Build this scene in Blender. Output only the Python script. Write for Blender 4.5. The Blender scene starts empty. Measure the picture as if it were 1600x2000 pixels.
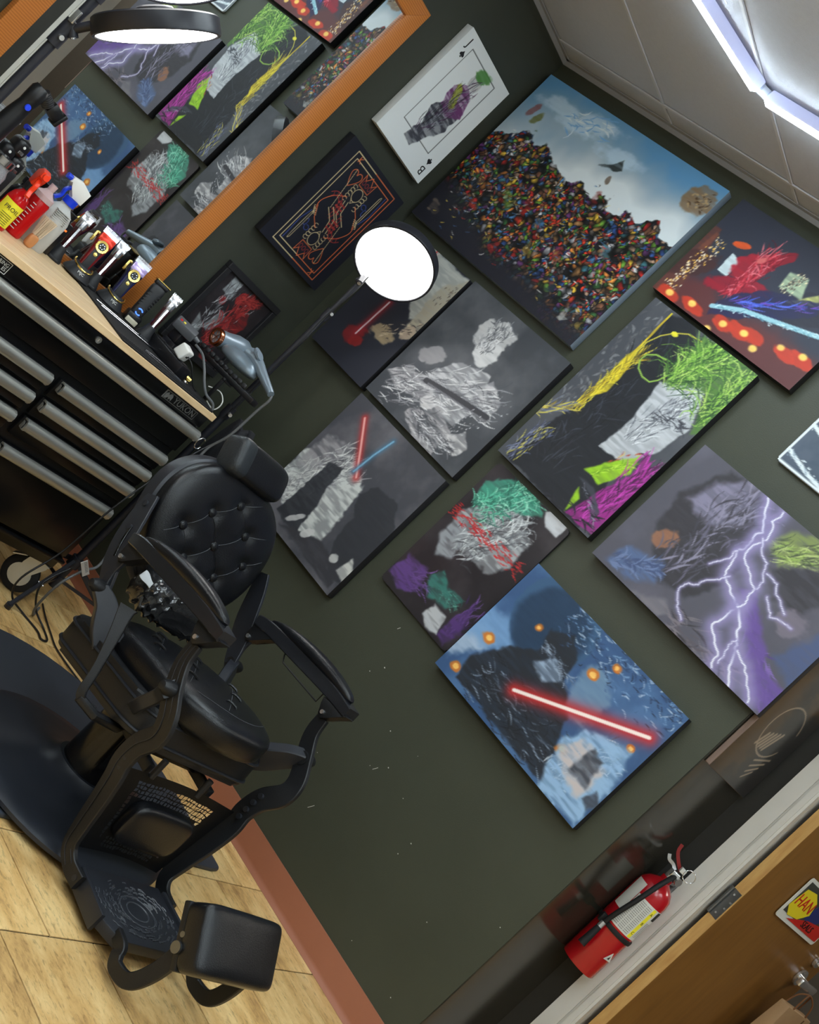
import bpy, bmesh, math, random
import numpy as np
from mathutils import Vector, Matrix, Euler
PI = math.pi
scene = bpy.context.scene
COL = scene.collection

# ------------------------------------------------------------------ camera
R = Matrix(((0.55258778, -0.6093757, 0.56860179), (0.42293531, -0.38283911, -0.82131598), (0.718173, 0.69433095, 0.04617429)))
cam_d = bpy.data.cameras.new('camera')
cam_d.sensor_fit = 'VERTICAL'; cam_d.sensor_height = 36.0; cam_d.sensor_width = 28.8
cam_d.lens = 2374.95 / 2000 * 36.0
cam_d.clip_start = 0.05
cam = bpy.data.objects.new('camera', cam_d); COL.objects.link(cam)
M4 = R.to_4x4(); M4.translation = Vector((3.32, -3.4, 1.333)); cam.matrix_world = M4
scene.camera = cam
# ------------------------------------------------------------------ world, exposure
w = bpy.data.worlds.new('world'); scene.world = w; w.use_nodes = True
w.node_tree.nodes['Background'].inputs[0].default_value = (0.75, 0.85, 1.0, 1); w.node_tree.nodes['Background'].inputs[1].default_value = 0.05
vs = scene.view_settings
scene.display_settings.display_device = 'sRGB'
vs.view_transform = 'Standard'; vs.look = 'None'; vs.gamma = 1.0; vs.use_curve_mapping = False
vs.exposure = 0.0
LED_STRENGTH = 84.0      # emission of the hexagon ceiling tubes
DISC_STRENGTH = 14.0     # emission of the round work lamps

# ------------------------------------------------------------------ helpers
def lin(c):
    return tuple(((v / 255) / 12.92 if v / 255 <= 0.04045 else ((v / 255 + 0.055) / 1.055) ** 2.4) for v in c)

MATS = {}
def mat(name, rgb, rough=0.5, metal=0.0, noise=0.0, nscale=20.0, bump=0.0, bscale=200.0, rgb2=None, emit=0.0, trans=0.0, coat=0.0, spec=0.5, stretch=None, alpha=1.0, objvar=0.0, ior=1.45, wave=None):
    if name in MATS: return MATS[name]
    m = bpy.data.materials.new(name); m.use_nodes = True; nt = m.node_tree; N = nt.nodes; L = nt.links
    b = N['Principled BSDF']
    c = lin(rgb)
    b.inputs['Base Color'].default_value = (*c, 1); b.inputs['Roughness'].default_value = rough; b.inputs['Metallic'].default_value = metal
    b.inputs['Specular IOR Level'].default_value = spec; b.inputs['IOR'].default_value = ior
    if coat: b.inputs['Coat Weight'].default_value = coat; b.inputs['Coat Roughness'].default_value = 0.15
    if trans: b.inputs['Transmission Weight'].default_value = trans
    if alpha < 1: b.inputs['Alpha'].default_value = alpha
    if emit: b.inputs['Emission Color'].default_value = (*c, 1); b.inputs['Emission Strength'].default_value = emit
    tc = None
    if noise or bump or rgb2 or wave:
        tc = N.new('ShaderNodeTexCoord'); mp = N.new('ShaderNodeMapping'); L.new(tc.outputs['Object'], mp.inputs[0])
        if stretch: mp.inputs['Scale'].default_value = stretch
        vec = mp.outputs[0]
    last = None
    if noise or rgb2 or wave:
        if wave:
            nz = N.new('ShaderNodeTexWave'); nz.inputs['Scale'].default_value = wave[0]; nz.inputs['Distortion'].default_value = wave[1]; nz.inputs['Detail'].default_value = 3
            nz.bands_direction = wave[2]; fac = nz.outputs['Fac']
        else:
            nz = N.new('ShaderNodeTexNoise'); nz.inputs['Scale'].default_value = nscale; nz.inputs['Detail'].default_value = 6; nz.inputs['Roughness'].default_value = 0.6
            fac = nz.outputs['Fac']
        L.new(vec, nz.inputs['Vector'])
        mr = N.new('ShaderNodeMapRange'); mr.inputs['From Min'].default_value = 0.3 if not wave else 0.0; mr.inputs['From Max'].default_value = 0.7 if not wave else 1.0
        L.new(fac, mr.inputs['Value'])
        mx = N.new('ShaderNodeMix'); mx.data_type = 'RGBA'
        L.new(mr.outputs[0], mx.inputs['Factor'])
        c2 = lin(rgb2) if rgb2 else tuple(max(0, v * (1 - noise)) for v in c)
        mx.inputs[6].default_value = (*c, 1); mx.inputs[7].default_value = (*c2, 1)
        last = mx.outputs[2]
    if objvar:
        oi = N.new('ShaderNodeObjectInfo'); mr2 = N.new('ShaderNodeMapRange'); mr2.inputs['To Min'].default_value = 1 - objvar; mr2.inputs['To Max'].default_value = 1 + objvar * 0.6
        L.new(oi.outputs['Random'], mr2.inputs['Value'])
        hs = N.new('ShaderNodeHueSaturation'); L.new(mr2.outputs[0], hs.inputs['Value'])
        if last: L.new(last, hs.inputs['Color'])
        else: hs.inputs['Color'].default_value = (*c, 1)
        last = hs.outputs[0]
    if last: L.new(last, b.inputs['Base Color'])
    if bump:
        nb = N.new('ShaderNodeTexNoise'); nb.inputs['Scale'].default_value = bscale; nb.inputs['Detail'].default_value = 3
        L.new(vec, nb.inputs['Vector'])
        bp = N.new('ShaderNodeBump'); bp.inputs['Strength'].default_value = bump; bp.inputs['Distance'].default_value = 0.002
        L.new(nb.outputs['Fac'], bp.inputs['Height']); L.new(bp.outputs[0], b.inputs['Normal'])
    MATS[name] = m
    return m

def emat(name, rgb, strength):
    if name in MATS: return MATS[name]
    m = bpy.data.materials.new(name); m.use_nodes = True; nt = m.node_tree
    nt.nodes.remove(nt.nodes['Principled BSDF'])
    e = nt.nodes.new('ShaderNodeEmission'); e.inputs[0].default_value = (*rgb, 1); e.inputs[1].default_value = strength
    nt.links.new(e.outputs[0], nt.nodes['Material Output'].inputs[0]); MATS[name] = m
    return m

def BM(): return bmesh.new()
def obj(name, bm, m, parent=None, sharp=35, loc=None, label=None, rot=None):
    me = bpy.data.meshes.new(name)
    bmesh.ops.recalc_face_normals(bm, faces=bm.faces)
    bm.to_mesh(me); bm.free()
    if sharp is not None:
        for p in me.polygons: p.use_smooth = True
        me.set_sharp_from_angle(angle=math.radians(sharp))
    me.materials.append(m)
    o = bpy.data.objects.new(name, me); COL.objects.link(o)
    if parent is not None: o.parent = parent
    if loc is not None: o.location = loc
    if rot is not None: o.rotation_euler = rot
    if label: o['label'] = label
    return o
def thing(name, label, cat, loc=(0, 0, 0), rotz=0.0, group=None, rot=None):
    o = bpy.data.objects.new(name, None); COL.objects.link(o); o.location = loc
    o.rotation_euler = rot if rot is not None else (0, 0, rotz)
    o.empty_display_size = 0.05
    o['label'] = label; o['category'] = cat
    if group: o['group'] = group
    return o
def tag(o, label, cat, group=None):
    o['label'] = label; o['category'] = cat
    if group: o['group'] = group
    return o
def struct(o): o['kind'] = 'structure'; return o
def stuff(o): o['kind'] = 'stuff'; return o
def dup(root, loc=None, label=None, rotz=None, group=None):
    r = root.copy(); COL.objects.link(r)
    if loc is not None: r.location = loc
    if rotz is not None: r.rotation_euler = (0, 0, rotz)
    if label: r['label'] = label
    if group: r['group'] = group
    for ch in list(root.children):
        c = ch.copy(); COL.objects.link(c); c.parent = r
        for g in list(ch.children):
            d = g.copy(); COL.objects.link(d); d.parent = c
    return r

def V(*a): return Vector(a)
def box(bm, c, s, bev=0.0, seg=2, M=None):
    r = bmesh.ops.create_cube(bm, size=1.0)
    vs_ = r['verts']
    for v in vs_: v.co = Vector((v.co.x * s[0], v.co.y * s[1], v.co.z * s[2]))
    if bev:
        ed = list({e for v in vs_ for e in v.link_edges})
        rr = bmesh.ops.bevel(bm, geom=ed, offset=bev, segments=seg, affect='EDGES', profile=0.5)
        vs_ = list({v for f in rr['faces'] for v in f.verts} | {v for v in vs_ if v.is_valid})
    T = Matrix.Translation(Vector(c)) @ (M.to_4x4() if M is not None else Matrix())
    for v in vs_: v.co = T @ v.co
    return vs_
def frame_from(d, up=None):
    d = Vector(d).normalized()
    u = Vector(up) if up is not None else (Vector((0, 0, 1)) if abs(d.z) < 0.95 else Vector((1, 0, 0)))
    x = u.cross(d).normalized(); y = d.cross(x)
    return x, y, d
def cyl(bm, p0, p1, r0, r1=None, n=20, cap=True):
    p0 = Vector(p0); p1 = Vector(p1); r1 = r0 if r1 is None else r1
    x, y, d = frame_from(p1 - p0)
    a = [bm.verts.new(p0 + (x * math.cos(2 * PI * i / n) + y * math.sin(2 * PI * i / n)) * r0) for i in range(n)]
    b = [bm.verts.new(p1 + (x * math.cos(2 * PI * i / n) + y * math.sin(2 * PI * i / n)) * r1) for i in range(n)]
    for i in range(n): bm.faces.new((a[i], a[(i + 1) % n], b[(i + 1) % n], b[i]))
    if cap: bm.faces.new(a[::-1]); bm.faces.new(b)
def catmull(pts, k=6):
    P = [Vector(p) for p in pts]; out = []
    for i in range(len(P) - 1):
        p0 = P[max(i - 1, 0)]; p1 = P[i]; p2 = P[i + 1]; p3 = P[min(i + 2, len(P) - 1)]
        for j in range(k):
            t = j / k
            out.append(0.5 * ((2 * p1) + (p2 - p0) * t + (2 * p0 - 5 * p1 + 4 * p2 - p3) * t * t + (3 * p1 - p0 - 3 * p2 + p3) * t ** 3))
    out.append(P[-1]); return out
def tube(bm, pts, r, n=8, closed=False, smooth=0):
    P = catmull(pts, smooth) if smooth else [Vector(p) for p in pts]
    rings = []; up = None; m = len(P)
    for i, p in enumerate(P):
        if closed: d = P[(i + 1) % m] - P[i - 1]
        else: d = (P[min(i + 1, m - 1)] - P[max(i - 1, 0)])
        d.normalize()
        if up is None:
            x, y, _ = frame_from(d)
        else:
            x = (up - d * up.dot(d)).normalized(); y = d.cross(x)
        up = x
        rr = r(i / (m - 1)) if callable(r) else r
        rings.append([bm.verts.new(p + (x * math.cos(2 * PI * j / n) + y * math.sin(2 * PI * j / n)) * rr) for j in range(n)])
    for i in range(m - 1 + (1 if closed else 0)):
        a = rings[i]; b = rings[(i + 1) % m]
        for j in range(n): bm.faces.new((a[j], a[(j + 1) % n], b[(j + 1) % n], b[j]))
    if not closed:
        bm.faces.new(rings[0][::-1]); bm.faces.new(rings[-1])
def bar(bm, pts, width, thick, side, smooth=5):
    """flat bar swept along pts; thickness along the vector side, width across it"""
    P = catmull(pts, smooth) if smooth else [Vector(p) for p in pts]
    side = Vector(side).normalized(); rings = []; m = len(P)
    for i, p in enumerate(P):
        d = (P[min(i + 1, m - 1)] - P[max(i - 1, 0)]).normalized()
        wv = side.cross(d).normalized()
        ww = (width(i / (m - 1)) if callable(width) else width) / 2; t = thick / 2; c = min(0.3 * t, 0.003)
        off = [(-ww, -t + c), (-ww + c, -t), (ww - c, -t), (ww, -t + c), (ww, t - c), (ww - c, t), (-ww + c, t), (-ww, t - c)]
        rings.append([bm.verts.new(p + wv * a + side * b) for a, b in off])
    for i in range(m - 1):
        a = rings[i]; b = rings[i + 1]
        for j in range(8): bm.faces.new((a[j], a[(j + 1) % 8], b[(j + 1) % 8], b[j]))
    bm.faces.new(rings[0][::-1]); bm.faces.new(rings[-1])
def lathe(bm, prof, n=32, M=None, closed_top=True):
    M = M or Matrix()
    rings = []
    for r, z in prof:
        if r < 1e-6: rings.append([bm.verts.new(M @ Vector((0, 0, z)))])
        else: rings.append([bm.verts.new(M @ Vector((r * math.cos(2 * PI * i / n), r * math.sin(2 * PI * i / n), z))) for i in range(n)])
    for a, b in zip(rings, rings[1:]):
        for i in range(n):
            j = (i + 1) % n
            if len(a) == 1 and len(b) == 1: continue
            if len(a) == 1: bm.faces.new((a[0], b[j], b[i]))
            elif len(b) == 1: bm.faces.new((a[i], a[j], b[0]))
            else: bm.faces.new((a[i], a[j], b[j], b[i]))
    if len(rings[0]) > 1 and closed_top: bm.faces.new(rings[0][::-1])
    if len(rings[-1]) > 1 and closed_top: bm.faces.new(rings[-1])
def axisM(p, d, up=None):
    x, y, z = frame_from(d, up)
    m = Matrix((x, y, z)).transposed().to_4x4(); m.translation = Vector(p); return m
def superq(bm, c, h, e1=0.5, e2=0.5, nu=32, nv=20, M=None, fn=None):
    """super-ellipsoid cushion; e<1 boxier"""
    def sp(a, e): return math.copysign(abs(a) ** e, a)
    M = M or Matrix(); c = Vector(c); rows = []
    for i in range(nv + 1):
        ph = -PI / 2 + PI * i / nv
        row = []
        for j in range(nu):
            th = 2 * PI * j / nu
            p = Vector((h[0] * sp(math.cos(ph), e1) * sp(math.cos(th), e2), h[1] * sp(math.cos(ph), e1) * sp(math.sin(th), e2), h[2] * sp(math.sin(ph), e1)))
            if fn: p = fn(p)
            if i in (0, nv):
                if j == 0: row = [bm.verts.new(M @ (p + c))]
            else: row.append(bm.verts.new(M @ (p + c)))
        rows.append(row)
    for a, b in zip(rows, rows[1:]):
        for j in range(nu):
            k = (j + 1) % nu
            if len(a) == 1: bm.faces.new((a[0], b[k], b[j]))
            elif len(b) == 1: bm.faces.new((a[j], a[k], b[0]))
            else: bm.faces.new((a[j], a[k], b[k], b[j]))
def prism(bm, poly, depth, M=None, bev=0.0):
    """polygon in local XY extruded along +Z"""
    M = M or Matrix()
    a = [bm.verts.new(M @ Vector((p[0], p[1], 0))) for p in poly]
    b = [bm.verts.new(M @ Vector((p[0], p[1], depth))) for p in poly]
    n = len(poly)
    f1 = bm.faces.new(a[::-1]); f2 = bm.faces.new(b)
    for i in range(n): bm.faces.new((a[i], a[(i + 1) % n], b[(i + 1) % n], b[i]))
    if bev:
        bmesh.ops.bevel(bm, geom=list({e for f in (f1, f2) for e in f.edges}), offset=bev, segments=2, affect='EDGES', profile=0.5)
def rrect(w_, h_, r, n=5):
    pts = []
    for cx, cy, a0 in ((w_ / 2 - r, h_ / 2 - r, 0), (-w_ / 2 + r, h_ / 2 - r, 90), (-w_ / 2 + r, -h_ / 2 + r, 180), (w_ / 2 - r, -h_ / 2 + r, 270)):
        for i in range(n + 1):
            a = math.radians(a0 + 90 * i / n); pts.append((cx + r * math.cos(a), cy + r * math.sin(a)))
    return pts
def text(name, s, size, m, parent, loc, rot, extrude=0.0008, align='CENTER', label=None, sx=1.0):
    cu = bpy.data.curves.new(name, 'FONT'); cu.body = s; cu.size = size; cu.extrude = extrude; cu.align_x = align; cu.align_y = 'CENTER'; cu.resolution_u = 3
    cu.space_line = 0.85
    t = bpy.data.objects.new(name, cu); COL.objects.link(t)
    bpy.context.view_layer.update()
    me = bpy.data.meshes.new_from_object(t.evaluated_get(bpy.context.evaluated_depsgraph_get()))
    bpy.data.objects.remove(t); bpy.data.curves.remove(cu)
    o = bpy.data.objects.new(name, me); COL.objects.link(o); me.materials.clear(); me.materials.append(m)
    o.parent = parent; o.location = loc; o.rotation_euler = rot; o.scale = (sx, 1, 1)
    if label: o['label'] = label
    return o
ROT_X = (PI / 2, 0, 0)              # text reading on a face that looks along local -Y
ROT_RX = (PI / 2, 0, PI / 2)        # text on a face that looks along +X
# ------------------------------------------------------------------ materials of the shell
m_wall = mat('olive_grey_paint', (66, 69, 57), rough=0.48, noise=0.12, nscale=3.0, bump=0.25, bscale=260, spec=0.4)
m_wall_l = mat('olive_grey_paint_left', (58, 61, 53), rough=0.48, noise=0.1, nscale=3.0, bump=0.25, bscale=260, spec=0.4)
m_return = mat('glossy_olive_paint', (46, 44, 38), rough=0.16, noise=0.1, nscale=3.0, spec=0.5)
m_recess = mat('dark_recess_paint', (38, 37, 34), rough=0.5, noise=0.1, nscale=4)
m_room = mat('pale_grey_room_paint', (176, 174, 168), rough=0.7, noise=0.04)
m_far = mat('far_room_paint', (120, 114, 106), rough=0.7, noise=0.05)
m_cove = mat('terracotta_cove_base', (160, 100, 74), rough=0.45, noise=0.06, nscale=6)
m_ceil = mat('white_ceiling_panel', (188, 192, 202), rough=0.8, noise=0.05, nscale=60, bump=0.5, bscale=400)
m_tee = mat('white_ceiling_grid', (196, 198, 206), rough=0.5)
m_angle = mat('grey_wall_angle', (150, 150, 152), rough=0.5)
m_white = mat('white_painted_trim', (205, 202, 196), rough=0.4, noise=0.03)
m_joint = mat('dark_floor_joint', (36, 25, 16), rough=0.8)

def floor_mat():
    m = bpy.data.materials.new('tan_stone_tile'); m.use_nodes = True; nt = m.node_tree; N = nt.nodes; L = nt.links; b = N['Principled BSDF']
    g = N.new('ShaderNodeNewGeometry'); oi = N.new('ShaderNodeObjectInfo')
    ad = N.new('ShaderNodeVectorMath'); ad.operation = 'ADD'; cm = N.new('ShaderNodeVectorMath'); cm.operation = 'SCALE'; cm.inputs[0].default_value = (3.1, 7.7, 5.3)
    L.new(oi.outputs['Random'], cm.inputs['Scale']); L.new(g.outputs['Position'], ad.inputs[0]); L.new(cm.outputs[0], ad.inputs[1])
    st = N.new('ShaderNodeMapping'); st.inputs['Scale'].default_value = (0.55, 1.3, 1); L.new(ad.outputs[0], st.inputs[0])
    n1 = N.new('ShaderNodeTexNoise'); n1.inputs['Scale'].default_value = 9; n1.inputs['Detail'].default_value = 8; n1.inputs['Roughness'].default_value = 0.68; L.new(st.outputs[0], n1.inputs['Vector'])
    n2 = N.new('ShaderNodeTexNoise'); n2.inputs['Scale'].default_value = 70; n2.inputs['Detail'].default_value = 5; n2.inputs['Roughness'].default_value = 0.7; L.new(st.outputs[0], n2.inputs['Vector'])
    cr = N.new('ShaderNodeValToRGB'); L.new(n1.outputs['Fac'], cr.inputs[0]); e = cr.color_ramp.elements
    e[0].position = 0.30; e[0].color = (*lin((152, 112, 66)), 1); e[1].position = 0.66; e[1].color = (*lin((236, 202, 142)), 1)
    x = e.new(0.46); x.color = (*lin((212, 170, 108)), 1)
    cr2 = N.new('ShaderNodeValToRGB'); L.new(n2.outputs['Fac'], cr2.inputs[0]); f = cr2.color_ramp.elements
    f[0].position = 0.33; f[0].color = (0.42, 0.40, 0.36, 1); f[1].position = 0.47; f[1].color = (1, 1, 1, 1)
    mx = N.new('ShaderNodeMix'); mx.data_type = 'RGBA'; mx.blend_type = 'MULTIPLY'; mx.inputs['Factor'].default_value = 0.7
    L.new(cr.outputs[0], mx.inputs[6]); L.new(cr2.outputs[0], mx.inputs[7])
    hs = N.new('ShaderNodeHueSaturation'); mr = N.new('ShaderNodeMapRange'); mr.inputs['To Min'].default_value = 0.88; mr.inputs['To Max'].default_value = 1.08
    L.new(oi.outputs['Random'], mr.inputs['Value']); L.new(mr.outputs[0], hs.inputs['Value']); L.new(mx.outputs[2], hs.inputs['Color'])
    L.new(hs.outputs[0], b.inputs['Base Color']); b.inputs['Roughness'].default_value = 0.42
    bp = N.new('ShaderNodeBump'); bp.inputs['Strength'].default_value = 0.25; bp.inputs['Distance'].default_value = 0.001; L.new(n2.outputs['Fac'], bp.inputs['Height']); L.new(bp.outputs[0], b.inputs['Normal'])
    return m
m_tile = floor_mat()

# ------------------------------------------------------------------ the setting
H = 2.745; XL = -0.03; XR = 5.2; YF = -5.2; XE = 2.26; RD = 0.40
def wallbox(name, lo, hi, m):
    bm = BM(); box(bm, [(a + b) / 2 for a, b in zip(lo, hi)], [b - a for a, b in zip(lo, hi)]); return struct(obj(name, bm, m, sharp=None))
floor = wallbox('floor', (XL - 0.1, YF - 0.1, -0.06), (XR + 0.1, 3.2, -0.004), m_joint)
bm = BM(); box(bm, (0, 0, -0.002), (0.3118, 0.3028, 0.004), bev=0.0008, seg=1)
tile0 = obj('tile', bm, m_tile, floor, sharp=None); tile_mesh = tile0.data; first = True
rest = BM()
def lay(x, y):
    global first
    o = tile0 if first else bpy.data.objects.new('tile', tile_mesh)
    if not first: COL.objects.link(o); o.parent = floor
    first = False; o.location = (x, y, 0)
for k in range(-6, 12):
    x = 1.622 + 0.316 * k + 0.158
    off = -0.27 if k % 2 == 0 else -0.1235
    for j in range(-11, 18):
        y = off - 0.307 * j - 0.1535
        if not (XL - 0.1 < x < XR + 0.1 and YF < y < 3.1): continue
        if x < 3.0 and -2.6 < y < 0.2: lay(x, y)
        else: box(rest, (x, y, -0.002), (0.3118, 0.3028, 0.004))
stuff(obj('distant_tiles', rest, m_tile, floor, sharp=None))

bm = BM(); prism(bm, [(XL - 0.12, 0), (XE, 0), (XE + 0.036, RD + 0.12), (XL - 0.12, RD + 0.12)], H + 0.1)
wall_back = struct(obj('wall_back', bm, m_wall, sharp=None))
bm = BM(); prism(bm, [(XE + 0.0005, 0.001), (XE + 0.004, 0.001), (XE + 0.039, RD), (XE + 0.0355, RD)], H)
wall_return = struct(obj('wall_return', bm, m_return, sharp=None))
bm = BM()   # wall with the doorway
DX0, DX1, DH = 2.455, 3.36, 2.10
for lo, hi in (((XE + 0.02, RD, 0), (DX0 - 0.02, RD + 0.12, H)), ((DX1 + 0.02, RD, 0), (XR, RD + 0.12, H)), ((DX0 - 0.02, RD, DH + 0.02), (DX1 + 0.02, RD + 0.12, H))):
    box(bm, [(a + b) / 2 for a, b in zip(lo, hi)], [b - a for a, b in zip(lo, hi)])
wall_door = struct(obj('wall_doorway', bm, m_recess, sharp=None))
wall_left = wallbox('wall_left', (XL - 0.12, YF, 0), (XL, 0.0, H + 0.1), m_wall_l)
wallbox('wall_right', (XR, YF, 0), (XR + 0.1, RD, H + 0.1), m_room)
wallbox('wall_front', (XL, YF - 0.1, 0), (XR, YF, H + 0.1), m_room)
wallbox('wall_far', (1.9, 2.9, 0), (5.4, 3.0, H), m_far)
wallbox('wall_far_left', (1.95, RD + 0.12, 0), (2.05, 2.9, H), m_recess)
wallbox('wall_far_right', (4.4, RD + 0.12, 0), (4.5, 2.9, H), m_far)

# rubber cove base along the wall
def cove(name, p0, p1, nrm):
    p0 = Vector(p0); p1 = Vector(p1); n = Vector(nrm)
    prof = [(0.0005, 0.1), (0.004, 0.1), (0.005, 0.097), (0.005, 0.022), (0.008, 0.010), (0.016, 0.003), (0.017, 0.0006), (0.0005, 0.0006)]
    bm = BM(); a = [bm.verts.new(p0 + n * u + Vector((0, 0, z))) for u, z in prof]; b = [bm.verts.new(p1 + n * u + Vector((0, 0, z))) for u, z in prof]
    for i in range(len(prof)): bm.faces.new((a[i], a[(i + 1) % 8], b[(i + 1) % 8], b[i]))
    bm.faces.new(a); bm.faces.new(b[::-1])
    return struct(obj(name, bm, m_cove, sharp=50))
cove('baseboard_back', (XL, 0, 0), (XE + 0.004, 0, 0), (0, -1, 0))
cove('baseboard_left', (XL, YF, 0), (XL, -0.02, 0), (1, 0, 0))

# ceiling: lay-in panels on a white grid
ceiling = wallbox('ceiling', (XL - 0.1, YF - 0.1, H + 0.02), (XR + 0.1, 3.2, H + 0.12), m_ceil)
gx = [XL, 0.56, 1.165, 1.775, 2.385, 2.995, 3.605, 4.215, 4.825, XR]; gy = [YF, -3.78, -2.56, -1.34, -0.12, RD]
for i in range(len(gx) - 1):
    for j in range(len(gy) - 1):
        y1 = gy[j + 1]
        bm = BM(); sx = gx[i + 1] - gx[i] - 0.016; sy = y1 - gy[j] - 0.016
        box(bm, (0, 0, 0), (sx, sy, 0.012), bev=0.0015, seg=1)
        o = obj('ceiling_panel', bm, m_ceil, ceiling, sharp=None); o.location = ((gx[i] + gx[i + 1]) / 2, (gy[j] + y1) / 2, H + 0.008)
for g in gx[1:-1]:
    bm = BM(); box(bm, (g, (YF + RD) / 2, H + 0.0005), (0.014, RD - YF, 0.006), bev=0.001, seg=1); obj('grid_tee', bm, m_tee, ceiling, sharp=None)
for g in gy[1:-1]:
    bm = BM(); box(bm, ((XL + XR) / 2, g, H - 0.0005), (XR - XL, 0.014, 0.006), bev=0.001, seg=1); obj('grid_tee', bm, m_tee, ceiling, sharp=None)
def wall_angle(name, lo1, hi1, lo2, hi2):
    bm = BM()
    for lo, hi in ((lo1, hi1), (lo2, hi2)): box(bm, [(a + b) / 2 for a, b in zip(lo, hi)], [b - a for a, b in zip(lo, hi)])
    return struct(obj(name, bm, m_angle, sharp=None))
wall_angle('trim_1', (XL, -0.022, H - 0.004), (XE, -0.0005, H), (XL, -0.004, H - 0.022), (XE, -0.0005, H))
wall_angle('trim_2', (XL + 0.0005, YF, H - 0.004), (XL + 0.022, 0, H), (XL + 0.0005, YF, H - 0.022), (XL + 0.004, 0, H))

# door casing: stepped white trim around the opening
def casing(name, x0, x1, z0, z1, steps, horiz=False):
    bm = BM()
    for a, b, d in steps:
        if horiz: lo, hi = (x0, RD - d, z0 + a * (z1 - z0)), (x1, RD + 0.02, z0 + b * (z1 - z0))
        else: lo, hi = (x0 + a * (x1 - x0), RD - d, z0), (x0 + b * (x1 - x0), RD + 0.02, z1)
        box(bm, [(p + q) / 2 for p, q in zip(lo, hi)], [q - p for p, q in zip(lo, hi)])
    return struct(obj(name, bm, m_white, sharp=None))
ST = [(0, 0.60, 0.014), (0.60, 0.70, 0.007), (0.70, 0.90, 0.016), (0.90, 1.0, 0.010)]
casing('trim_3', 2.369, 2.456, 0, DH + 0.08, ST)
casing('trim_4', DX1 - 0.005, DX1 + 0.085, 0, DH + 0.08, [(1 - b, 1 - a, d) for a, b, d in ST][::-1])
casing('trim_5', 2.456, DX1 - 0.005, DH - 0.005, DH + 0.08, [(1 - b, 1 - a, d) for a, b, d in ST][::-1], True)
bm = BM(); box(bm, (2.4495, RD + 0.075, DH / 2), (0.012, 0.10, DH)); box(bm, (DX1 + 0.007, RD + 0.07, DH / 2), (0.015, 0.12, DH)); struct(obj('trim_6', bm, m_white, sharp=None))

# ------------------------------------------------------------------ hexagon ceiling lamps (linked LED tubes)
m_led = emat('led_tube_glow', (0.82, 0.95, 1.0), LED_STRENGTH)
m_ledside = mat('lilac_diffuser', (190, 196, 235), rough=0.4, emit=0.22)
m_clip = mat('clear_connector', (214, 226, 240), rough=0.15, spec=0.6)
def hexagon(cx, cy, label, rotd=3.0, s=0.45):
    t = thing('hexagon_ceiling_light', label, 'ceiling light', (cx, cy, H), 0, 'hexagon lights on the ceiling')
    for k in range(6):
        a0 = math.radians(rotd + 120 - 60 + 60 * k + 60); a1 = a0 + PI / 3
        p0 = V(s * math.cos(a0), s * math.sin(a0), 0); p1 = V(s * math.cos(a1), s * math.sin(a1), 0)
        d = (p1 - p0); L_ = d.length - 0.05; mid = (p0 + p1) / 2; ang = math.atan2(d.y, d.x)
        Mz = Matrix.Rotation(ang, 3, 'Z')
        bm = BM(); box(bm, (0, 0, 0), (L_, 0.034, 0.038), bev=0.006, seg=2, M=None)
        h = obj('light_tube', bm, m_ledside, t, loc=(mid.x, mid.y, -0.022), rot=(0, 0, ang))
        bm = BM(); box(bm, (0, 0, 0), (L_ - 0.004, 0.030, 0.005), bev=0.002, seg=2); obj('diffuser', bm, m_led, h, loc=(0, 0, -0.020))
        bm = BM(); box(bm, (0, 0, 0), (0.018, 0.040, 0.030), bev=0.004); box(bm, (0.012, 0, 0), (0.012, 0.022, 0.02), bev=0.003)
        obj('connector', bm, m_clip, t, loc=(p0.x, p0.y, -0.018), rot=(0, 0, ang - PI / 6 + PI / 2))
    return t
hexagon(1.43, -0.967, 'hexagon of glowing white LED tubes on the ceiling near the back wall')
for hx, hy, lb_ in ((1.43, -2.75, 'hexagon of LED tubes over the middle of the floor in front of the mirror wall'), (3.15, -1.4, 'hexagon of LED tubes over the floor before the doorway'), (3.15, -3.2, 'hexagon of LED tubes above the photographer'), (4.55, -2.3, 'hexagon of LED tubes near the middle of the right wall'), (1.43, -4.4, 'hexagon of LED tubes in the front left corner of the ceiling'), (3.15, -4.6, 'hexagon of LED tubes at the front of the ceiling'), (4.5, -0.6, 'hexagon of LED tubes in the back right corner of the ceiling')):
    hexagon(hx, hy, lb_)

# ------------------------------------------------------------------ the open door and what hangs on it
m_door = mat('brown_door_veneer', (134, 94, 44), rough=0.38, noise=0.18, nscale=4, stretch=(6, 6, 0.7), rgb2=(112, 76, 34))
m_dooredge = mat('light_door_edge', (206, 166, 104), rough=0.45, noise=0.2, nscale=6, stretch=(8, 8, 1.2), rgb2=(180, 134, 76))
m_steel = mat('dull_grey_steel', (120, 122, 124), rough=0.35, metal=0.9, noise=0.1)
m_chrome = mat('bright_chrome', (222, 222, 224), rough=0.22, metal=0.85)
PHI = math.radians(77)
door = struct(thing('door_1', 'brown wooden door standing open into the room beyond', 'door', (2.508, RD + 0.035, 0), PHI)); del door['category']; del door['label']
bm = BM(); box(bm, (0.40, 0.0195, 1.05), (0.80, 0.036, 2.08)); leaf = obj('door_leaf', bm, m_door, door, sharp=None)
bm = BM(); box(bm, (-0.0005, 0.0195, 1.05), (0.004, 0.0365, 2.08)); obj('edge_strip', bm, m_dooredge, door, sharp=None, label='light bare wood edge of the door')
bm = BM(); box(bm, (-0.003, 0.0195, 1.03), (0.002, 0.031, 0.108), bev=0.0004, seg=1)
cyl(bm, (-0.006, 0.0385, 0.976), (-0.006, 0.0385, 1.084), 0.0065, n=10)
hinge = obj('hinge', bm, m_steel, door)
bm = BM()
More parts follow.
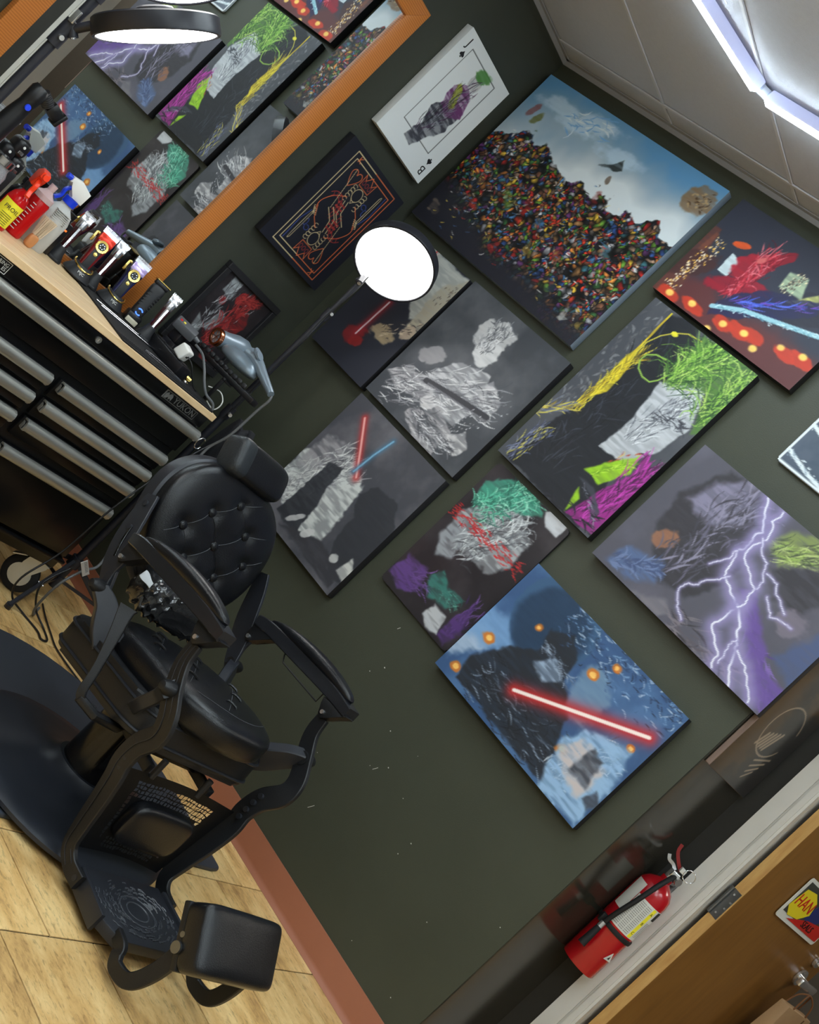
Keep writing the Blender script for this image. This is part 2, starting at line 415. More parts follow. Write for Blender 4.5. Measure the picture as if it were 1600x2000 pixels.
for zz in (0.992, 1.018, 1.042, 1.068):
    cyl(bm, (-0.004, 0.010 + 0.010 * (zz in (0.992, 1.068)), zz), (-0.0058, 0.010 + 0.010 * (zz in (0.992, 1.068)), zz), 0.0034, n=8)
obj('screw', bm, m_chrome, hinge)
KX = 0.715
bm = BM(); cyl(bm, (KX, 0.0, 1.0), (KX, -0.008, 1.0), 0.032, n=24); cyl(bm, (KX, -0.008, 1.0), (KX, -0.048, 1.0), 0.011, n=16)
hd = obj('door_handle', bm, m_chrome, door)
bm = BM(); box(bm, (KX - 0.050, -0.058, 1.0), (0.140, 0.020, 0.028), bev=0.005); obj('lever', bm, m_chrome, hd)
bm = BM(); cyl(bm, (KX, 0, 1.075), (KX, -0.012, 1.075), 0.018, n=16); box(bm, (KX, -0.018, 1.075), (0.026, 0.012, 0.009), bev=0.003); obj('thumb_turn', bm, m_chrome, door)
# added light panel, out of view, brightens the room beyond for the mirror
t = thing('unseen_fill_light', 'added fill light, an unseen square panel in the room beyond the door', 'ceiling light', (3.7, 1.7, H - 0.02)); bm = BM(); box(bm, (0, 0, 0), (0.62, 0.62, 0.03), bev=0.004); obj('frame', bm, m_tee, t); bm = BM(); box(bm, (0, 0, -0.017), (0.56, 0.56, 0.006)); obj('diffuser', bm, emat('added_fill_glow', (1.0, 0.95, 0.85), 14.0), t, sharp=None)
# paint chips on the back wall
bm = BM(); rc = random.Random(12)
for k in range(18):
    x_, z_ = rc.uniform(1.25, 2.24), rc.uniform(0.12, 0.75); r_ = rc.uniform(0.001, 0.0028) * (1 if k % 5 else 0.7); cyl(bm, (x_, 0.0, z_), (x_ + 0.0006, -0.0006, z_ + 0.001), r_, n=6)
for x_, z_, l_ in ((1.34, 0.30, 0.03), (1.58, 0.52, 0.02), (1.52, 0.28, 0.025), (1.27, 0.86, 0.012)): box(bm, (x_, -0.0004, z_), (0.002, 0.0006, l_), M=Matrix.Rotation(0.5, 3, 'Y'))
stuff(obj('paint_chips', bm, mat('bare_plaster', (190, 188, 180), rough=0.8), wall_back, sharp=None))
# things seen through the gap beside the hinge
zz = 0.001
for i, (sz, rz_, lb_) in enumerate(((0.34, 0.1, 'grey white storage box at the bottom of the stack beyond the door'), (0.30, -0.15, 'black storage box second from the bottom of the stack beyond the door'), (0.28, 0.2, 'mid grey storage box in the middle of the stack beyond the door'), (0.26, -0.05, 'grey white storage box second from the top of the stack beyond the door'), (0.24, 0.15, 'small black storage box on top of the stack beyond the door'))):
    t = thing('storage_box', lb_, 'box', (2.26, 0.98, zz), rz_, 'storage boxes stacked beyond the door'); bm = BM(); box(bm, (0, 0, sz / 2), (0.30, 0.30, sz), bev=0.006); obj('box_body', bm, mat('grey_box_%d' % (i % 3), ((190, 188, 182), (40, 40, 42), (120, 116, 110))[i % 3], rough=0.6), t)
    bm = BM(); box(bm, (0, 0, sz + 0.011), (0.312, 0.312, 0.022), bev=0.004); obj('lid', bm, MATS['grey_box_%d' % (i % 3)], t); bm = BM(); box(bm, (0, -0.152, sz * 0.6), (0.09, 0.006, 0.05), bev=0.002); obj('label_holder', bm, m_white, t); zz += sz + 0.0235
# sign with red and yellow lettering on the door
t = thing('door_sign', 'small colourful comic style metal sign stuck on the brown door', 'sign', (2.508 + 0.40 * math.cos(PHI) + 0.003 * math.sin(PHI), RD + 0.035 + 0.40 * math.sin(PHI) - 0.003 * math.cos(PHI), 1.19), PHI)
SW, SH = 0.36, 0.165
bm = BM(); prism(bm, rrect(SW, SH, 0.012), 0.003, Matrix.Rotation(PI / 2, 4, 'X')); obj('sign_plate', bm, mat('sign_white', (214, 214, 208), rough=0.35), t)
def signpoly(name, poly, rgb, dz, label=None):
    bm = BM(); prism(bm, poly, 0.0006, Matrix.Translation((0, -0.003 - dz, 0)) @ Matrix.Rotation(PI / 2, 4, 'X')); return obj(name, bm, mat('sign_' + name, rgb, rough=0.35), t, sharp=None, label=label)
signpoly('picture_field', [(-0.165, -0.055), (0.17, -0.055), (0.17, 0.07), (-0.165, 0.07)], (62, 64, 60), 0.0002)
signpoly('blue_patch', [(-0.02, -0.03), (0.05, -0.05), (0.10, 0.0), (0.06, 0.045), (0.0, 0.035)], (40, 52, 110), 0.0008)
signpoly('red_band', [(-0.11, -0.068), (0.17, -0.068), (0.17, -0.012), (0.02, -0.03)], (196, 40, 34), 0.0012)
signpoly('yellow_shield', [(-0.168, -0.03), (-0.125, -0.058), (-0.05, -0.05), (-0.005, -0.015), (-0.03, 0.03), (-0.08, 0.052), (-0.15, 0.045)], (226, 208, 40), 0.0016)
text('lettering', 'HAN', 0.062, mat('sign_red_ink', (190, 34, 30), rough=0.4), t, (-0.088, -0.0056, 0.002), ROT_X, label='red letters on the yellow shield')
text('lettering', 'SEALS', 0.036, mat('sign_black_ink', (24, 20, 20), rough=0.4), t, (0.045, -0.0052, -0.048), ROT_X, label='black letters on the red band')
# paper bag hanging from the lever
m_bag = mat('tan_paper', (176, 142, 104), rough=0.7, noise=0.12, nscale=12, bump=0.4, bscale=30)
t = thing('paper_bag', 'tan paper bag with cord handles hanging below the door lever', 'bag', (2.508 + 0.70 * math.cos(PHI) + 0.075 * math.sin(PHI), RD + 0.035 + 0.70 * math.sin(PHI) - 0.075 * math.cos(PHI), 0.62), PHI)
bm = BM(); vsb = box(bm, (0, 0, 0.15), (0.22, 0.07, 0.30), bev=0.004)
for v in vsb:
    if v.co.z > 0.15: v.co.y *= 0.55; v.co.x += 0.01
obj('bag_body', bm, m_bag, t)
bm = BM()
for s in (-1, 1): tube(bm, [(-0.06, 0.018 * s, 0.30), (-0.045, 0.012 * s, 0.345), (0.0, 0.0, 0.366), (0.045, 0.012 * s, 0.345), (0.06, 0.018 * s, 0.30)], 0.003, 6, smooth=4)
obj('cord_handle', bm, mat('brown_cord', (120, 78, 44), rough=0.7), t)
bm = BM(); box(bm, (0.02, -0.037, 0.15), (0.005, 0.002, 0.29)); obj('fold', bm, mat('dark_fold', (84, 58, 36), rough=0.8), t, sharp=None)
ART = {'city': [('p',(96,58,52),0.006,0.004,0.25,[(0.009,-0.007),(-0.069,0.157),(-0.006,0.69),(0.052,0.691),(0.129,0.135),(0.154,-0.012)]),('p',(120,72,58),0.002,0.004,0.25,[(0.012,0.242),(0.034,0.661),(0.06,0.652),(0.054,0.24)]),('b',(0.046,0.336),0.1,0.05,0.6,(70,44,44),0.3,0.5),('k',[(235,215,180),(255,200,90),(250,240,220)],150,(0.061,0.061),(0.099,0.623),0.035,0.008,0.004,0,3),('p',(205,222,228),0.003,0.002,0.1,[(0.208,0.421),(0.199,0.6),(0.276,0.566),(0.278,0.409)]),('b',(0.207,0.688),0.03,0.012,0.3,(225,90,40),0.3,0.5),('p',(44,46,58),0.01,0.004,0.25,[(0.437,0.299),(0.724,0.722),(0.865,0.713),(0.869,0.501),(0.648,0.309)]),('p',(170,190,160),0.004,0.004,0.25,[(0.539,0.578),(0.526,0.731),(0.631,0.759),(0.685,0.598)]),('k',[(240,230,190),(90,80,70),(60,55,60)],90,(0.571,0.557),(0.6,0.753),0.03,0.007,0.004,0,5),('p',(196,200,120),0.004,0.004,0.25,[(0.624,0.504),(0.734,0.706),(0.786,0.627)]),('b',(0.35,0.599),0.085,0.048,0.9,(168,32,50),0.18,0.5),('b',(0.37,0.395),0.11,0.036,0.35,(150,26,46),0.2,0.5),('b',(0.43,0.751),0.06,0.02,0.9,(150,30,48),0.2,0.5),('k',[(206,60,76),(110,18,36),(176,36,56),(226,120,130)],120,(0.362,0.244),(0.387,0.751),0.045,0.05,0.0035,0.5,6),('b',(0.357,0.675),0.02,0.012,0.9,(215,110,110),0.6,0.5),('p',(38,40,78),0.012,0.004,0.25,[(0.34,0.221),(0.467,0.471),(0.766,0.659),(0.811,0.589),(0.678,0.37),(0.482,0.179),(0.358,0.087)]),('k',[(60,90,200),(90,110,225),(110,70,180)],40,(0.394,0.252),(0.767,0.605),0.02,0.05,0.004,0.3,7),('b',(0.101,0.034),0.045,0.02,-0.1,(196,60,40),0.3,0.6),('b',(0.263,0.068),0.045,0.02,-0.1,(196,60,40),0.3,0.6),('b',(0.47,0.099),0.045,0.02,-0.1,(196,60,40),0.3,0.6),('b',(0.557,0.124),0.045,0.02,-0.1,(196,60,40),0.3,0.6),('b',(0.64,0.162),0.045,0.02,-0.1,(196,60,40),0.3,0.6),('b',(0.834,0.191),0.045,0.02,-0.1,(196,60,40),0.3,0.6),('b',(0.933,0.224),0.045,0.02,-0.1,(196,60,40),0.3,0.6),('b',(0.103,0.048),0.014,0.011,0,(255,214,110),0.7,0.3),('b',(0.252,0.084),0.014,0.011,0,(255,214,110),0.7,0.3),('b',(0.47,0.099),0.014,0.011,0,(255,214,110),0.7,0.3),('b',(0.595,0.138),0.014,0.011,0,(255,214,110),0.7,0.3),('b',(0.799,0.216),0.014,0.011,0,(255,214,110),0.7,0.3),('b',(0.922,0.255),0.014,0.011,0,(255,214,110),0.7,0.3),('b',(0.42,-0.002),0.014,0.011,0,(255,214,110),0.7,0.3),('b',(0.693,0.084),0.014,0.011,0,(255,214,110),0.7,0.3),('l',(150,196,210),0.016,None,0,[(0.343,0.162),(0.491,0.274),(0.689,0.355),(0.905,0.445)]),('k',[(215,240,245),(90,140,160)],60,(0.354,0.174),(0.901,0.452),0.009,0.012,0.003,0.5,9)],'white': [('b',(0.446,0.822),0.075,0.06,0.4,(196,196,198),0.15,0.5),('b',(0.497,0.699),0.05,0.05,0.2,(210,210,212),0.2,0.5),('p',(186,186,190),0.012,0.004,0.5,[(0.253,0.348),(0.412,0.565),(0.643,0.604),(0.8,0.432),(0.706,0.219),(0.477,0.22)]),('b',(0.194,0.454),0.055,0.035,0.5,(150,148,152),0.2,0.5),('p',(170,168,172),0.01,0.004,0.5,[(0.011,0.185),(0.102,0.28),(0.416,0.358),(0.448,0.197),(0.15,0.15)]),('b',(0.148,0.291),0.03,0.02,0.3,(150,150,154),0.2,0.5),('p',(160,158,162),0.012,0.004,0.7,[(0.362,0.081),(0.534,0.265),(0.763,0.174),(0.767,-0.005),(0.54,-0.009)]),('b',(0.448,0.22),0.035,0.028,0.2,(200,198,200),0.2,0.5),('p',(190,188,192),0.01,0.004,0.5,[(0.631,0.48),(0.699,0.602),(0.854,0.519),(0.884,0.363)]),('p',(200,198,200),0.012,0.004,0.5,[(0.736,0.152),(0.818,0.242),(0.929,0.175),(0.876,0.085)]),('k',[(74,76,82),(110,110,116),(228,228,230),(150,150,156),(205,205,208)],260,(0.058,0.126),(0.813,0.487),0.1,0.05,0.0034,0.35,11),('k',[(66,68,74),(220,220,224),(130,130,136)],150,(0.391,0.105),(0.821,0.085),0.05,0.035,0.0032,0.3,14),('k',[(70,72,78),(228,228,230),(160,160,166),(110,112,118)],150,(0.454,0.667),(0.45,0.895),0.05,0.03,0.003,0.7,12),('l',(58,58,64),0.022,None,0,[(0.31,0.313),(0.533,0.357),(0.856,0.408)]),('l',(110,110,116),0.006,None,0,[(0.34,0.308),(0.87,0.388)]),('k',[(200,200,205),(130,130,135)],70,(0.709,0.084),(0.866,0.575),0.06,0.006,0.004,0,13)],'ember': [('p',(190,192,186),0.012,0.006,0.15,[(0.485,0.7),(0.255,1.012),(1.011,0.984),(1.185,0.639),(0.794,0.552)]),('p',(176,168,150),0.012,0.006,0.3,[(0.787,0.836),(1.011,0.984),(1.054,0.426),(0.845,0.48)]),('b',(0.383,0.224),0.05,0.035,0.5,(130,34,38),0.5,0.7),('b',(0.497,0.195),0.03,0.02,0.5,(150,40,40),0.5,0.7),('b',(0.672,0.351),0.05,0.03,0.1,(170,150,120),0.3,0.8),('b',(0.92,0.467),0.035,0.025,0.8,(180,160,140),0.2,0.6),('k',[(40,38,44),(220,200,170),(60,50,50)],50,(0.647,0.339),(0.992,0.549),0.04,0.02,0.003,0.3,21),('l',(225,200,205),0.007,(150,40,50),0.02,[(0.414,0.229),(0.438,0.533)]),('l',(200,60,60),0.006,None,0,[(0.376,0.953),(0.426,1.042)]),('l',(235,200,195),0.003,None,0,[(0.418,0.952),(0.457,1.037)]),('k',[(100,90,80),(70,60,56)],30,(0.939,0.714),(0.934,0.902),0.04,0.01,0.003,0.1,22)],'duel': [('p',(200,204,202),0.02,0.006,0.45,[(-0.026,0.2),(0.001,0.509),(0.316,0.478),(0.373,0.665),(0.569,0.594),(0.648,0.338),(0.652,0.158),(0.444,0.119),(0.26,0.151)]),('p',(150,148,152),0.02,0.01,0.6,[(0.035,0.393),(0.063,0.652),(0.311,0.708),(0.255,0.429)]),('k',[(228,230,228),(110,110,116),(160,160,164),(200,202,200)],260,(0.119,0.175),(0.373,0.665),0.09,0.05,0.003,0.4,31),('p',(48,50,56),0.012,0.004,0.1,[(0.198,0.1),(0.226,0.311),(0.237,0.532),(0.365,0.589),(0.377,0.436),(0.425,0.313),(0.443,0.165),(0.49,0.066)]),('p',(50,52,58),0.012,0.004,0.1,[(0.585,0.56),(0.67,0.677),(0.871,0.685),(1.014,0.559),(1.075,0.3),(0.996,0.097),(0.912,0.068),(0.737,0.232),(0.704,0.432)]),('p',(56,56,62),0.01,0.006,0.3,[(0.308,0.05),(0.97,0.028),(0.967,0.161),(0.622,0.179)]),('b',(0.533,0.149),0.03,0.015,0.9,(200,200,200),0.25,0.6),('b',(0.368,0.148),0.04,0.012,0.9,(190,190,190),0.25,0.6),('b',(0.825,0.172),0.02,0.02,0,(190,190,188),0.3,0.6),('p',(205,205,200),0.008,0.004,0.3,[(0.911,0.134),(0.936,0.269),(1.036,0.199),(1.01,0.109)]),('l',(235,170,165),0.008,(190,50,50),0.016,[(0.486,0.608),(0.351,0.74),(0.178,0.903)]),('l',(120,170,200),0.007,(70,110,140),0.012,[(0.435,0.622),(0.455,0.786),(0.489,0.932)])],'halves': [('k',[(118,120,126),(98,100,106),(84,86,92)],170,(0.08,0.339),(0.207,1.032),0.11,0.022,0.009,0.6,41),('p',(32,34,40),0.01,0.005,0.08,[(0.114,0.224),(0.198,0.401),(0.191,0.629),(0.194,0.976),(0.411,1.032),(0.59,0.83),(0.54,0.644),(0.632,0.434),(0.836,0.193),(0.897,0.005),(0.091,0.01),(0.058,0.093)]),('k',[(60,64,76),(46,48,58),(26,28,32)],90,(0.298,0.09),(0.36,0.845),0.1,0.06,0.004,0.4,47),('p',(84,124,58),0.008,0.006,0.3,[(0.551,0.73),(0.503,0.883),(0.513,0.985),(0.777,1.02),(1.007,0.994),(1.027,0.833),(1.034,0.649),(0.969,0.614),(0.84,0.799)]),('p',(190,194,200),0.008,0.004,0.2,[(0.509,0.718),(0.813,0.801),(0.941,0.631),(0.906,0.486),(0.775,0.335),(0.551,0.326),(0.573,0.516)]),('k',[(70,72,82),(120,124,132),(232,235,238),(150,154,162)],150,(0.661,0.417),(0.774,0.749),0.05,0.04,0.0028,0.35,42),('k',[(56,58,66)],30,(0.599,0.578),(0.874,0.627),0.03,0.03,0.004,0.5,48),('l',(222,204,44),0.0055,None,0,[(0.191,0.985),(0.201,0.766),(0.222,0.595),(0.21,0.506),(0.178,0.374)]),('l',(204,182,44),0.0055,None,0,[(0.191,0.965),(0.201,0.756),(0.222,0.595),(0.201,0.492),(0.205,0.378)]),('l',(186,160,44),0.0055,None,0,[(0.192,0.946),(0.202,0.747),(0.222,0.595),(0.193,0.478),(0.232,0.382)]),('p',(214,192,44),0.006,0.004,0.3,[(0.21,0.777),(0.28,0.625),(0.283,0.528),(0.202,0.463),(0.187,0.567),(0.173,0.719)]),('k',[(240,226,70),(196,168,44),(120,104,40),(226,206,60)],120,(0.184,0.377),(0.246,0.755),0.022,0.045,0.003,0.3,43),('l',(206,196,70),0.004,None,0,[(0.217,0.741),(0.214,0.812),(0.257,0.876),(0.322,0.924),(0.405,0.958),(0.528,0.967)]),('b',(0.328,0.92),0.013,0.008,0,(235,225,60),0.3,0.3),('k',[(214,200,90),(150,130,60),(110,116,140)],60,(-0.07,0.228),(0.146,0.367),0.02,0.05,0.004,0.3,49),('k',[(96,106,140),(200,190,90),(60,64,90),(130,136,160)],110,(0.091,0.01),(0.145,0.207),0.04,0.035,0.0035,0.3,44),('k',[(150,200,80),(196,226,120),(60,100,50),(40,70,40),(110,160,64),(86,130,56)],330,(0.543,0.704),(0.669,0.966),0.055,0.1,0.0034,0.9,45),('k',[(150,200,80),(186,216,110),(60,100,50),(44,76,44)],220,(0.927,0.655),(1.009,0.964),0.05,0.07,0.0034,0.8,50),('l',(150,190,80),0.005,None,0,[(0.522,0.754),(0.5,0.714),(0.461,0.684),(0.392,0.682),(0.321,0.701),(0.282,0.734),(0.287,0.769),(0.344,0.798),(0.425,0.806)]),('k',[(40,30,34),(170,60,50),(206,186,120)],16,(0.639,0.26),(0.813,0.42),0.006,0.02,0.004,0.4,54),('p',(150,200,40),0.006,0.004,0.2,[(0.598,0.206),(0.68,0.283),(0.827,0.411),(0.872,0.324),(0.766,0.202)]),('k',[(190,226,80),(100,150,30)],30,(0.641,0.197),(0.843,0.372),0.012,0.03,0.003,0.3,55),('p',(150,40,130),0.006,0.004,0.25,[(0.795,0.17),(0.886,0.316),(0.84,0.45),(1.024,0.362),(1.063,0.242),(1.029,0.081),(1.005,0.019),(0.732,0.006),(0.771,0.076)]),('k',[(200,70,180),(90,24,80),(60,24,60),(176,54,156)],110,(0.87,0.02),(0.943,0.38),0.05,0.06,0.0042,0.3,46),('p',(70,72,84),0.006,0.004,0.3,[(0.614,0.166),(0.753,0.179),(0.921,0.113),(0.923,0.051),(0.796,0.139)]),('k',[(140,142,156),(40,40,48)],24,(0.656,0.157),(0.922,0.082),0.01,0.03,0.003,0.2,56),('p',(150,200,40),0.005,0.004,0.2,[(0.727,0.003),(0.671,0.133),(0.743,0.092)]),('k',[(40,40,50),(30,30,36)],30,(0.505,0.007),(0.978,0.02),0.05,0.05,0.006,0.3,57)],'mint': [('p',(168,172,176),0.016,0.008,0.4,[(0.093,0.621),(0.239,0.796),(0.567,0.862),(0.818,0.8),(0.86,0.613),(0.723,0.484),(0.489,0.468),(0.25,0.451)]),('p',(150,154,160),0.012,0.008,0.4,[(0.099,0.448),(0.093,0.621),(0.358,0.561),(0.363,0.39),(0.216,0.342)]),('k',[(100,104,110),(226,230,232),(70,70,76),(190,194,198),(150,154,158)],240,(0.326,0.41),(0.639,0.862),0.08,0.045,0.0036,0.5,51),('k',[(126,92,164),(70,48,96),(90,64,120)],70,(0.034,0.095),(0.371,0.175),0.05,0.04,0.004,0.4,56),('k',[(120,86,156),(64,44,90)],60,(0.879,0.069),(0.906,0.301),0.04,0.04,0.004,0.4,57),('k',[(120,190,170),(40,90,86),(30,40,44)],50,(0.443,0.221),(0.732,0.232),0.035,0.03,0.0035,0.5,58),('p',(70,150,128),0.016,0.006,0.3,[(0.128,0.709),(0.028,0.871),(0.214,0.979),(0.544,0.999),(0.707,0.946),(0.513,0.851),(0.258,0.785)]),('k',[(110,205,172),(60,140,118),(160,225,200),(40,100,86)],240,(0.168,0.666),(0.489,1.031),0.06,0.05,0.0034,0.9,52),('k',[(186,34,38),(205,50,50)],130,(-0.04,0.608),(0.929,0.635),0.035,0.022,0.0035,0.15,53),('p',(96,66,130),0.012,0.006,0.4,[(0.015,0.062),(0.029,0.227),(0.293,0.258),(0.392,0.1),(0.207,0.027)]),('p',(88,60,120),0.012,0.006,0.4,[(0.806,0.15),(0.87,0.321),(0.981,0.137),(0.94,0.016),(0.81,0.024)]),('p',(190,192,196),0.008,0.004,0.3,[(0.577,0.045),(0.591,0.141),(0.753,0.137),(0.81,0.024),(0.686,0.007)]),('p',(60,120,112),0.012,0.006,0.5,[(0.35,0.228),(0.421,0.316),(0.587,0.269),(0.783,0.286),(0.698,0.167),(0.482,0.137)]),('p',(205,208,214),0.006,0.004,0.1,[(0.688,0.977),(0.758,1.019),(0.957,1.012),(0.936,0.915),(0.796,0.915)])],'beam': [('b',(-0.0,0.278),0.1,0.06,0.7,(170,190,214),0.6,0.6),('b',(0.071,0.46),0.1,0.06,0.2,(120,160,205),0.6,0.5),('b',(0.273,0.806),0.155,0.145,0,(60,92,126),0.08,0.05),('b',(0.273,0.757),0.13,0.125,0,(36,58,84),0.25,0.1),('p',(38,42,50),0.012,0.006,0.15,[(0.124,0.052),(0.102,0.225),(0.193,0.452),(0.312,0.589),(0.282,0.745),(0.377,0.835),(0.473,0.731),(0.509,0.59),(0.636,0.445),(0.705,0.217),(0.773,0.038),(0.676,0.025),(0.408,0.038)]),('k',[(80,90,106),(24,26,30),(140,155,175),(46,50,60),(30,32,38)],200,(0.158,0.206),(0.722,0.195),0.1,0.04,0.003,0.4,61),('k',[(150,165,185),(96,108,126)],50,(0.293,0.661),(0.517,0.602),0.02,0.03,0.003,0.5,64),('p',(150,170,195),0.01,0.006,0.5,[(0.33,0.517),(0.406,0.631),(0.501,0.577),(0.435,0.476)]),('b',(0.632,0.634),0.06,0.09,0.5,(110,140,170),0.4,0.5),('k',[(30,40,58),(120,156,196),(170,190,215),(44,66,100),(70,100,140)],260,(0.289,0.904),(0.973,0.927),0.09,0.022,0.0034,0.5,62),('k',[(226,232,240),(120,140,170),(70,80,100)],120,(0.772,0.084),(0.889,0.513),0.06,0.03,0.003,0.5,65),('b',(0.1,0.4),0.022,0.0176,0,(214,120,40),0.5,0.8),('b',(0.1,0.4),0.011,0.0088,0,(255,205,110),0.5,0.8),('b',(0.086,0.098),0.02,0.016,0,(214,120,40),0.5,0.8),('b',(0.086,0.098),0.01,0.008,0,(255,205,110),0.5,0.8),('b',(0.234,0.699),0.016,0.0128,0,(214,120,40),0.5,0.8),('b',(0.234,0.699),0.008,0.0064,0,(255,205,110),0.5,0.8),('b',(0.574,0.748),0.02,0.016,0,(214,120,40),0.5,0.8),('b',(0.574,0.748),0.01,0.008,0,(255,205,110),0.5,0.8),('b',(0.628,0.892),0.017,0.013600000000000001,0,(214,120,40),0.5,0.8),('b',(0.628,0.892),0.0085,0.0068000000000000005,0,(255,205,110),0.5,0.8),('b',(0.72,0.279),0.022,0.0176,0,(214,120,40),0.5,0.8),('b',(0.72,0.279),0.011,0.0088,0,(255,205,110),0.5,0.8),('b',(0.924,0.607),0.012,0.009600000000000001,0,(214,120,40),0.5,0.8),('b',(0.924,0.607),0.006,0.0048000000000000004,0,(255,205,110),0.5,0.8),('p',(150,185,220),0.016,0.01,0.4,[(0.773,-0.009),(0.714,0.183),(0.687,0.332),(0.732,0.5),(0.934,0.585),(0.999,0.363),(0.991,0.012)]),('p',(200,190,190),0.02,0.012,0.4,[(0.721,0.242),(0.749,0.432),(0.922,0.378),(0.912,0.125)]),('p',(70,74,84),0.012,0.006,0.4,[(0.801,0.227),(0.821,0.426),(0.891,0.421),(0.91,0.217)]),('p',(70,78,92),0.01,0.006,0.4,[(0.934,0.162),(0.955,0.267),(1.009,0.217),(0.988,0.135)]),('l',(255,236,230),0.011,(214,40,40),0.026,[(0.369,0.292),(0.944,0.738)])],'storm': [('p',(58,56,62),0.014,0.01,0.1,[(0.105,0.418),(0.084,0.671),(0.18,0.979),(0.328,0.984),(0.508,0.68),(0.528,0.438),(0.454,0.2),(0.261,0.162)]),('p',(132,128,152),0.014,0.014,0.3,[(0.127,0.656),(0.174,0.856),(0.278,1.012),(0.361,0.936),(0.396,0.756),(0.269,0.633)]),('p',(86,104,142),0.014,0.012,0.4,[(0.061,0.029),(0.101,0.201),(0.275,0.274),(0.302,0.149),(0.197,0.027)]),('b',(0.194,0.386),0.045,0.03,0.8,(150,104,80),0.3,0.5),('k',[(100,97,116),(64,62,72),(140,136,158),(80,78,90)],140,(0.293,0.206),(0.361,0.936),0.09,0.07,0.006,0.5,71),('k',[(110,126,166),(70,84,120)],60,(0.077,0.052),(0.276,0.229),0.025,0.04,0.006,0.5,73),('k',[(130,104,178),(84,62,126)],70,(0.605,0.455),(0.991,0.099),0.03,0.05,0.005,0.4,74),('k',[(90,84,92),(120,112,120),(60,56,62)],70,(0.393,0.069),(0.778,-0.002),0.06,0.06,0.006,0.4,75),('p',(120,116,124),0.012,0.01,0.3,[(0.239,-0.008),(0.392,0.113),(0.441,0.068),(0.426,0.002)]),('p',(104,80,150),0.014,0.01,0.3,[(0.574,0.457),(0.626,0.529),(0.786,0.359),(0.918,0.206),(1.017,0.202),(1.008,0.014),(0.922,0.017),(0.773,0.253)]),('p',(78,90,126),0.01,0.012,0.2,[(0.873,0.312),(0.939,0.579),(1.022,0.614),(1.023,0.212)]),('p',(126,140,84),0.016,0.01,0.5,[(0.521,0.787),(0.58,0.954),(0.727,1.063),(0.803,0.948),(0.63,0.712)]),('k',[(150,176,90),(70,80,60),(190,205,130)],90,(0.553,0.741),(0.715,0.916),0.05,0.04,0.004,0.4,72),('p',(60,58,64),0.014,0.012,0.3,[(0.6,0.671),(0.774,0.909),(0.906,0.79),(0.825,0.589),(0.708,0.555)]),('b',(0.833,0.514),0.05,0.04,0.4,(120,112,126),0.4,0.7),('l',(240,240,252),0.006,(150,140,190),0.03,[(0.379,0.996),(0.432,0.893),(0.474,0.814),(0.468,0.716),(0.454,0.629),(0.479,0.529),(0.509,0.457),(0.586,0.406),(0.629,0.378),(0.623,0.303),(0.617,0.184),(0.672,0.128),(0.72,0.089),(0.738,0.013)]),('l',(240,240,252),0.007,(150,140,190),0.03,[(0.621,0.389),(0.69,0.31),(0.744,0.212),(0.78,0.111),(0.839,0.002)]),('l',(240,240,252),0.005,(150,140,190),0.03,[(0.471,0.989),(0.497,0.844),(0.484,0.714),(0.493,0.637),(0.564,0.577),(0.626,0.529),(0.635,0.453),(0.629,0.378)]),('l',(240,240,252),0.005,(150,140,190),0.03,[(0.76,0.19),(0.826,0.156),(0.875,0.098),(0.925,0.042),(0.939,0.013)]),('l',(240,240,252),0.003,(150,140,190),0.008,[(0.512,0.483),(0.454,0.372),(0.41,0.284),(0.402,0.209),(0.451,0.128),(0.504,0.089)]),('l',(240,240,252),0.003,(150,140,190),0.008,[(0.454,0.629),(0.433,0.51),(0.41,0.456)]),('l',(240,240,252),0.003,(150,140,190),0.008,[(0.49,0.79),(0.582,0.69),(0.601,0.628),(0.63,0.535)]),('l',(240,240,252),0.003,(150,140,190),0.008,[(0.729,0.234),(0.731,0.127),(0.743,0.056)]),('l',(240,240,252),0.003,(150,140,190),0.008,[(0.683,0.542),(0.751,0.463),(0.845,0.497)]),('l',(240,240,252),0.003,(150,140,190),0.008,[(0.613,0.644),(0.673,0.639),(0.745,0.563),(0.785,0.533)])],'red': [('p',(120,124,128),0.006,0.006,0.2,[(0.329,0.308),(0.388,0.603),(0.673,0.533),(0.773,0.249)]),('p',(150,156,160),0.004,0.004,0.2,[(0.141,0.775),(0.139,0.984),(0.322,0.984),(0.356,0.752)]),('p',(130,135,138),0.004,0.004,0.2,[(0.207,0.144),(0.144,0.398),(0.329,0.308),(0.362,0.116)]),('p',(120,34,36),0.01,0.005,0.4,[(0.486,0.196),(0.514,0.515),(0.512,0.772),(0.767,0.769),(0.9,0.594),(0.772,0.336)]),('b',(0.498,0.848),0.03,0.025,0.7,(150,40,42),0.2,0.4),('b',(0.264,0.69),0.016,0.02,0.7,(140,36,40),0.2,0.4),('b',(0.702,0.899),0.014,0.02,0.5,(130,36,38),0.2,0.4),('p',(120,40,40),0.008,0.004,0.4,[(0.614,0.062),(0.774,0.163),(0.841,0.029),(0.692,-0.02)]),('k',[(190,195,198),(40,36,40),(150,50,50)],60,(0.455,0.133),(0.638,0.856),0.06,0.03,0.003,0.2,81),('k',[(150,42,44),(110,30,32),(182,66,62),(70,24,28)],170,(0.531,0.096),(0.625,0.882),0.045,0.045,0.0042,0.5,82),('k',[(196,200,204),(130,134,138),(60,56,60)],70,(0.268,0.184),(0.292,0.921),0.04,0.035,0.003,0.3,83),('k',[(170,60,56),(120,34,36)],60,(0.417,0.836),(0.766,0.899),0.025,0.03,0.004,0.7,84)]}
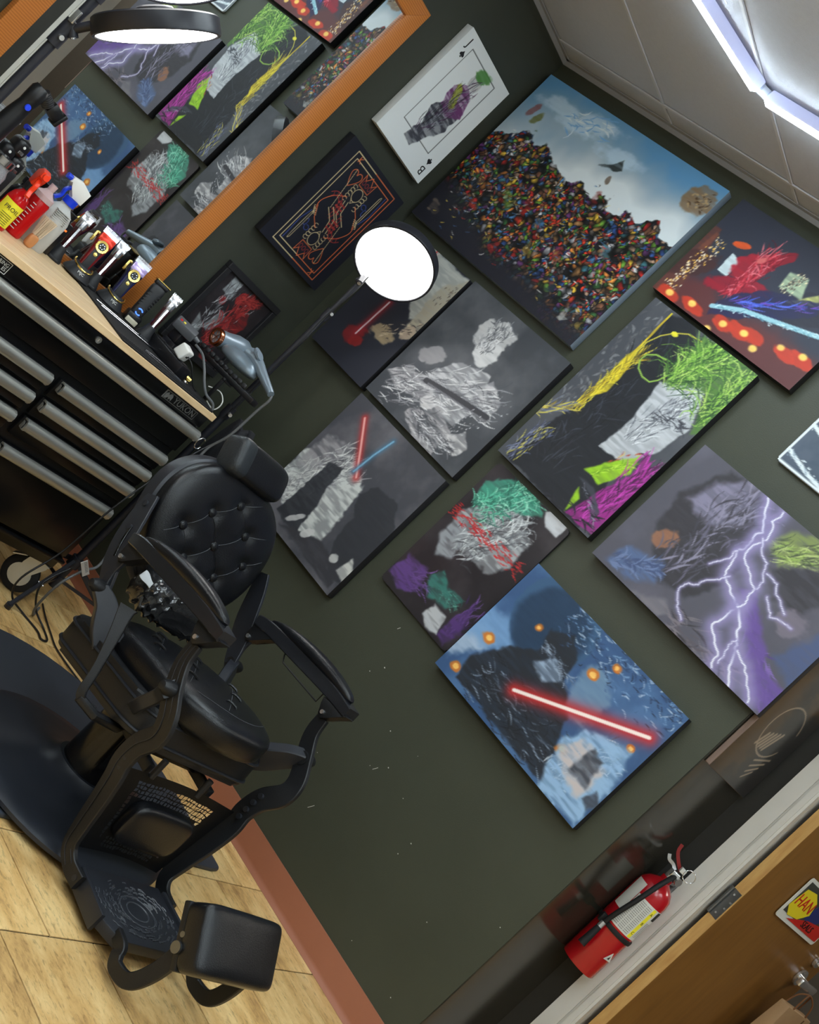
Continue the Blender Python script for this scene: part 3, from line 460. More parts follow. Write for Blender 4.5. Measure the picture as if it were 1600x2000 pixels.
# ------------------------------------------------------------------ painted canvases
def vnoise(h, w_, cell, seed, octaves=4, an=1.0):
    rng = np.random.default_rng(seed); out = np.zeros((h, w_)); amp = 1.0; tot = 0
    for o in range(octaves):
        c = max(1.5, cell / 2 ** o); gh = int(h / c) + 3; gw = int(w_ / (c * an)) + 3
        g = rng.random((gh, gw)); y = np.arange(h) / c; x = np.arange(w_) / (c * an)
        yi = y.astype(int); xi = x.astype(int); fy = y - yi; fx = x - xi; fy = fy * fy * (3 - 2 * fy); fx = fx * fx * (3 - 2 * fx)
        a = g[yi][:, xi]; b = g[yi][:, xi + 1]; cc = g[yi + 1][:, xi]; d = g[yi + 1][:, xi + 1]
        fx_ = fx[None, :]; fy_ = fy[:, None]
        out += amp * ((a * (1 - fx_) + b * fx_) * (1 - fy_) + (cc * (1 - fx_) + d * fx_) * fy_); tot += amp; amp *= 0.5
    return out / tot
def sstep(a, b, x):
    t = np.clip((x - a) / (b - a), 0, 1); return t * t * (3 - 2 * t)
class Art:
    def __init__(s, w_, h, res, bg, seed=1):
        s.w, s.h = w_, h; s.nx = int(w_ / res) + 1; s.ny = int(h / res) + 1
        s.X, s.Y = np.meshgrid(np.linspace(0, w_, s.nx), np.linspace(0, h, s.ny)); s.res = res; s.seed = seed
        s.c = np.empty((s.ny, s.nx, 3)); s.c[:] = bg
        s.n1 = s.noise(0.035, 1, 3) - 0.5; s.n2 = s.noise(0.035, 2, 3) - 0.5; s.n3 = 1.3 * (vnoise(s.ny, s.nx, 0.010 / res, seed * 100 + 3, 4, 5.0) - 0.5)
    def noise(s, size, k, oc=4): return vnoise(s.ny, s.nx, size / s.res, s.seed * 100 + k, oc)
    def mix(s, a, col):
        a = np.clip(a, 0, 1)[..., None]; s.c = s.c * (1 - a) + np.asarray(col, float) * a
    def blob(s, cx, cy, rx, ry, rot, col, soft=0.3, warp=0.5, tex=0.2):
        dx = s.X - cx * s.w; dy = s.Y - cy * s.h; ca, sa = math.cos(rot), math.sin(rot)
        d = np.sqrt(((dx * ca + dy * sa) / rx) ** 2 + ((-dx * sa + dy * ca) / ry) ** 2) + s.n1 * warp * 1.2 + s.n3 * warp * 0.35
        s.mix(sstep(1 + soft / 2, 1 - soft / 2 - 1e-3, d) * (1 - tex * (s.n3 + 0.5)), col)
    def poly(s, pts, col, warp=0.01, soft=0.004, tex=0.25):
        P = [(a * s.w, b * s.h) for a, b in pts]; x = s.X + s.n1 * warp * 2.0; y = s.Y + s.n2 * warp * 2.0
        ins = np.zeros(x.shape, bool); dist = np.full(x.shape, 9.0)
        for (x0, y0), (x1, y1) in zip(P, P[1:] + P[:1]):
            cond = (y0 > y) != (y1 > y)
            with np.errstate(divide='ignore', invalid='ignore'): xi = (x1 - x0) * (y - y0) / ((y1 - y0) or 1e-9) + x0
            ins ^= cond & (x < xi)
            dx, dy = x1 - x0, y1 - y0; t = np.clip(((x - x0) * dx + (y - y0) * dy) / max(dx * dx + dy * dy, 1e-12), 0, 1)
            dist = np.minimum(dist, np.hypot(x - x0 - t * dx, y - y0 - t * dy))
        sd = np.where(ins, dist, -dist)
        s.mix(sstep(-soft, soft, sd) * (1 - tex * np.clip(s.n3 * 3 + 0.5, 0, 1)), col)
    def line(s, pts, wd, col, gc=None, gw=0, taper=0.0, metric=False, closed=False):
        P = [(a, b) if metric else (a * s.w, b * s.h) for a, b in pts]
        if closed: P = P + P[:1]
        mg = wd + (gw or 0) * 2.2 + 2 * s.res
        xs = [p[0] for p in P]; ys = [p[1] for p in P]
        i0 = max(0, int((min(xs) - mg) / s.w * (s.nx - 1))); i1 = min(s.nx, int((max(xs) + mg) / s.w * (s.nx - 1)) + 2)
        j0 = max(0, int((min(ys) - mg) / s.h * (s.ny - 1))); j1 = min(s.ny, int((max(ys) + mg) / s.h * (s.ny - 1)) + 2)
        if i1 <= i0 or j1 <= j0: return
        x = s.X[j0:j1, i0:i1]; y = s.Y[j0:j1, i0:i1]; dist = np.full(x.shape, 9.0); n = len(P) - 1
        for k, ((x0, y0), (x1, y1)) in enumerate(zip(P, P[1:])):
            dx, dy = x1 - x0, y1 - y0; t = np.clip(((x - x0) * dx + (y - y0) * dy) / max(dx * dx + dy * dy, 1e-12), 0, 1)
            d = np.hypot(x - x0 - t * dx, y - y0 - t * dy)
            if taper: d = d + wd * 0.5 * taper * np.abs(2 * (k + t) / n - 1)
            dist = np.minimum(dist, d)
        sub = s.c[j0:j1, i0:i1]
        if gc is not None:
            a = (np.exp(-(dist / gw) ** 2) * 0.85)[..., None]; sub = sub * (1 - a) + np.asarray(gc, float) * a
        a = sstep(wd / 2 + s.res * 0.6, wd / 2 - s.res * 0.6, dist)[..., None]; sub = sub * (1 - a) + np.asarray(col, float) * a
        s.c[j0:j1, i0:i1] = sub
    def strokes(s, cols, n, p0, p1, spread, ln, wd, curve, seed):
        rng = random.Random(seed); x0, y0 = p0[0] * s.w, p0[1] * s.h; x1, y1 = p1[0] * s.w, p1[1] * s.h
        base = math.atan2(y1 - y0, x1 - x0); px, py = -math.sin(base), math.cos(base)
        for i in range(n):
            t = rng.random(); o = (rng.random() + rng.random() - 1) * spread; x = x0 + (x1 - x0) * t + px * o; y = y0 + (y1 - y0) * t + py * o
            a = base + rng.gauss(0, 0.12 + 0.45 * curve); L_ = ln * (0.5 + rng.random()); pts = []; turn = rng.gauss(0, 0.45) * curve
            for k in range(5):
                pts.append((x, y)); x += math.cos(a) * L_ / 4; y += math.sin(a) * L_ / 4; a += turn + rng.gauss(0, 0.1) * curve
            s.line(pts, wd * (0.6 + 0.8 * rng.random()), cols[rng.randrange(len(cols))], taper=0.8, metric=True)
    def ops(s, lst):
        for o in lst:
            if o[0] == 'b': s.blob(o[1][0], o[1][1], o[2], o[3], o[4], o[5], o[6], o[7])
            elif o[0] == 'p': s.poly(o[5], o[1], o[2], o[3], o[4])
            elif o[0] == 'l': s.line(o[5], o[2], o[1], o[3], o[4])
            elif o[0] == 'k': s.strokes(o[1], o[2], o[3], o[4], o[5], o[6], o[7], o[8], o[9])
    def mesh(s, name, parent, y, m, radius=0.0, z0=0.0):
        """flat print: a fine grid facing local -Y, one colour per vertex"""
        nx, ny = s.nx, s.ny
        co = np.zeros((ny, nx, 3)); co[..., 0] = s.X - s.w / 2; co[..., 1] = y; co[..., 2] = s.Y + z0
        idx = np.arange(nx * ny).reshape(ny, nx)
        f = np.stack([idx[:-1, :-1], idx[:-1, 1:], idx[1:, 1:], idx[1:, :-1]], -1).reshape(-1, 4)
        if radius:
            qx = (s.X - s.w / 2)[:-1, :-1] + s.res / 2; qy = (s.Y - s.h / 2)[:-1, :-1] + s.res / 2
            ax = np.maximum(np.abs(qx) - s.w / 2 + radius, 0); ay = np.maximum(np.abs(qy) - s.h / 2 + radius, 0)
            f = f[(np.hypot(ax, ay) < radius).reshape(-1)]
        me = bpy.data.meshes.new(name); n = len(f)
        me.vertices.add(nx * ny); me.vertices.foreach_set('co', co.astype(np.float32).reshape(-1))
        me.loops.add(4 * n); me.loops.foreach_set('vertex_index', f.astype(np.int32).reshape(-1))
        me.polygons.add(n); me.polygons.foreach_set('loop_start', np.arange(0, 4 * n, 4, dtype=np.int32))
        me.update(calc_edges=True)
        at = me.color_attributes.new('paint', 'FLOAT_COLOR', 'POINT')
        v = np.clip(s.c, 0, 255) / 255; v = np.where(v <= 0.04045, v / 12.92, ((v + 0.055) / 1.055) ** 2.4)
        at.data.foreach_set('color', np.concatenate([v, np.ones((ny, nx, 1))], -1).astype(np.float32).reshape(-1))
        me.materials.append(m); o = bpy.data.objects.new(name, me); COL.objects.link(o); o.parent = parent
        return o
def paint_mat(name, rough, coat=0.0):
    m = bpy.data.materials.new(name); m.use_nodes = True; nt = m.node_tree; b = nt.nodes['Principled BSDF']; b.inputs['Roughness'].default_value = rough; b.inputs['Specular IOR Level'].default_value = 0.35
    a = nt.nodes.new('ShaderNodeAttribute'); a.attribute_name = 'paint'; nt.links.new(a.outputs['Color'], b.inputs['Base Color'])
    if coat: b.inputs['Coat Weight'].default_value = coat; b.inputs['Coat Roughness'].default_value = 0.1
    else:
        n = nt.nodes.new('ShaderNodeTexNoise'); n.inputs['Scale'].default_value = 700; tc = nt.nodes.new('ShaderNodeTexCoord'); nt.links.new(tc.outputs['Object'], n.inputs['Vector'])
        bp = nt.nodes.new('ShaderNodeBump'); bp.inputs['Strength'].default_value = 0.25; bp.inputs['Distance'].default_value = 0.001; nt.links.new(n.outputs['Fac'], bp.inputs['Height']); nt.links.new(bp.outputs[0], b.inputs['Normal'])
    return m
m_canvas = paint_mat('canvas_print', 0.55); m_metalprint = paint_mat('gloss_metal_print', 0.3, 0.35)
m_edge_k = mat('black_canvas_edge', (26, 26, 30), rough=0.6); m_edge_b = mat('pale_blue_canvas_edge', (120, 134, 150), rough=0.6); m_edge_w = mat('white_canvas_edge', (214, 218, 220), rough=0.6)
RES = 0.0034

def canvas(art, label, u0, u1, z0, z1, side='back', edge=None, t=0.036, gap=0.002, cat='canvas print', name='canvas_print', m=None, radius=0.0, tiltz=0.0):
    uc = (u0 + u1) / 2
    if side == 'back': r = thing(name, label, cat, (uc, 0, z0), 0, None, rot=(0, tiltz, 0))
    else: r = thing(name, label, cat, (XL, uc, z0), PI / 2)
    w_, h = u1 - u0, z1 - z0
    bm = BM()
    if radius: prism(bm, [(x, z + h / 2) for x, z in rrect(w_, h, radius)], t - gap, Matrix.Translation((0, -gap, 0)) @ Matrix.Rotation(PI / 2, 4, 'X'))
    else: box(bm, (0, -(t + gap) / 2 - gap / 2 + gap / 2, h / 2), (w_, t - gap, h), bev=0.0025, seg=2)
    obj('stretcher' if not radius else 'metal_panel', bm, edge or m_edge_k, r)
    if art is not None: art.mesh('print', r, -t - 0.0012, m or m_canvas, radius=radius * 0.9 if radius else 0)
    return r
SZ = lambda u0, u1, z0, z1: (u1 - u0, z1 - z0)

# 1 crowd of colour under a pale sky
a = Art(0.96, 0.734, RES, (150, 190, 220), 11)
g = a.Y / a.h; n = a.noise(0.25, 7)
sky = np.array((96, 152, 198.0)) * np.clip((g + (n - 0.5) * 0.5 - 0.62) / 0.38, 0, 1)[..., None] ** 1.3 + np.array((214, 224, 230.0)) * (1 - np.clip((g + (n - 0.5) * 0.5 - 0.62) / 0.38, 0, 1))[..., None]
a.c = sky
for cx, cy in ((0.17, 0.89), (0.36, 0.915), (0.30, 0.86), (0.55, 0.84)): a.blob(cx, cy, 0.10, 0.03, 0.1, (186, 212, 232), 0.8, 0.8)
a.strokes([(120, 172, 220), (220, 232, 240)], 40, (0.2, 0.86), (0.42, 0.92), 0.06, 0.05, 0.006, 0.5, 4)
u = a.X / a.w
top = 0.64 + 0.06 * np.sin(u * 9) * 0.5 + (a.noise(0.06, 8) - 0.5) * 0.22 - 0.06 * np.clip((0.08 - u) / 0.08, 0, 1)
low = 0.20 - 0.15 * np.clip(u / 0.6, 0, 1) + (a.noise(0.08, 9) - 0.5) * 0.16
a.mix(sstep(-0.01, 0.01, top - g), (34, 34, 44))
rng = np.random.default_rng(5); ns = 2600
sx = rng.random(ns); sy = rng.random(ns) * 0.80; pal = np.array([(176, 40, 36), (200, 60, 40), (60, 110, 60), (110, 160, 60), (206, 170, 60), (50, 80, 140), (80, 130, 180), (150, 110, 70), (120, 80, 60), (40, 40, 48), (28, 28, 34), (190, 190, 196), (110, 60, 120), (60, 110, 120), (210, 130, 60), (90, 84, 80), (160, 130, 110), (36, 48, 60)], float)
pc = pal[rng.integers(0, len(pal), ns)] * (0.65 + 0.5 * rng.random((ns, 1)))
best = np.full(a.X.shape, 9.0); lab = np.zeros(a.X.shape, int); second = np.full(a.X.shape, 9.0)
wx = a.X + a.n1 * 0.03; wy = a.Y + a.n2 * 0.03; cell = 0.032
for i in range(ns):
    px, py = sx[i] * a.w, sy[i] * a.h
    i0 = max(0, int((px - cell) / a.res)); i1 = int((px + cell) / a.res) + 2; j0 = max(0, int((py - cell) / a.res)); j1 = int((py + cell) / a.res) + 2
    th = rng.random() * PI; ca, sa = math.cos(th), math.sin(th); st_ = 1.0 + 0.9 * rng.random()
    dx = wx[j0:j1, i0:i1] - px; dy = wy[j0:j1, i0:i1] - py
    d = np.hypot((dx * ca + dy * sa) * st_, (-dx * sa + dy * ca)); b = best[j0:j1, i0:i1]; mk = d < b
    second[j0:j1, i0:i1] = np.where(mk, b, np.minimum(second[j0:j1, i0:i1], d)); lab[j0:j1, i0:i1] = np.where(mk, i, lab[j0:j1, i0:i1]); best[j0:j1, i0:i1] = np.where(mk, d, b)
cells = pc[lab] * np.clip(1.15 - best / 0.022, 0.25, 1.2)[..., None] * np.clip((second - best) / 0.0035, 0.25, 1)[..., None]
msk = sstep(-0.01, 0.01, top - g) * sstep(-0.05, 0.10, g - low) * (0.55 + 0.45 * sstep(0.0, 0.25, g))
a.c = a.c * (1 - msk[..., None]) + cells * msk[..., None]
for cx, cy, rx, ry, col in ((0.30, 0.36, 0.07, 0.03, (110, 150, 50)), (0.40, 0.40, 0.03, 0.06, (180, 40, 34)), (0.50, 0.35, 0.05, 0.025, (60, 110, 150)), (0.20, 0.23, 0.04, 0.03, (190, 44, 40)), (0.14, 0.36, 0.03, 0.05, (120, 90, 70)), (0.66, 0.30, 0.03, 0.04, (170, 60, 60)), (0.80, 0.45, 0.04, 0.05, (90, 130, 150)), (0.55, 0.22, 0.05, 0.02, (200, 160, 60)), (0.42, 0.13, 0.045, 0.02, (150, 40, 40)), (0.74, 0.18, 0.03, 0.06, (40, 60, 76)), (0.88, 0.10, 0.02, 0.05, (190, 190, 186)), (0.60, 0.62, 0.03, 0.05, (120, 40, 36)), (0.06, 0.10, 0.05, 0.045, (126, 110, 96))):
    a.blob(cx, cy, rx * 0.5, ry * 0.5, rng.random() * 3, col, 0.6, 1.4, 0.9); a.blob(cx + rx * 0.5, cy - ry * 0.5, rx * 0.3, ry * 0.4, rng.random() * 3, [v * 0.8 for v in col], 0.6, 1.6, 0.9)
a.strokes([(28, 28, 34), (230, 226, 220), (190, 50, 44), (70, 110, 160), (220, 190, 80)], 420, (0.06, 0.36), (0.95, 0.36), 0.25, 0.02, 0.003, 0.6, 6)
a.blob(0.936, 0.885, 0.062, 0.055, 0.3, (128, 100, 70), 0.2, 0.4, 0.5); a.strokes([(80, 60, 40), (176, 150, 110)], 40, (0.90, 0.87), (0.975, 0.90), 0.04, 0.014, 0.006, 0.6, 8)
a.poly([(0.50, 0.76), (0.545, 0.80), (0.57, 0.845), (0.60, 0.80), (0.575, 0.77)], (52, 60, 62), 0.012, 0.003, 0.3); a.blob(0.585, 0.72, 0.012, 0.02, 0.4, (110, 96, 84), 0.3, 0.6)
a.blob(0.07, 0.80, 0.016, 0.035, -0.4, (134, 96, 100), 0.4, 0.8); a.blob(0.115, 0.77, 0.016, 0.03, -0.4, (110, 116, 70), 0.4, 0.8)
canvas(a, 'largest canvas, a crowd of tiny colour flecks under pale blue sky', 0.0, 0.96, 1.918, 2.652, edge=m_edge_b)
# 2..9 loose abstract compositions
def art(key, u0, u1, z0, z1, bg, seed, grad=None, cloud=None):
    b = Art(u1 - u0, z1 - z0, RES, bg, seed)
    if grad: 
        t = sstep(grad[1], grad[2], b.Y / b.h + (b.noise(0.15, 5) - 0.5) * 0.25)[..., None]; b.c = b.c * (1 - t) + np.asarray(grad[0], float) * t
    if cloud: b.mix(np.clip((b.noise(0.12, 6, 5) - 0.42) * 3.2, 0, 1) * cloud[1], cloud[0])
    L_ = ART[key]
    if key == 'storm':
        rj = random.Random(9); L2 = []
        for o in L_:
            if o[0] == 'l':
                P = [tuple(p) for p in o[5]]
                for it in range(3):
                    Q = []
                    for p, q in zip(P, P[1:]):
                        d = math.hypot(q[0] - p[0], q[1] - p[1]); Q += [p, ((p[0] + q[0]) / 2 + rj.uniform(-.13, .13) * d, (p[1] + q[1]) / 2 + rj.uniform(-.13, .13) * d)]
                    P = Q + [P[-1]]
                o = (o[0], o[1], o[2] * 0.85, o[3], o[4] * 0.8, P)
            L2.append(o)
        L_ = L2
    b.ops(L_); return b
a = art('city', 1.02, 1.64, 2.243, 2.655, (92, 50, 52), 12, ((52, 56, 70), 0.18, 0.34))
canvas(a, 'night street canvas of crimson and orange patches, just under the ceiling', 1.02, 1.64, 2.243, 2.655)
a = art('white', 0.467, 1.012, 1.328, 1.876, (66, 69, 75), 13, None, ((104, 106, 112), 0.55))
canvas(a, 'square dark grey canvas with loose white brushwork', 0.467, 1.012, 1.328, 1.876)
a = art('ember', 0.10, 0.447, 1.315, 1.868, (44, 46, 56), 14)
canvas(a, 'half beige half navy canvas with a thin red streak, behind the lit round lamp', 0.10, 0.447, 1.315, 1.868)
a = art('duel', 0.47, 1.003, 0.748, 1.305, (70, 71, 78), 15, None, ((112, 110, 116), 0.7))
canvas(a, 'grey canvas with a red streak crossing a blue one, beside the headrest', 0.47, 1.003, 0.748, 1.305)
a = art('halves', 1.06, 1.53, 1.50, 2.222, (72, 75, 82), 16, None, ((92, 94, 100), 0.6))
canvas(a, 'tall canvas of yellow, green and magenta brushwork around black', 1.06, 1.53, 1.50, 2.222)
a = art('beam', 1.475, 2.165, 0.884, 1.336, (58, 88, 130), 17, None, ((88, 124, 168), 0.7))
canvas(a, 'blue canvas crossed by a glowing red beam, lowest on the wall', 1.475, 2.165, 0.884, 1.336)
a = art('storm', 1.577, 2.288, 1.477, 1.955, (86, 85, 96), 18, None, ((104, 102, 116), 0.6))
canvas(a, 'violet grey canvas with branching white lightning', 1.577, 2.288, 1.477, 1.955)
a = art('mint', 1.083, 1.46, 0.925, 1.478, (44, 40, 44), 19, None, ((80, 74, 78), 0.5))
canvas(a, 'thin glossy metal print with mint green scribble and red scratches', 1.083, 1.46, 0.925, 1.478, t=0.012, gap=0.004, cat='metal print', name='metal_print', m=m_metalprint, radius=0.018)
b = Art(0.34, 0.45, RES, (70, 84, 100), 20); b.mix(np.clip((b.noise(0.06, 6) - 0.4) * 3, 0, 1) * 0.5, (98, 106, 122))
for k in range(4):
    y0 = 0.05 + 0.22 * k; b.line([(0, y0 + 0.06 + 0.01 * math.sin(k)), (0.3, y0 - 0.0), (0.6, y0 - 0.03), (1, y0 + 0.02)], 0.012, (224, 234, 240)); b.strokes([(226, 236, 242), (150, 168, 184)], 50, (0, y0 + 0.05), (0.7, y0 - 0.02), 0.012, 0.012, 0.004, 0.6, 30 + k)
b.blob(0.35, 0.42, 0.05, 0.05, 0.3, (176, 160, 128), 0.3, 0.6); b.strokes([(90, 80, 70), (206, 190, 150)], 60, (0.25, 0.4), (0.5, 0.45), 0.05, 0.015, 0.004, 0.7, 41)
for r_ in (0,): b.line([(0.012, 0.012), (0.988, 0.012), (0.988, 0.988), (0.012, 0.988)], 0.009, (226, 234, 240), closed=True)
canvas(b, 'small white edged metal print with blue grey waves at the right edge of the photo', 1.762, 2.102, 2.062, 2.512, t=0.012, gap=0.004, cat='metal print', name='metal_print', m=m_metalprint, radius=0.018, edge=mat('white_print_edge', (222, 230, 236), rough=0.4))

# playing card canvases on the left wall
INK = (26, 26, 30)
b = Art(0.35, 0.472, 0.0024, (220, 225, 228), 21)
fr = [(0.2, 0.2), (0.2, 0.915), (0.79, 0.915), (0.79, 0.2)]; b.line(fr, 0.0026, INK, closed=True)
b.poly([(0.36, 0.13), (0.52, 0.11), (0.62, 0.28), (0.74, 0.40), (0.72, 0.55), (0.58, 0.60), (0.42, 0.55), (0.34, 0.42), (0.40, 0.30)], (60, 62, 72), 0.010, 0.003, 0.5)
b.poly([(0.40, 0.50), (0.60, 0.46), (0.76, 0.56), (0.66, 0.72), (0.50, 0.76), (0.36, 0.66)], (104, 56, 104), 0.010, 0.003, 0.5)
b.blob(0.56, 0.80, 0.032, 0.03, 0.4, (186, 186, 186), 0.2, 0.5); b.blob(0.58, 0.88, 0.042, 0.024, 0.2, (74, 130, 62), 0.3, 0.7); b.blob(0.50, 0.60, 0.018, 0.05, 0.5, (150, 160, 60), 0.3, 0.7)
b.strokes([(24, 24, 30), (120, 124, 136), (60, 30, 64)], 90, (0.45, 0.2), (0.56, 0.75), 0.05, 0.05, 0.003, 0.3, 22)
c_card = canvas(b, 'white playing card canvas with J and B corners and spade marks', -0.475, -0.125, 1.998, 2.470, side='left', edge=m_edge_w)
m_ink = mat('card_ink', (26, 26, 30), rough=0.5)
def spade(parent, x, z, s, flip):
    pts = []
    for i in range(13):
        a_ = PI * i / 12; pts.append((-0.5 + 0.5 * math.cos(a_) * -1 * 1 if False else 0, 0))
    P = [(0, 1.0), (0.25, 0.62), (0.62, 0.30), (0.66, 0.02), (0.45, -0.16), (0.2, -0.12), (0.08, -0.02), (0.22, -0.42), (-0.22, -0.42), (-0.08, -0.02), (-0.2, -0.12), (-0.45, -0.16), (-0.66, 0.02), (-0.62, 0.30), (-0.25, 0.62)]
    k = -1 if flip else 1
    bm = BM(); prism(bm, [(p[0] * s * k, p[1] * s * k) for p in P], 0.0006, Matrix.Translation((x, -0.0374, z)) @ Matrix.Rotation(PI / 2, 4, 'X')); return obj('spade_mark', bm, m_ink, parent, sharp=None)
def cu(x, w_=0.35): return (x - 0.5) * w_
spade(c_card, cu(0.145), 0.815 * 0.472, 0.019, False); spade(c_card, cu(0.885), 0.180 * 0.472, 0.019, True)
text('letter', 'J', 0.05, m_ink, c_card, (cu(0.11), -0.0374, 0.915 * 0.472), ROT_X, 0.0003); text('letter', 'B', 0.05, m_ink, c_card, (cu(0.89), -0.0374, 0.085 * 0.472), (PI / 2, PI, 0), 0.0003)

b = Art(0.397, 0.47, 0.0022, (25, 27, 38), 22)
O, CR, RD_, BL = (214, 108, 62), (222, 200, 152), (166, 54, 50), (66, 88, 170)
def card_frame(o, col1, col2):
    b.line([(0.16 + o, 0.045 + o), (0.16 + o, 0.955 - o), (0.5, 0.955 - o)], 0.0034, col1); b.line([(0.5, 0.955 - o), (0.875 - o, 0.955 - o), (0.875 - o, 0.5)], 0.0034, col2)
    b.line([(0.875 - o, 0.5), (0.875 - o, 0.045 + o), (0.5, 0.045 + o)], 0.0034, col2); b.line([(0.5, 0.045 + o), (0.16 + o, 0.045 + o)], 0.0034, col1)
card_frame(0.0, CR, O); card_frame(0.045, CR, O)
def sym(f):   # draw once upright, once turned half round the card centre
    f(lambda x, y: (x, y)); f(lambda x, y: (1.035 - x, 1.0 - y))
def arc(cx, cy, rx, ry, a0, a1, n=14): return [(cx + rx * math.cos(math.radians(a0 + (a1 - a0) * i / n)), cy + ry * math.sin(math.radians(a0 + (a1 - a0) * i / n))) for i in range(n + 1)]
def king(T):
    def ln(pts, wd, col, sm=True):
        if sm and len(pts) > 3 and col is not RD_: pts = [(p.x, p.y) for p in catmull([(q[0], q[1], 0) for q in pts], 5)]
        b.line([T(*p) for p in pts], wd * 0.9, col)
    hx, hy = 0.345, 0.80
    heart = [(hx, hy - 0.075), (hx - 0.05, hy - 0.02), (hx - 0.075, hy + 0.03), (hx - 0.05, hy + 0.06), (hx - 0.015, hy + 0.055), (hx, hy + 0.03), (hx + 0.015, hy + 0.055), (hx + 0.05, hy + 0.06), (hx + 0.075, hy + 0.03), (hx + 0.05, hy - 0.02), (hx, hy - 0.075)]
    ln(heart, 0.0034, O); ln([(0.235, 0.90), (0.235, 0.945)], 0.004, O); ln([(0.27, 0.945), (0.238, 0.922), (0.27, 0.90)], 0.0034, O)
    ln([(0.44, 0.80), (0.43, 0.90), (0.47, 0.86), (0.52, 0.92), (0.57, 0.86), (0.61, 0.90), (0.60, 0.80), (0.44, 0.80)], 0.0032, O, False)
    for k in range(3): ln(arc(0.47 + 0.05 * k, 0.84, 0.018, 0.018, 0, 360), 0.0024, RD_)
    ln(arc(0.52, 0.735, 0.06, 0.055, 0, 360), 0.0028, CR)
    for k in range(5): ln(arc(0.43 + 0.0 * k, 0.77 - 0.03 * k, 0.025, 0.016, 20, 300), 0.0024, CR); ln(arc(0.61, 0.77 - 0.03 * k, 0.025, 0.016, -120, 160), 0.0024, CR)
    ln([(0.49, 0.69), (0.52, 0.655), (0.55, 0.69)], 0.0026, CR)
    ln([(0.44, 0.67), (0.32, 0.60), (0.25, 0.50), (0.27, 0.43)], 0.0034, O); ln([(0.60, 0.67), (0.70, 0.62), (0.77, 0.54)], 0.0034, O)
    ln(arc(0.36, 0.52, 0.12, 0.13, -30, 140), 0.0028, RD_); ln(arc(0.36, 0.52, 0.085, 0.095, -30, 140), 0.0028, RD_)
    for k in range(7):
        a_ = math.radians(-20 + 24 * k); ln([(0.36 + 0.088 * math.cos(a_), 0.52 + 0.098 * math.sin(a_)), (0.36 + 0.118 * math.cos(a_), 0.52 + 0.128 * math.sin(a_))], 0.0024, RD_)
    ln([(0.46, 0.64), (0.50, 0.52), (0.62, 0.46)], 0.0034, CR); ln([(0.50, 0.65), (0.535, 0.55), (0.66, 0.49)], 0.0034, CR)
    for k in range(4): ln(arc(0.27 + 0.012 * k, 0.44 - 0.012 * k, 0.03, 0.012, 150, 330), 0.0024, CR)
    ln([(0.39, 0.52), (0.30, 0.86)], 0.0024, CR); ln(arc(0.68, 0.72, 0.03, 0.02, 0, 300), 0.0024, BL); ln(arc(0.73, 0.69, 0.02, 0.03, 60, 330), 0.0024, BL); ln([(0.80, 0.90), (0.81, 0.70), (0.78, 0.60)], 0.0028, BL)
    ln([(0.745, 0.86), (0.745, 0.62), (0.765, 0.62), (0.765, 0.86), (0.745, 0.86)], 0.0024, CR)
    for k in range(12): b.blob(*T(0.42 + 0.03 * (k % 4), 0.60 - 0.035 * (k // 4)), 0.005, 0.005, 0, RD_, 0.4, 0)
sym(king)
canvas(b, 'dark navy playing card canvas with an orange line drawn king of hearts', -0.502, -0.105, 1.443, 1.913, side='left')

# framed red picture low on the left wall
b = Art(0.28, 0.31, 0.0026, (34, 30, 34), 23); b.mix(np.clip((b.noise(0.05, 6) - 0.45) * 3, 0, 1) * 0.4, (66, 60, 64)); b.ops(ART['red'])
r = thing('framed_picture', 'small black framed picture in reds and greys behind the hair dryer', 'picture', (XL, -0.305, 0.938), PI / 2)
bm = BM()
for c_, s_ in (((0, -0.0125, 0.013), (0.334, 0.025, 0.026)), ((0, -0.0125, 0.349), (0.334, 0.025, 0.026)), ((-0.154, -0.0125, 0.181), (0.026, 0.025, 0.31)), ((0.154, -0.0125, 0.181), (0.026, 0.025, 0.31))): box(bm, c_, s_, bev=0.002, seg=1)
obj('frame', bm, m_edge_k, r); b.mesh('print', r, -0.012, m_canvas, z0=0.026)
bm = BM(); box(bm, (0, -0.006, 0.181), (0.30, 0.01, 0.33)); obj('backing', bm, m_edge_k, r, sharp=None)

# dark print on the return wall, seen almost edge on
b = Art(0.36, 0.46, RES, (38, 36, 36), 24); b.blob(0.15, 0.45, 0.10, 0.2, 0.2, (70, 52, 34), 0.8, 0.6); b.blob(0.75, 0.9, 0.12, 0.1, 0.2, (84, 62, 38), 0.8, 0.7)
TN = (150, 132, 112)
b.line(arc(0.52, 0.46, 0.30, 0.20, 20, 330, 24), 0.006, TN)
for k in range(5): b.line([(0.30 + 0.05 * k, 0.30), (0.36 + 0.06 * k, 0.40 + 0.015 * k)], 0.012, TN)
for k in range(4): b.line([(0.55 + 0.02 * k, 0.22 - 0.045 * k), (0.80 - 0.03 * k, 0.29 - 0.045 * k)], 0.007, TN)
ang = math.atan2(RD, 0.036)
r = thing('wood_backed_print', 'dark print with a wooden edge on the glossy return wall above the extinguisher', 'print', (XE + 0.0222, 0.189, 1.288), ang)
bm = BM(); box(bm, (0, -0.009, 0.23), (0.362, 0.018, 0.462), bev=0.0015, seg=1); obj('wood_panel', bm, mat('grey_brown_wood', (126, 104, 92), rough=0.55, noise=0.25, nscale=8, stretch=(8, 8, 1)), r)
b.mesh('print', r, -0.0188, m_metalprint)
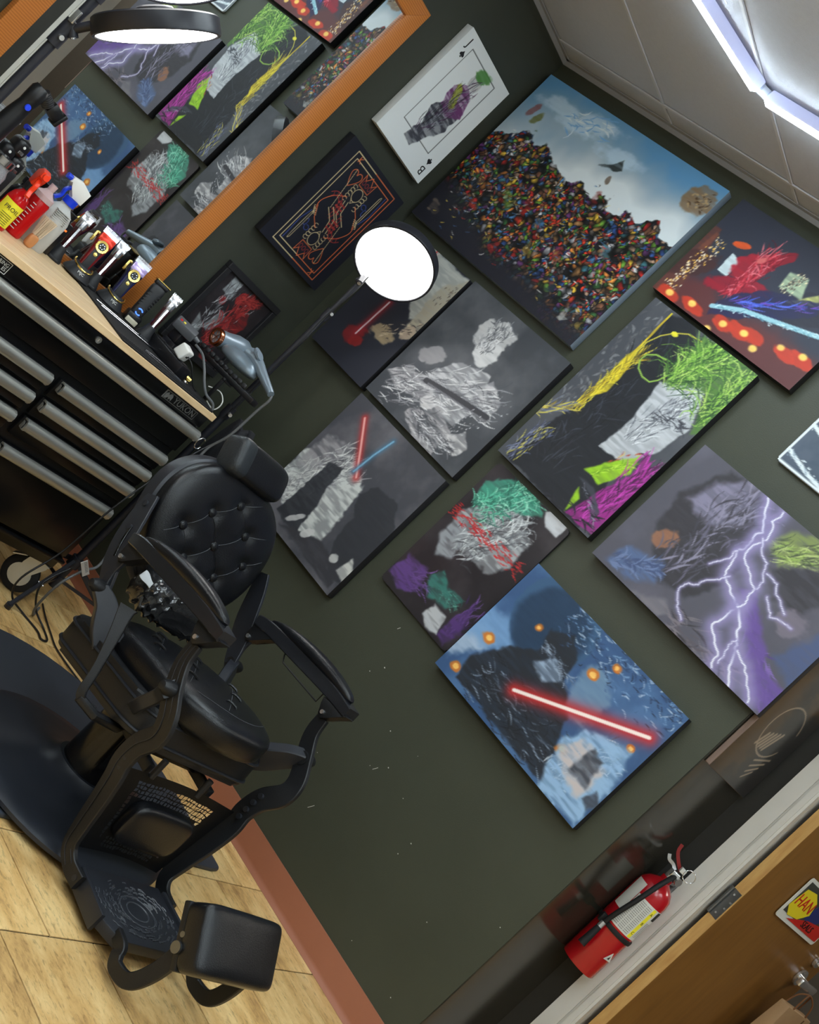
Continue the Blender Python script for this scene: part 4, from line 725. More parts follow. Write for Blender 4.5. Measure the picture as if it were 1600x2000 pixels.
# ------------------------------------------------------------------ mirror on the left wall
m_frame = mat('orange_ribbed_wood', (196, 122, 56), rough=0.4, rgb2=(172, 100, 40), wave=(42, 1.2, 'Z'), coat=0.2)
m_glass = mat('mirror_glass', (226, 230, 230), rough=0.0, metal=1.0)
MY0, MY1, MZ0, MZ1, FW = -1.662, -0.634, 0.86, 2.362, 0.074
t = thing('wall_mirror', 'large mirror in an orange ribbed wood frame above the tool chest', 'mirror', (XL, (MY0 + MY1) / 2, MZ0))
hw = (MY1 - MY0) / 2; hh = MZ1 - MZ0
def miter(name, poly, rot_tex=None):
    bm = BM(); prism(bm, poly, 0.028, Matrix.Translation((0.001, 0, 0)) @ Matrix(((0, 0, 1, 0), (1, 0, 0, 0), (0, 1, 0, 0), (0, 0, 0, 1))), bev=0.002); return obj(name, bm, m_frame, t)
miter('stile', [(hw - FW, FW), (hw, 0), (hw, hh), (hw - FW, hh - FW)]); miter('stile', [(-hw, 0), (-hw + FW, FW), (-hw + FW, hh - FW), (-hw, hh)])
miter('rail', [(-hw, 0), (hw, 0), (hw - FW, FW), (-hw + FW, FW)]); miter('rail', [(-hw, hh), (-hw + FW, hh - FW), (hw - FW, hh - FW), (hw, hh)])
bm = BM(); box(bm, (0.012, 0, hh / 2), (0.006, 2 * hw - 2 * FW + 0.01, hh - 2 * FW + 0.01)); obj('mirror_glass', bm, m_glass, t, sharp=None)

# ------------------------------------------------------------------ tool chest
m_blk = mat('black_powder_coat', (13, 13, 15), rough=0.33, spec=0.45)
m_blk2 = mat('black_drawer_front', (11, 11, 13), rough=0.28, spec=0.45)
m_alu = mat('brushed_aluminium', (206, 206, 200), rough=0.36, metal=0.8, noise=0.3, nscale=30, stretch=(1, 0.05, 1))
m_top = mat('pale_maple_top', (240, 212, 170), rough=0.42, noise=0.12, nscale=5, stretch=(14, 1.2, 10), rgb2=(222, 186, 138), coat=0.15)
m_rubber = mat('black_rubber', (20, 20, 22), rough=0.7)
CX0, CX1, CY0, CY1 = 0.015, 0.475, -1.66, -0.492
chest = thing('tool_chest', 'black rolling tool chest with pale wood top and long silver handles', 'tool chest', (0, 0, 0))
bm = BM(); box(bm, ((CX0 + CX1 - 0.012) / 2, (CY0 + CY1) / 2, 0.52), (CX1 - CX0 - 0.012, CY1 - CY0, 0.73), bev=0.006); obj('cabinet', bm, m_blk, chest)
bm = BM()
for k in range(5):
    x0 = CX0 + k * (CX1 + 0.018 - CX0) / 5; wx_ = (CX1 + 0.018 - CX0) / 5
    box(bm, (x0 + wx_ / 2, (CY0 + CY1) / 2 - 0.002, 0.896), (wx_ - 0.0006, CY1 - CY0 + 0.012, 0.022), bev=0.0012, seg=1)
obj('wood_top', bm, m_top, chest)
bm = BM(); box(bm, (CX1 - 0.004, (CY0 + CY1) / 2, 0.199), (0.03, CY1 - CY0, 0.014), bev=0.004); obj('bottom_rail', bm, m_blk, chest)
def handle(parent, y0, y1, z):
    bm = BM(); yc = (y0 + y1) / 2; L_ = y1 - y0
    prof = [(0.0, 0.020), (0.012, 0.022), (0.024, 0.016), (0.028, 0.004), (0.026, -0.010), (0.018, -0.016), (0.016, -0.010), (0.018, 0.002), (0.012, 0.010), (0.0, 0.012)]
    a = [bm.verts.new((CX1 + u_, y0, z + v_)) for u_, v_ in prof]; b = [bm.verts.new((CX1 + u_, y1, z + v_)) for u_, v_ in prof]; n_ = len(prof)
    for i in range(n_): bm.faces.new((a[i], a[(i + 1) % n_], b[(i + 1) % n_], b[i]))
    bm.faces.new(a); bm.faces.new(b[::-1]); h_ = obj('handle', bm, m_alu, parent, sharp=50, label='long brushed silver pull')
    bm = BM()
    for yy in (y0 + 0.006, y1 - 0.006): box(bm, (CX1 + 0.012, yy, z + 0.001), (0.024, 0.012, 0.036), bev=0.004)
    obj('end_cap', bm, m_alu, h_)
def drawer(y0, y1, z0, z1, hy0=None, hy1=None, name='drawer'):
    bm = BM(); box(bm, (CX1 - 0.006, (y0 + y1) / 2, (z0 + z1) / 2), (0.016, y1 - y0 - 0.006, z1 - z0 - 0.006), bev=0.003); d = obj(name, bm, m_blk2, chest)
    handle(d, (hy0 if hy0 is not None else y0 + 0.012), (hy1 if hy1 is not None else y1 - 0.012), z1 - 0.026)
    return d
drawer(CY0 + 0.02, CY1 - 0.0, 0.725, 0.838, CY0 + 0.03, CY1 + 0.006, 'wide_drawer')
bm = BM(); box(bm, (CX1 - 0.006, (CY0 + CY1) / 2, 0.861), (0.016, CY1 - CY0 - 0.004, 0.044), bev=0.003); obj('header_panel', bm, m_blk2, chest)
YM = -1.055
for z0, z1 in ((0.632, 0.706), (0.556, 0.630), (0.475, 0.554), (0.215, 0.452)): drawer(YM + 0.012, CY1 - 0.008, z0, z1)
for z0, z1 in ((0.632, 0.706), (0.556, 0.630), (0.475, 0.554), (0.215, 0.452)): drawer(CY0 + 0.02, YM - 0.012, z0, z1)
bm = BM(); cyl(bm, (CX1 - 0.004, -1.048, 0.863), (CX1 + 0.006, -1.048, 0.863), 0.0105, n=20); box(bm, (CX1 + 0.007, -1.048, 0.863), (0.002, 0.002, 0.010)); obj('lock', bm, m_chrome, chest)
m_badge = mat('dark_badge', (112, 112, 112), rough=0.4, metal=0.4)
bm = BM(); box(bm, (CX1 + 0.003, -0.632, 0.862), (0.004, 0.168, 0.032), bev=0.001, seg=1); bd = obj('badge', bm, m_badge, chest)
bm = BM(); box(bm, (CX1 + 0.0052, -0.632, 0.862), (0.001, 0.160, 0.026)); obj('badge_field', bm, m_blk, bd, sharp=None)
text('badge_lettering', 'YUKON', 0.031, mat('badge_grey', (120, 120, 118), rough=0.4, metal=0.3), bd, (CX1 + 0.006, -0.612, 0.862), ROT_RX, 0.0005)
bm = BM()   # mountain-like mark left of the lettering
prism(bm, [(-0.022, -0.012), (-0.022, 0.004), (-0.014, 0.012), (-0.008, 0.004), (-0.002, 0.012), (0.006, 0.012), (0.012, 0.004), (0.012, -0.012), (0.004, -0.004), (0.0, -0.012), (-0.006, -0.003), (-0.012, -0.012)], 0.001, Matrix.Translation((CX1 + 0.0055, -0.690, 0.862)) @ Matrix(((0, 0, 1, 0), (1, 0, 0, 0), (0, 1, 0, 0), (0, 0, 0, 1))))
obj('badge_mark', bm, MATS['badge_grey'], bd, sharp=None)
m_ivory = mat('white_badge_ink', (214, 214, 210), rough=0.4)
bm = BM()
for c_, s_ in (((0, -1.465, 0.8785), (0.001, 0.076, 0.0016)), ((0, -1.465, 0.8435), (0.001, 0.076, 0.0016)), ((0, -1.427, 0.861), (0.001, 0.0016, 0.0366)), ((0, -1.503, 0.861), (0.001, 0.0016, 0.0366))): box(bm, (CX1 + 0.003, c_[1], c_[2]), s_)
lb = obj('maker_label', bm, m_ivory, chest, sharp=None)
text('label_lettering', 'RING\nES', 0.0155, m_ivory, lb, (CX1 + 0.003, -1.432, 0.861), ROT_RX, 0.0003, 'RIGHT')
def caster(x, y, rz):
    Mc = Matrix.Translation((x, y, 0)) @ Matrix.Rotation(rz, 4, 'Z'); r = 0.066; zc = r + 0.0005; P_ = lambda *q: Mc @ V(*q); M3 = Matrix.Rotation(rz, 3, 'Z')
    bm = BM(); lathe(bm, [(0.0, -0.018), (r - 0.010, -0.018), (r - 0.002, -0.014), (r, 0.0), (r - 0.002, 0.014), (r - 0.010, 0.018), (0.0, 0.018)], 32, Mc @ axisM((-0.018, 0, zc), (0, 1, 0))); c = obj('caster', bm, m_rubber, chest)
    bm = BM()
    for s in (-1, 1): lathe(bm, [(0.0, 0.0195), (0.034, 0.0195), (0.040, 0.0185), (0.041, 0.0165)], 24, Mc @ axisM((-0.018, 0, zc), (0, s, 0)))
    obj('hub_disc', bm, m_zinc, c); bm = BM()
    for s in (-1, 1): prism(bm, [(-0.034, zc - 0.012), (-0.006, zc - 0.014), (0.036, 0.140), (0.036, 0.152), (-0.030, 0.152), (-0.038, 0.110)], 0.003, Mc @ Matrix.Translation((0, s * 0.0235 + 0.0015, 0)) @ Matrix.Rotation(PI / 2, 4, 'X'))
    box(bm, P_(0, 0, 0.1525), (0.08, 0.064, 0.005), M=M3); obj('wheel_fork', bm, m_zinc, c, sharp=None)
    bm = BM(); box(bm, P_(-0.062, 0, 0.118), (0.05, 0.034, 0.004), M=M3 @ Matrix.Rotation(-0.6, 3, 'Y')); cyl(bm, P_(-0.018, -0.029, zc), P_(-0.018, 0.029, zc), 0.006, n=10); obj('brake_lever', bm, m_zinc, c)
m_zinc = mat('zinc_plated', (206, 204, 194), rough=0.42, metal=0.6)
for x in (CX1 - 0.055, CX0 + 0.07):
    for y in (CY1 - 0.022, CY0 + 0.08): caster(x, y, math.radians(42))

# ------------------------------------------------------------------ round work lamps on floor stands
m_lampb = mat('black_lamp_housing', (34, 35, 42), rough=0.38)
m_disc = emat('lamp_disc_glow', (1.0, 0.99, 0.97), DISC_STRENGTH)
m_cable = mat('grey_cable', (92, 94, 96), rough=0.5)
m_cablek = mat('black_cable', (20, 20, 22), rough=0.5)
def lamp_head(t, c, n, up, pivot, r=0.1435):
    Mx = axisM(c, n, up)
    bm = BM(); lathe(bm, [(0.0, -0.040), (r * 0.6, -0.040), (r * 0.97, -0.037), (r, -0.033), (r + 0.002, 0.0), (r, 0.005), (r - 0.006, 0.006), (r - 0.008, 0.003), (0.0, 0.003)], 56, Mx)
    lathe(bm, [(0.0, -0.058), (0.040, -0.058), (0.043, -0.054), (0.043, -0.036)], 24, Mx); hd_ = obj('lamp_head', bm, m_lampb, t)
    bm = BM(); lathe(bm, [(0.0, 0.0052), (r - 0.012, 0.005), (r - 0.0085, 0.0035)], 56, Mx, closed_top=False); obj('light_disc', bm, m_disc, hd_)
    bm = BM(); edge = Vector(c) - Vector(n) * 0.012 + (Vector(pivot) - Vector(c)).normalized() * r * 0.99
    cyl(bm, edge, pivot, 0.011, n=14); cyl(bm, Vector(pivot) - Vector(n) * 0.018, Vector(pivot) + Vector(n) * 0.018, 0.012, n=16); obj('hinge', bm, m_lampb, hd_)
    bm = BM(); cyl(bm, Vector(pivot) + Vector(n) * 0.018, Vector(pivot) + Vector(n) * 0.021, 0.007, n=12); obj('screw', bm, m_chrome, hd_)
def tripod(t, r=0.36, ang0=0.0, h=0.36):
    for k in range(3):
        a_ = ang0 + 2 * PI * k / 3; d = V(math.cos(a_), math.sin(a_), 0)
        bm = BM(); bar(bm, [V(0, 0, h) + d * 0.016, V(0, 0, 0.012) + d * r], 0.020, 0.014, (-d.y, d.x, 0), 0)
        cyl(bm, V(0, 0, 0) + d * (r - 0.012), V(0, 0, 0.020) + d * (r - 0.004), 0.012, n=10); lg = obj('leg', bm, m_lampb, t)
        bm = BM(); bar(bm, [V(0, 0, min(0.10, h * 0.5)) + d * 0.014, V(0, 0, h - (h - 0.012) * 0.52) + d * (0.016 + (r - 0.016) * 0.52)], 0.012, 0.005, (-d.y, d.x, 0), 0); obj('brace', bm, m_lampb, lg)
        bm = BM(); q = V(0, 0, h - (h - 0.012) * 0.52) + d * (0.016 + (r - 0.016) * 0.52); sd = V(-d.y, d.x, 0); cyl(bm, q - sd * 0.011, q + sd * 0.011, 0.004, n=8); obj('rivet', bm, m_chrome, lg)
RX, RU = Vector((0.5526, 0.4229, 0.7182)), Vector((-0.6094, -0.3828, 0.6943))
# lamp by the corner, facing out into the shop and tilted down
px, py = 0.347, -0.32
t = thing('round_floor_lamp', 'lit round lamp on a thin black stand in front of the corner', 'floor lamp', (px, py, 0))
bm = BM(); cyl(bm, (0, 0, 0.05), (0, 0, 0.93), 0.0145, n=18); cyl(bm, (0, 0, 0.90), (0, 0, 0.95), 0.019, n=18); cyl(bm, (0, 0, 0.93), (0, 0, 1.40), 0.0115, n=16); cyl(bm, (0, 0, 1.385), (0, 0, 1.43), 0.015, n=16); cyl(bm, (0, 0, 1.40), (0, 0, 1.575), 0.0085, n=14)
cyl(bm, (0, 0, 0.15), (0, 0, 0.19), 0.024, n=18); cyl(bm, (0, 0, 0.06), (0, 0, 0.10), 0.021, n=18); obj('pole', bm, m_lampb, t)
bm = BM(); cyl(bm, (0.014, -0.006, 1.42), (0.028, -0.012, 1.42), 0.006, n=12); cyl(bm, (0.014, -0.006, 0.925), (0.034, -0.014, 0.925), 0.007, n=12); obj('clamp_knob', bm, m_chrome, t)
tripod(t, 0.36, math.radians(-54), 0.17)
vdir = Vector((0.686, -0.722, -0.084)).normalized(); dn = Vector((0.609, 0.383, -0.694))   # towards the shop, and down
nrm = (vdir * math.cos(math.radians(42)) + (-0.57 * RX - 0.82 * RU).normalized() * math.sin(math.radians(42))).normalized()
cen = V(0.398 - px, -0.318 - py, 1.694)
lamp_head(t, cen, nrm, (0, 0, 1), V(0.004, -0.006, 1.575), 0.150)
bm = BM(); tube(bm, [V(0.02, -0.01, 1.60), V(0.034, -0.02, 1.52), V(0.016, -0.012, 1.40), V(0.03, -0.02, 1.30), V(0.018, -0.014, 1.18), V(0.022, -0.014, 1.0), V(0.02, -0.014, 0.9)], 0.0026, 6, smooth=6); obj('cable', bm, m_cablek, t)
# double lamp on a stand in the near foreground, left of the frame
qx, qy = 0.662, -1.888
t = thing('double_floor_lamp', 'black stand carrying two lit round lamps seen edge on in front of the mirror', 'floor lamp', (qx, qy, 0))
bm = BM(); cyl(bm, (0, 0, 0.09), (0, 0, 0.95), 0.0145, n=18); cyl(bm, (0, 0, 0.95), (0, 0, 1.78), 0.012, n=16)
cyl(bm, (0, 0, 0.33), (0, 0, 0.39), 0.024, n=18); cyl(bm, (0, 0, 1.36), (0, 0, 1.43), 0.017, n=16); cyl(bm, (0, 0, 1.50), (0, 0, 1.58), 0.016, n=16); obj('pole', bm, m_lampb, t)
bm = BM(); cyl(bm, (0.010, -0.004, 1.385), (0.034, -0.012, 1.385), 0.006, n=12); box(bm, (0.018, -0.016, 1.44), (0.022, 0.006, 0.034), bev=0.002); cyl(bm, (0.010, -0.004, 1.53), (0.03, -0.012, 1.53), 0.006, n=12); obj('clamp_knob', bm, m_chrome, t)
tripod(t, 0.30, math.radians(-30))
ca = V(0.782 - qx, -1.797 - qy, 1.545)
vv = Vector((0.843, -0.533, -0.071)).normalized()
dd = (dn - vv * dn.dot(vv)).normalized(); na = (dd * 0.994 + vv * 0.105 + RX * 0.075).normalized()
lamp_head(t, ca, na, (0, 0, 1), V(0.675 - qx, -1.878 - qy, 1.424) + V(-0.004, -0.004, -0.008))
bm = BM(); tube(bm, [V(0.0, 0.0, 1.40), V(0.006, 0.002, 1.407), V(0.675 - qx - 0.004, -1.878 - qy - 0.004, 1.416)], 0.008, 8); obj('arm', bm, m_lampb, t)
cb = V(0.720 - qx, -1.834 - qy, 1.672); nb_ = (dd * 0.90 + vv * 0.43).normalized()
lamp_head(t, cb, nb_, (0, 0, 1), V(-0.02, -0.05, 1.545)); bm = BM(); tube(bm, [V(0, 0, 1.52), V(-0.012, -0.03, 1.530), V(-0.02, -0.05, 1.545)], 0.008, 8); obj('arm', bm, m_lampb, t)

# black jacket draped over the lamp stand beside the chest
m_cloth = mat('black_cloth', (22, 23, 28), rough=0.85, noise=0.2, nscale=25)
bm = BM(); rngc = random.Random(4); rows = []
for i in range(15):
    z = 0.93 - 0.46 * i / 14; row = []
    for j in range(24):
        a_ = 2 * PI * j / 24; rr = (0.030 + 0.060 * (i / 14) ** 0.7) * (1 + 0.16 * math.sin(5 * a_ + i * 0.35)) + 0.010 * math.sin(9 * a_)
        row.append(bm.verts.new((0.036 + rr * 1.2 * math.cos(a_) + 0.05 * (i / 14), 0.02 + rr * 0.62 * math.sin(a_), z + 0.014 * math.sin(2 * a_ + 1))))
    rows.append(row)
for a_, b_ in zip(rows, rows[1:]):
    for j in range(24): bm.faces.new((a_[j], a_[(j + 1) % 24], b_[(j + 1) % 24], b_[j]))
bm.faces.new(rows[0]); bm.faces.new(rows[-1][::-1])
o = obj('draped_cape', bm, m_cloth, None, sharp=80, loc=(0.40, -0.315, 0.0)); tag(o, 'black cape hung in folds on the lamp stand behind the headrest', 'cape')
# ------------------------------------------------------------------ fire extinguisher
m_red = mat('red_enamel', (168, 14, 26), rough=0.22, coat=0.4)
m_lblw = mat('white_label', (206, 206, 202), rough=0.5); m_lbly = mat('yellow_label', (232, 220, 50), rough=0.5); m_ink2 = mat('label_ink', (30, 30, 30), rough=0.6)
EX, EY, EZ, ER = 2.352, 0.312, 0.592, 0.0605
t = thing('fire_extinguisher', 'red fire extinguisher with black hose hung beside the white door casing', 'fire extinguisher', (EX, EY, EZ), math.radians(28))
bm = BM(); lathe(bm, [(0.0, 0.006), (ER - 0.010, 0.006), (ER - 0.010, 0.0), (ER - 0.002, 0.0), (ER, 0.004), (ER, 0.300), (ER - 0.004, 0.322), (ER - 0.016, 0.340), (ER - 0.032, 0.352), (0.019, 0.358), (0.019, 0.372), (0.0, 0.372)], 48); obj('cylinder', bm, m_red, t)
def sleeve(name, a0, a1, z0, z1, r, m, n=12):
    bm = BM(); A = []; 
    for i in range(n + 1):
        a_ = math.radians(a0 + (a1 - a0) * i / n); A.append([bm.verts.new((rr * math.cos(a_), rr * math.sin(a_), z)) for rr, z in ((r, z0), (r, z1), (r - 0.0008, z1), (r - 0.0008, z0))])
    for a_, b_ in zip(A, A[1:]):
        for k in range(4): bm.faces.new((a_[k], a_[(k + 1) % 4], b_[(k + 1) % 4], b_[k]))
    bm.faces.new(A[0]); bm.faces.new(A[-1][::-1]); return obj(name, bm, m, t, sharp=40)
lab = sleeve('label', -126, -22, 0.168, 0.285, ER + 0.0006, m_lblw); sleeve('label', -168, -128, 0.210, 0.318, ER + 0.0006, m_lblw, 8)
sleeve('yellow_band', -64, -52, 0.170, 0.283, ER + 0.0011, m_lbly, 4); sleeve('black_square', -42, -24, 0.250, 0.283, ER + 0.0012, m_ink2, 4)
def on_cyl(ang, z, r): a_ = math.radians(ang); return V(r * math.cos(a_), r * math.sin(a_), z)
for k, ch in enumerate('CBA'): text('label_lettering', ch, 0.014, m_ink2, t, on_cyl(-58, 0.188 + 0.038 * k, ER + 0.0014), (PI / 2, 0, math.radians(-56) + PI / 2), 0.0002)
bm = BM()
for q in range(3):
    for r_ in range(17):
        a_ = -121 + q * 19; z = 0.175 + r_ * 0.0063
        for s_ in range(3):
            p = on_cyl(a_ + s_ * 5.5, z, ER + 0.0012); Mz = Matrix.Rotation(math.radians(a_ + s_ * 5.5) + PI / 2, 3, 'Z'); box(bm, p, (0.0050, 0.0003, 0.0018), M=Mz)
obj('small_print', bm, mat('grey_print_ink', (120, 120, 118), rough=0.6), t, sharp=None); bm = BM()
for r_ in range(13):
    for s_ in range(3):
        a_ = -44 + s_ * 7; p = on_cyl(a_, 0.180 + r_ * 0.0046, ER + 0.0012); box(bm, p, (0.0060, 0.0003, 0.0012), M=Matrix.Rotation(math.radians(a_) + PI / 2, 3, 'Z'))
obj('small_print', bm, mat('grey_print_ink', (120, 120, 118), rough=0.6), t, sharp=None)
bm = BM(); a_ = math.radians(-48); prism(bm, [(-0.018, 0), (0.018, 0), (0, 0.030)], 0.0008, Matrix.Translation(on_cyl(-48, 0.075, ER + 0.0002)) @ Matrix.Rotation(a_ + PI / 2, 4, 'Z') @ Matrix.Rotation(PI / 2, 4, 'X')); wt = obj('warning_triangle', bm, m_lblw, t, sharp=None)
bm = BM(); prism(bm, [(-0.006, 0.006), (0.004, 0.005), (0.002, 0.016), (-0.002, 0.012)], 0.0004, Matrix.Translation(on_cyl(-48, 0.075, ER + 0.0012)) @ Matrix.Rotation(a_ + PI / 2, 4, 'Z') @ Matrix.Rotation(PI / 2, 4, 'X')); obj('pictogram', bm, m_ink2, wt, sharp=None)
bm = BM(); lathe(bm, [(ER + 0.0035, 0.146), (ER + 0.0045, 0.149), (ER + 0.0045, 0.158), (ER + 0.0035, 0.161), (ER - 0.001, 0.161), (ER - 0.001, 0.146)], 40, closed_top=False); box(bm, (-0.052, -0.034, 0.154), (0.022, 0.024, 0.03), bev=0.004); obj('hose_strap', bm, m_rubber, t)
bm = BM(); tube(bm, [(0.010, -0.012, 0.392), (-0.004, -0.040, 0.374), (-0.018, -0.060, 0.330), (-0.030, -0.070, 0.27), (-0.042, -0.066, 0.20), (-0.047, -0.058, 0.150)], 0.0082, 12, smooth=6); hs_ = obj('hose', bm, m_rubber, t)
bm = BM(); cyl(bm, (-0.047, -0.058, 0.150), (-0.0476, -0.0605, 0.131), 0.0095, n=14); obj('ferrule', bm, m_chrome, hs_)
bm = BM(); cyl(bm, (-0.0476, -0.0605, 0.131), (-0.050, -0.070, 0.060), 0.0095, 0.0135, n=16); obj('nozzle', bm, m_rubber, hs_)
bm = BM(); cyl(bm, (0, 0, 0.370), (0, 0, 0.402), 0.015, n=18); box(bm, (0.004, -0.010, 0.392), (0.026, 0.030, 0.022), bev=0.003); cyl(bm, (0.022, -0.016, 0.385), (0.026, -0.022, 0.385), 0.013, n=20); v_ = obj('valve', bm, m_chrome, t)
bm = BM(); bar(bm, [V(-0.004, 0.0, 0.402), V(-0.018, 0.004, 0.410), V(-0.036, 0.006, 0.412), V(-0.046, 0.008, 0.424)], 0.011, 0.003, (0, 1, 0), 4); obj('carry_handle', bm, m_chrome, t)
bm = BM(); bar(bm, [V(0.012, 0.0, 0.410), V(-0.01, 0.002, 0.424), V(-0.034, 0.006, 0.446), V(-0.040, 0.008, 0.470)], 0.011, 0.003, (0, 1, 0), 4); obj('squeeze_lever', bm, mat('dark_red_lever', (130, 24, 24), rough=0.35), t)
bm = BM(); box(bm, (0.012, -0.012, 0.418), (0.018, 0.02, 0.016), bev=0.002); obj('tag', bm, m_lblw, t)
bm = BM(); tube(bm, [V(0.034 + 0.019 * math.cos(2 * PI * i / 24), -0.022, 0.420 + 0.019 * math.sin(2 * PI * i / 24)) for i in range(24)], 0.0014, 6, closed=True); obj('pin_ring', bm, m_chrome, t)
bm = BM(); box(bm, (0.0, 0.074, 0.26), (0.04, 0.026, 0.22), bev=0.002); box(bm, (0.0, 0.052, 0.365), (0.03, 0.06, 0.012), bev=0.002); obj('wall_bracket', bm, m_steel, t, rot=(0, 0, math.radians(-28)))

# ------------------------------------------------------------------ barber chair (local x forward, y to its left, z up)
m_lea = mat('black_leather', (17, 18, 22), rough=0.29, noise=0.15, nscale=14, bump=0.3, bscale=420, spec=0.5)
m_lea_grey = mat('dark_grey_leather', (40, 44, 48), rough=0.42, noise=0.35, nscale=30, bump=0.5, bscale=200)
m_met = mat('matt_black_cast_metal', (23, 24, 27), rough=0.45, noise=0.1, nscale=20, bump=0.15, bscale=300, spec=0.5)
m_metg = mat('dark_gunmetal', (36, 38, 44), rough=0.4, spec=0.5)
m_arm = mat('glossy_black_arm', (34, 35, 39), rough=0.2, spec=0.6, coat=0.3)
m_stitch = mat('grey_thread', (70, 72, 76), rough=0.7)
m_base = mat('black_base_enamel', (36, 39, 46), rough=0.38, spec=0.5)
TH = math.radians(-5.2)
chair = thing('barber_chair', 'black leather barber chair with buttoned round back and footrest', 'barber chair', (1.47, -0.87, 0.0), TH)
# base and column
bm = BM(); lathe(bm, [(0.0, 0.016), (0.335, 0.016), (0.345, 0.022), (0.345, 0.032), (0.335, 0.040), (0.29, 0.048), (0.22, 0.058), (0.14, 0.072), (0.10, 0.090), (0.088, 0.105), (0.0, 0.105)], 64, Matrix.Translation((-0.04, 0, 0))); obj('base', bm, m_base, chair)
bm = BM(); cyl(bm, (-0.04, 0, 0.08), (-0.04, 0, 0.312), 0.076, n=40); obj('column', bm, mat('gloss_black_cylinder', (14, 14, 16), rough=0.14), chair)
bm = BM(); box(bm, (-0.03, 0, 0.318), (0.34, 0.24, 0.022), bev=0.004); box(bm, (0.09, -0.12, 0.312), (0.26, 0.02, 0.03), bev=0.004); box(bm, (0.09, 0.12, 0.312), (0.26, 0.02, 0.03), bev=0.004); obj('underframe', bm, m_met, chair)
# seat shell (apron)
bm = BM()
prism(bm, [(x - 0.005 + 0.03, y) for x, y in rrect(0.47, 0.495, 0.085, 8)], 0.096, Matrix.Rotation(math.radians(-7.5), 4, 'Y') @ Matrix.Translation((0, 0, 0.326)), bev=0.016)
obj('seat_shell', bm, m_met, chair)
bm = BM()
for zz in (0.346, 0.402):
    tube(bm, [Matrix.Rotation(math.radians(-7.5), 4, 'Y') @ V(x + 0.025, y, zz) for x, y in rrect(0.472, 0.497, 0.085, 8)], 0.0042, 6, closed=True)
obj('shell_ribs', bm, m_metg, chair)
# seat cushion
def seat_fn(p):
    p = p.copy(); p.z *= 1.0 - 0.2 * max(0, -p.x / 0.27); p.z += 0.034 * (p.x / 0.27); p.y *= 1 - 0.16 * max(0, p.x / 0.27) ** 2; return p
bm = BM(); superq(bm, (0.028, 0, 0.458), (0.248, 0.214, 0.058), 0.55, 0.74, 56, 28, fn=seat_fn); seat = obj('seat', bm, m_lea, chair)
def top_z(x, y, c=(0.028, 0, 0.458), h=(0.248, 0.214, 0.058)):
    ux = min(abs(x - c[0]) / h[0], 0.999); uy = min(abs(y) / h[1], 0.999)
    cp = (ux ** (2 / 0.74) + uy ** (2 / 0.74)) ** (0.74 / 2); cp = min(cp, 0.999) ** (1 / 0.55)
    z = h[2] * (1 - cp ** 2) ** (0.55 / 2); p = seat_fn(V(x - c[0], y, z)); return c[2] + p.z
LOOPS = ((-0.136, -0.05), (-0.076, -0.118), (-0.02, -0.15), (-0.083, 0.054), (0.006, -0.041), (0.09, -0.108), (-0.006, 0.149), (0.082, 0.081), (0.157, -0.003))
bm = BM()
for a_, b_ in (((-0.17, -0.01), (0.0, -0.165)), ((-0.15, 0.12), (0.13, -0.145)), ((-0.03, 0.17), (0.20, -0.045))):
    L0 = [(a_[0] + (b_[0] - a_[0]) * k / 16, a_[1] + (b_[1] - a_[1]) * k / 16) for k in range(17)]
    tube(bm, [V(x, y, top_z(x, y) + 0.0003) for x, y in L0], 0.0008, 5)
tube(bm, [V(0.215 - 2.4 * y * y, y, top_z(0.215 - 2.4 * y * y, y) + 0.0003) for y in np.linspace(-0.14, 0.14, 22)], 0.0008, 5)
obj('seam', bm, m_stitch, seat)
for (x, y) in LOOPS:
    bm = BM(); z = top_z(x, y); tube(bm, [V(x - 0.012, y - 0.012, top_z(x - 0.012, y - 0.012) - 0.003), V(x - 0.008, y - 0.008, z + 0.0048), V(x + 0.008, y + 0.008, z + 0.0048), V(x + 0.012, y + 0.012, top_z(x + 0.012, y + 0.012) - 0.003)], 0.0034, 6, smooth=4); obj('lace_loop', bm, m_lea, seat)
# backrest
AL = math.radians(17.7)
Mb = Matrix.Translation((-0.335, 0, 0.713)) @ Matrix.Rotation(-AL, 4, 'Y') @ Matrix.Rotation(PI / 2, 4, 'Y')   # local z = forward normal, x = down the back, y = left
BTN = [(-0.133, 0.005), (-0.072, -0.070), (-0.072, 0.080), (0.0, -0.135), (0.0, 0.003), (0.0, 0.139), (0.072, -0.075), (0.072, 0.068), (0.135, -0.005)]
def back_fn(p):
    p = p.copy()
    if p.z > 0:
        for bx_, by_ in BTN:
            d = math.hypot(p.x - bx_, p.y - by_); p.z -= 0.013 * math.exp(-(d / 0.024) ** 2)
        p.z -= 0.004 * max(0, math.cos(p.x / 0.075 * PI * 2) if False else 0)
    p.y *= 1 - 0.10 * (p.x / 0.217); return p
bm = BM(); superq(bm, (0, 0, 0), (0.212, 0.232, 0.052), 0.5, 0.9, 96, 48, M=Mb, fn=back_fn); back = obj('backrest', bm, m_lea, chair)
bm = BM(); superq(bm, (0, 0, -0.028), (0.219, 0.241, 0.034), 0.35, 0.9, 64, 16, M=Mb, fn=lambda p: V(p.x, p.y * (1 - 0.10 * p.x / 0.217), p.z)); obj('back_shell', bm, m_metg, chair)
bm = BM()
for s in (1,):
    tube(bm, [Mb @ V(0.196 * math.cos(a_), 0.215 * math.sin(a_) * (1 - 0.10 * 0.196 * math.cos(a_) / 0.217), 0.0275) for a_ in np.linspace(0, 2 * PI, 60)[:-1]], 0.0018, 5, closed=True)
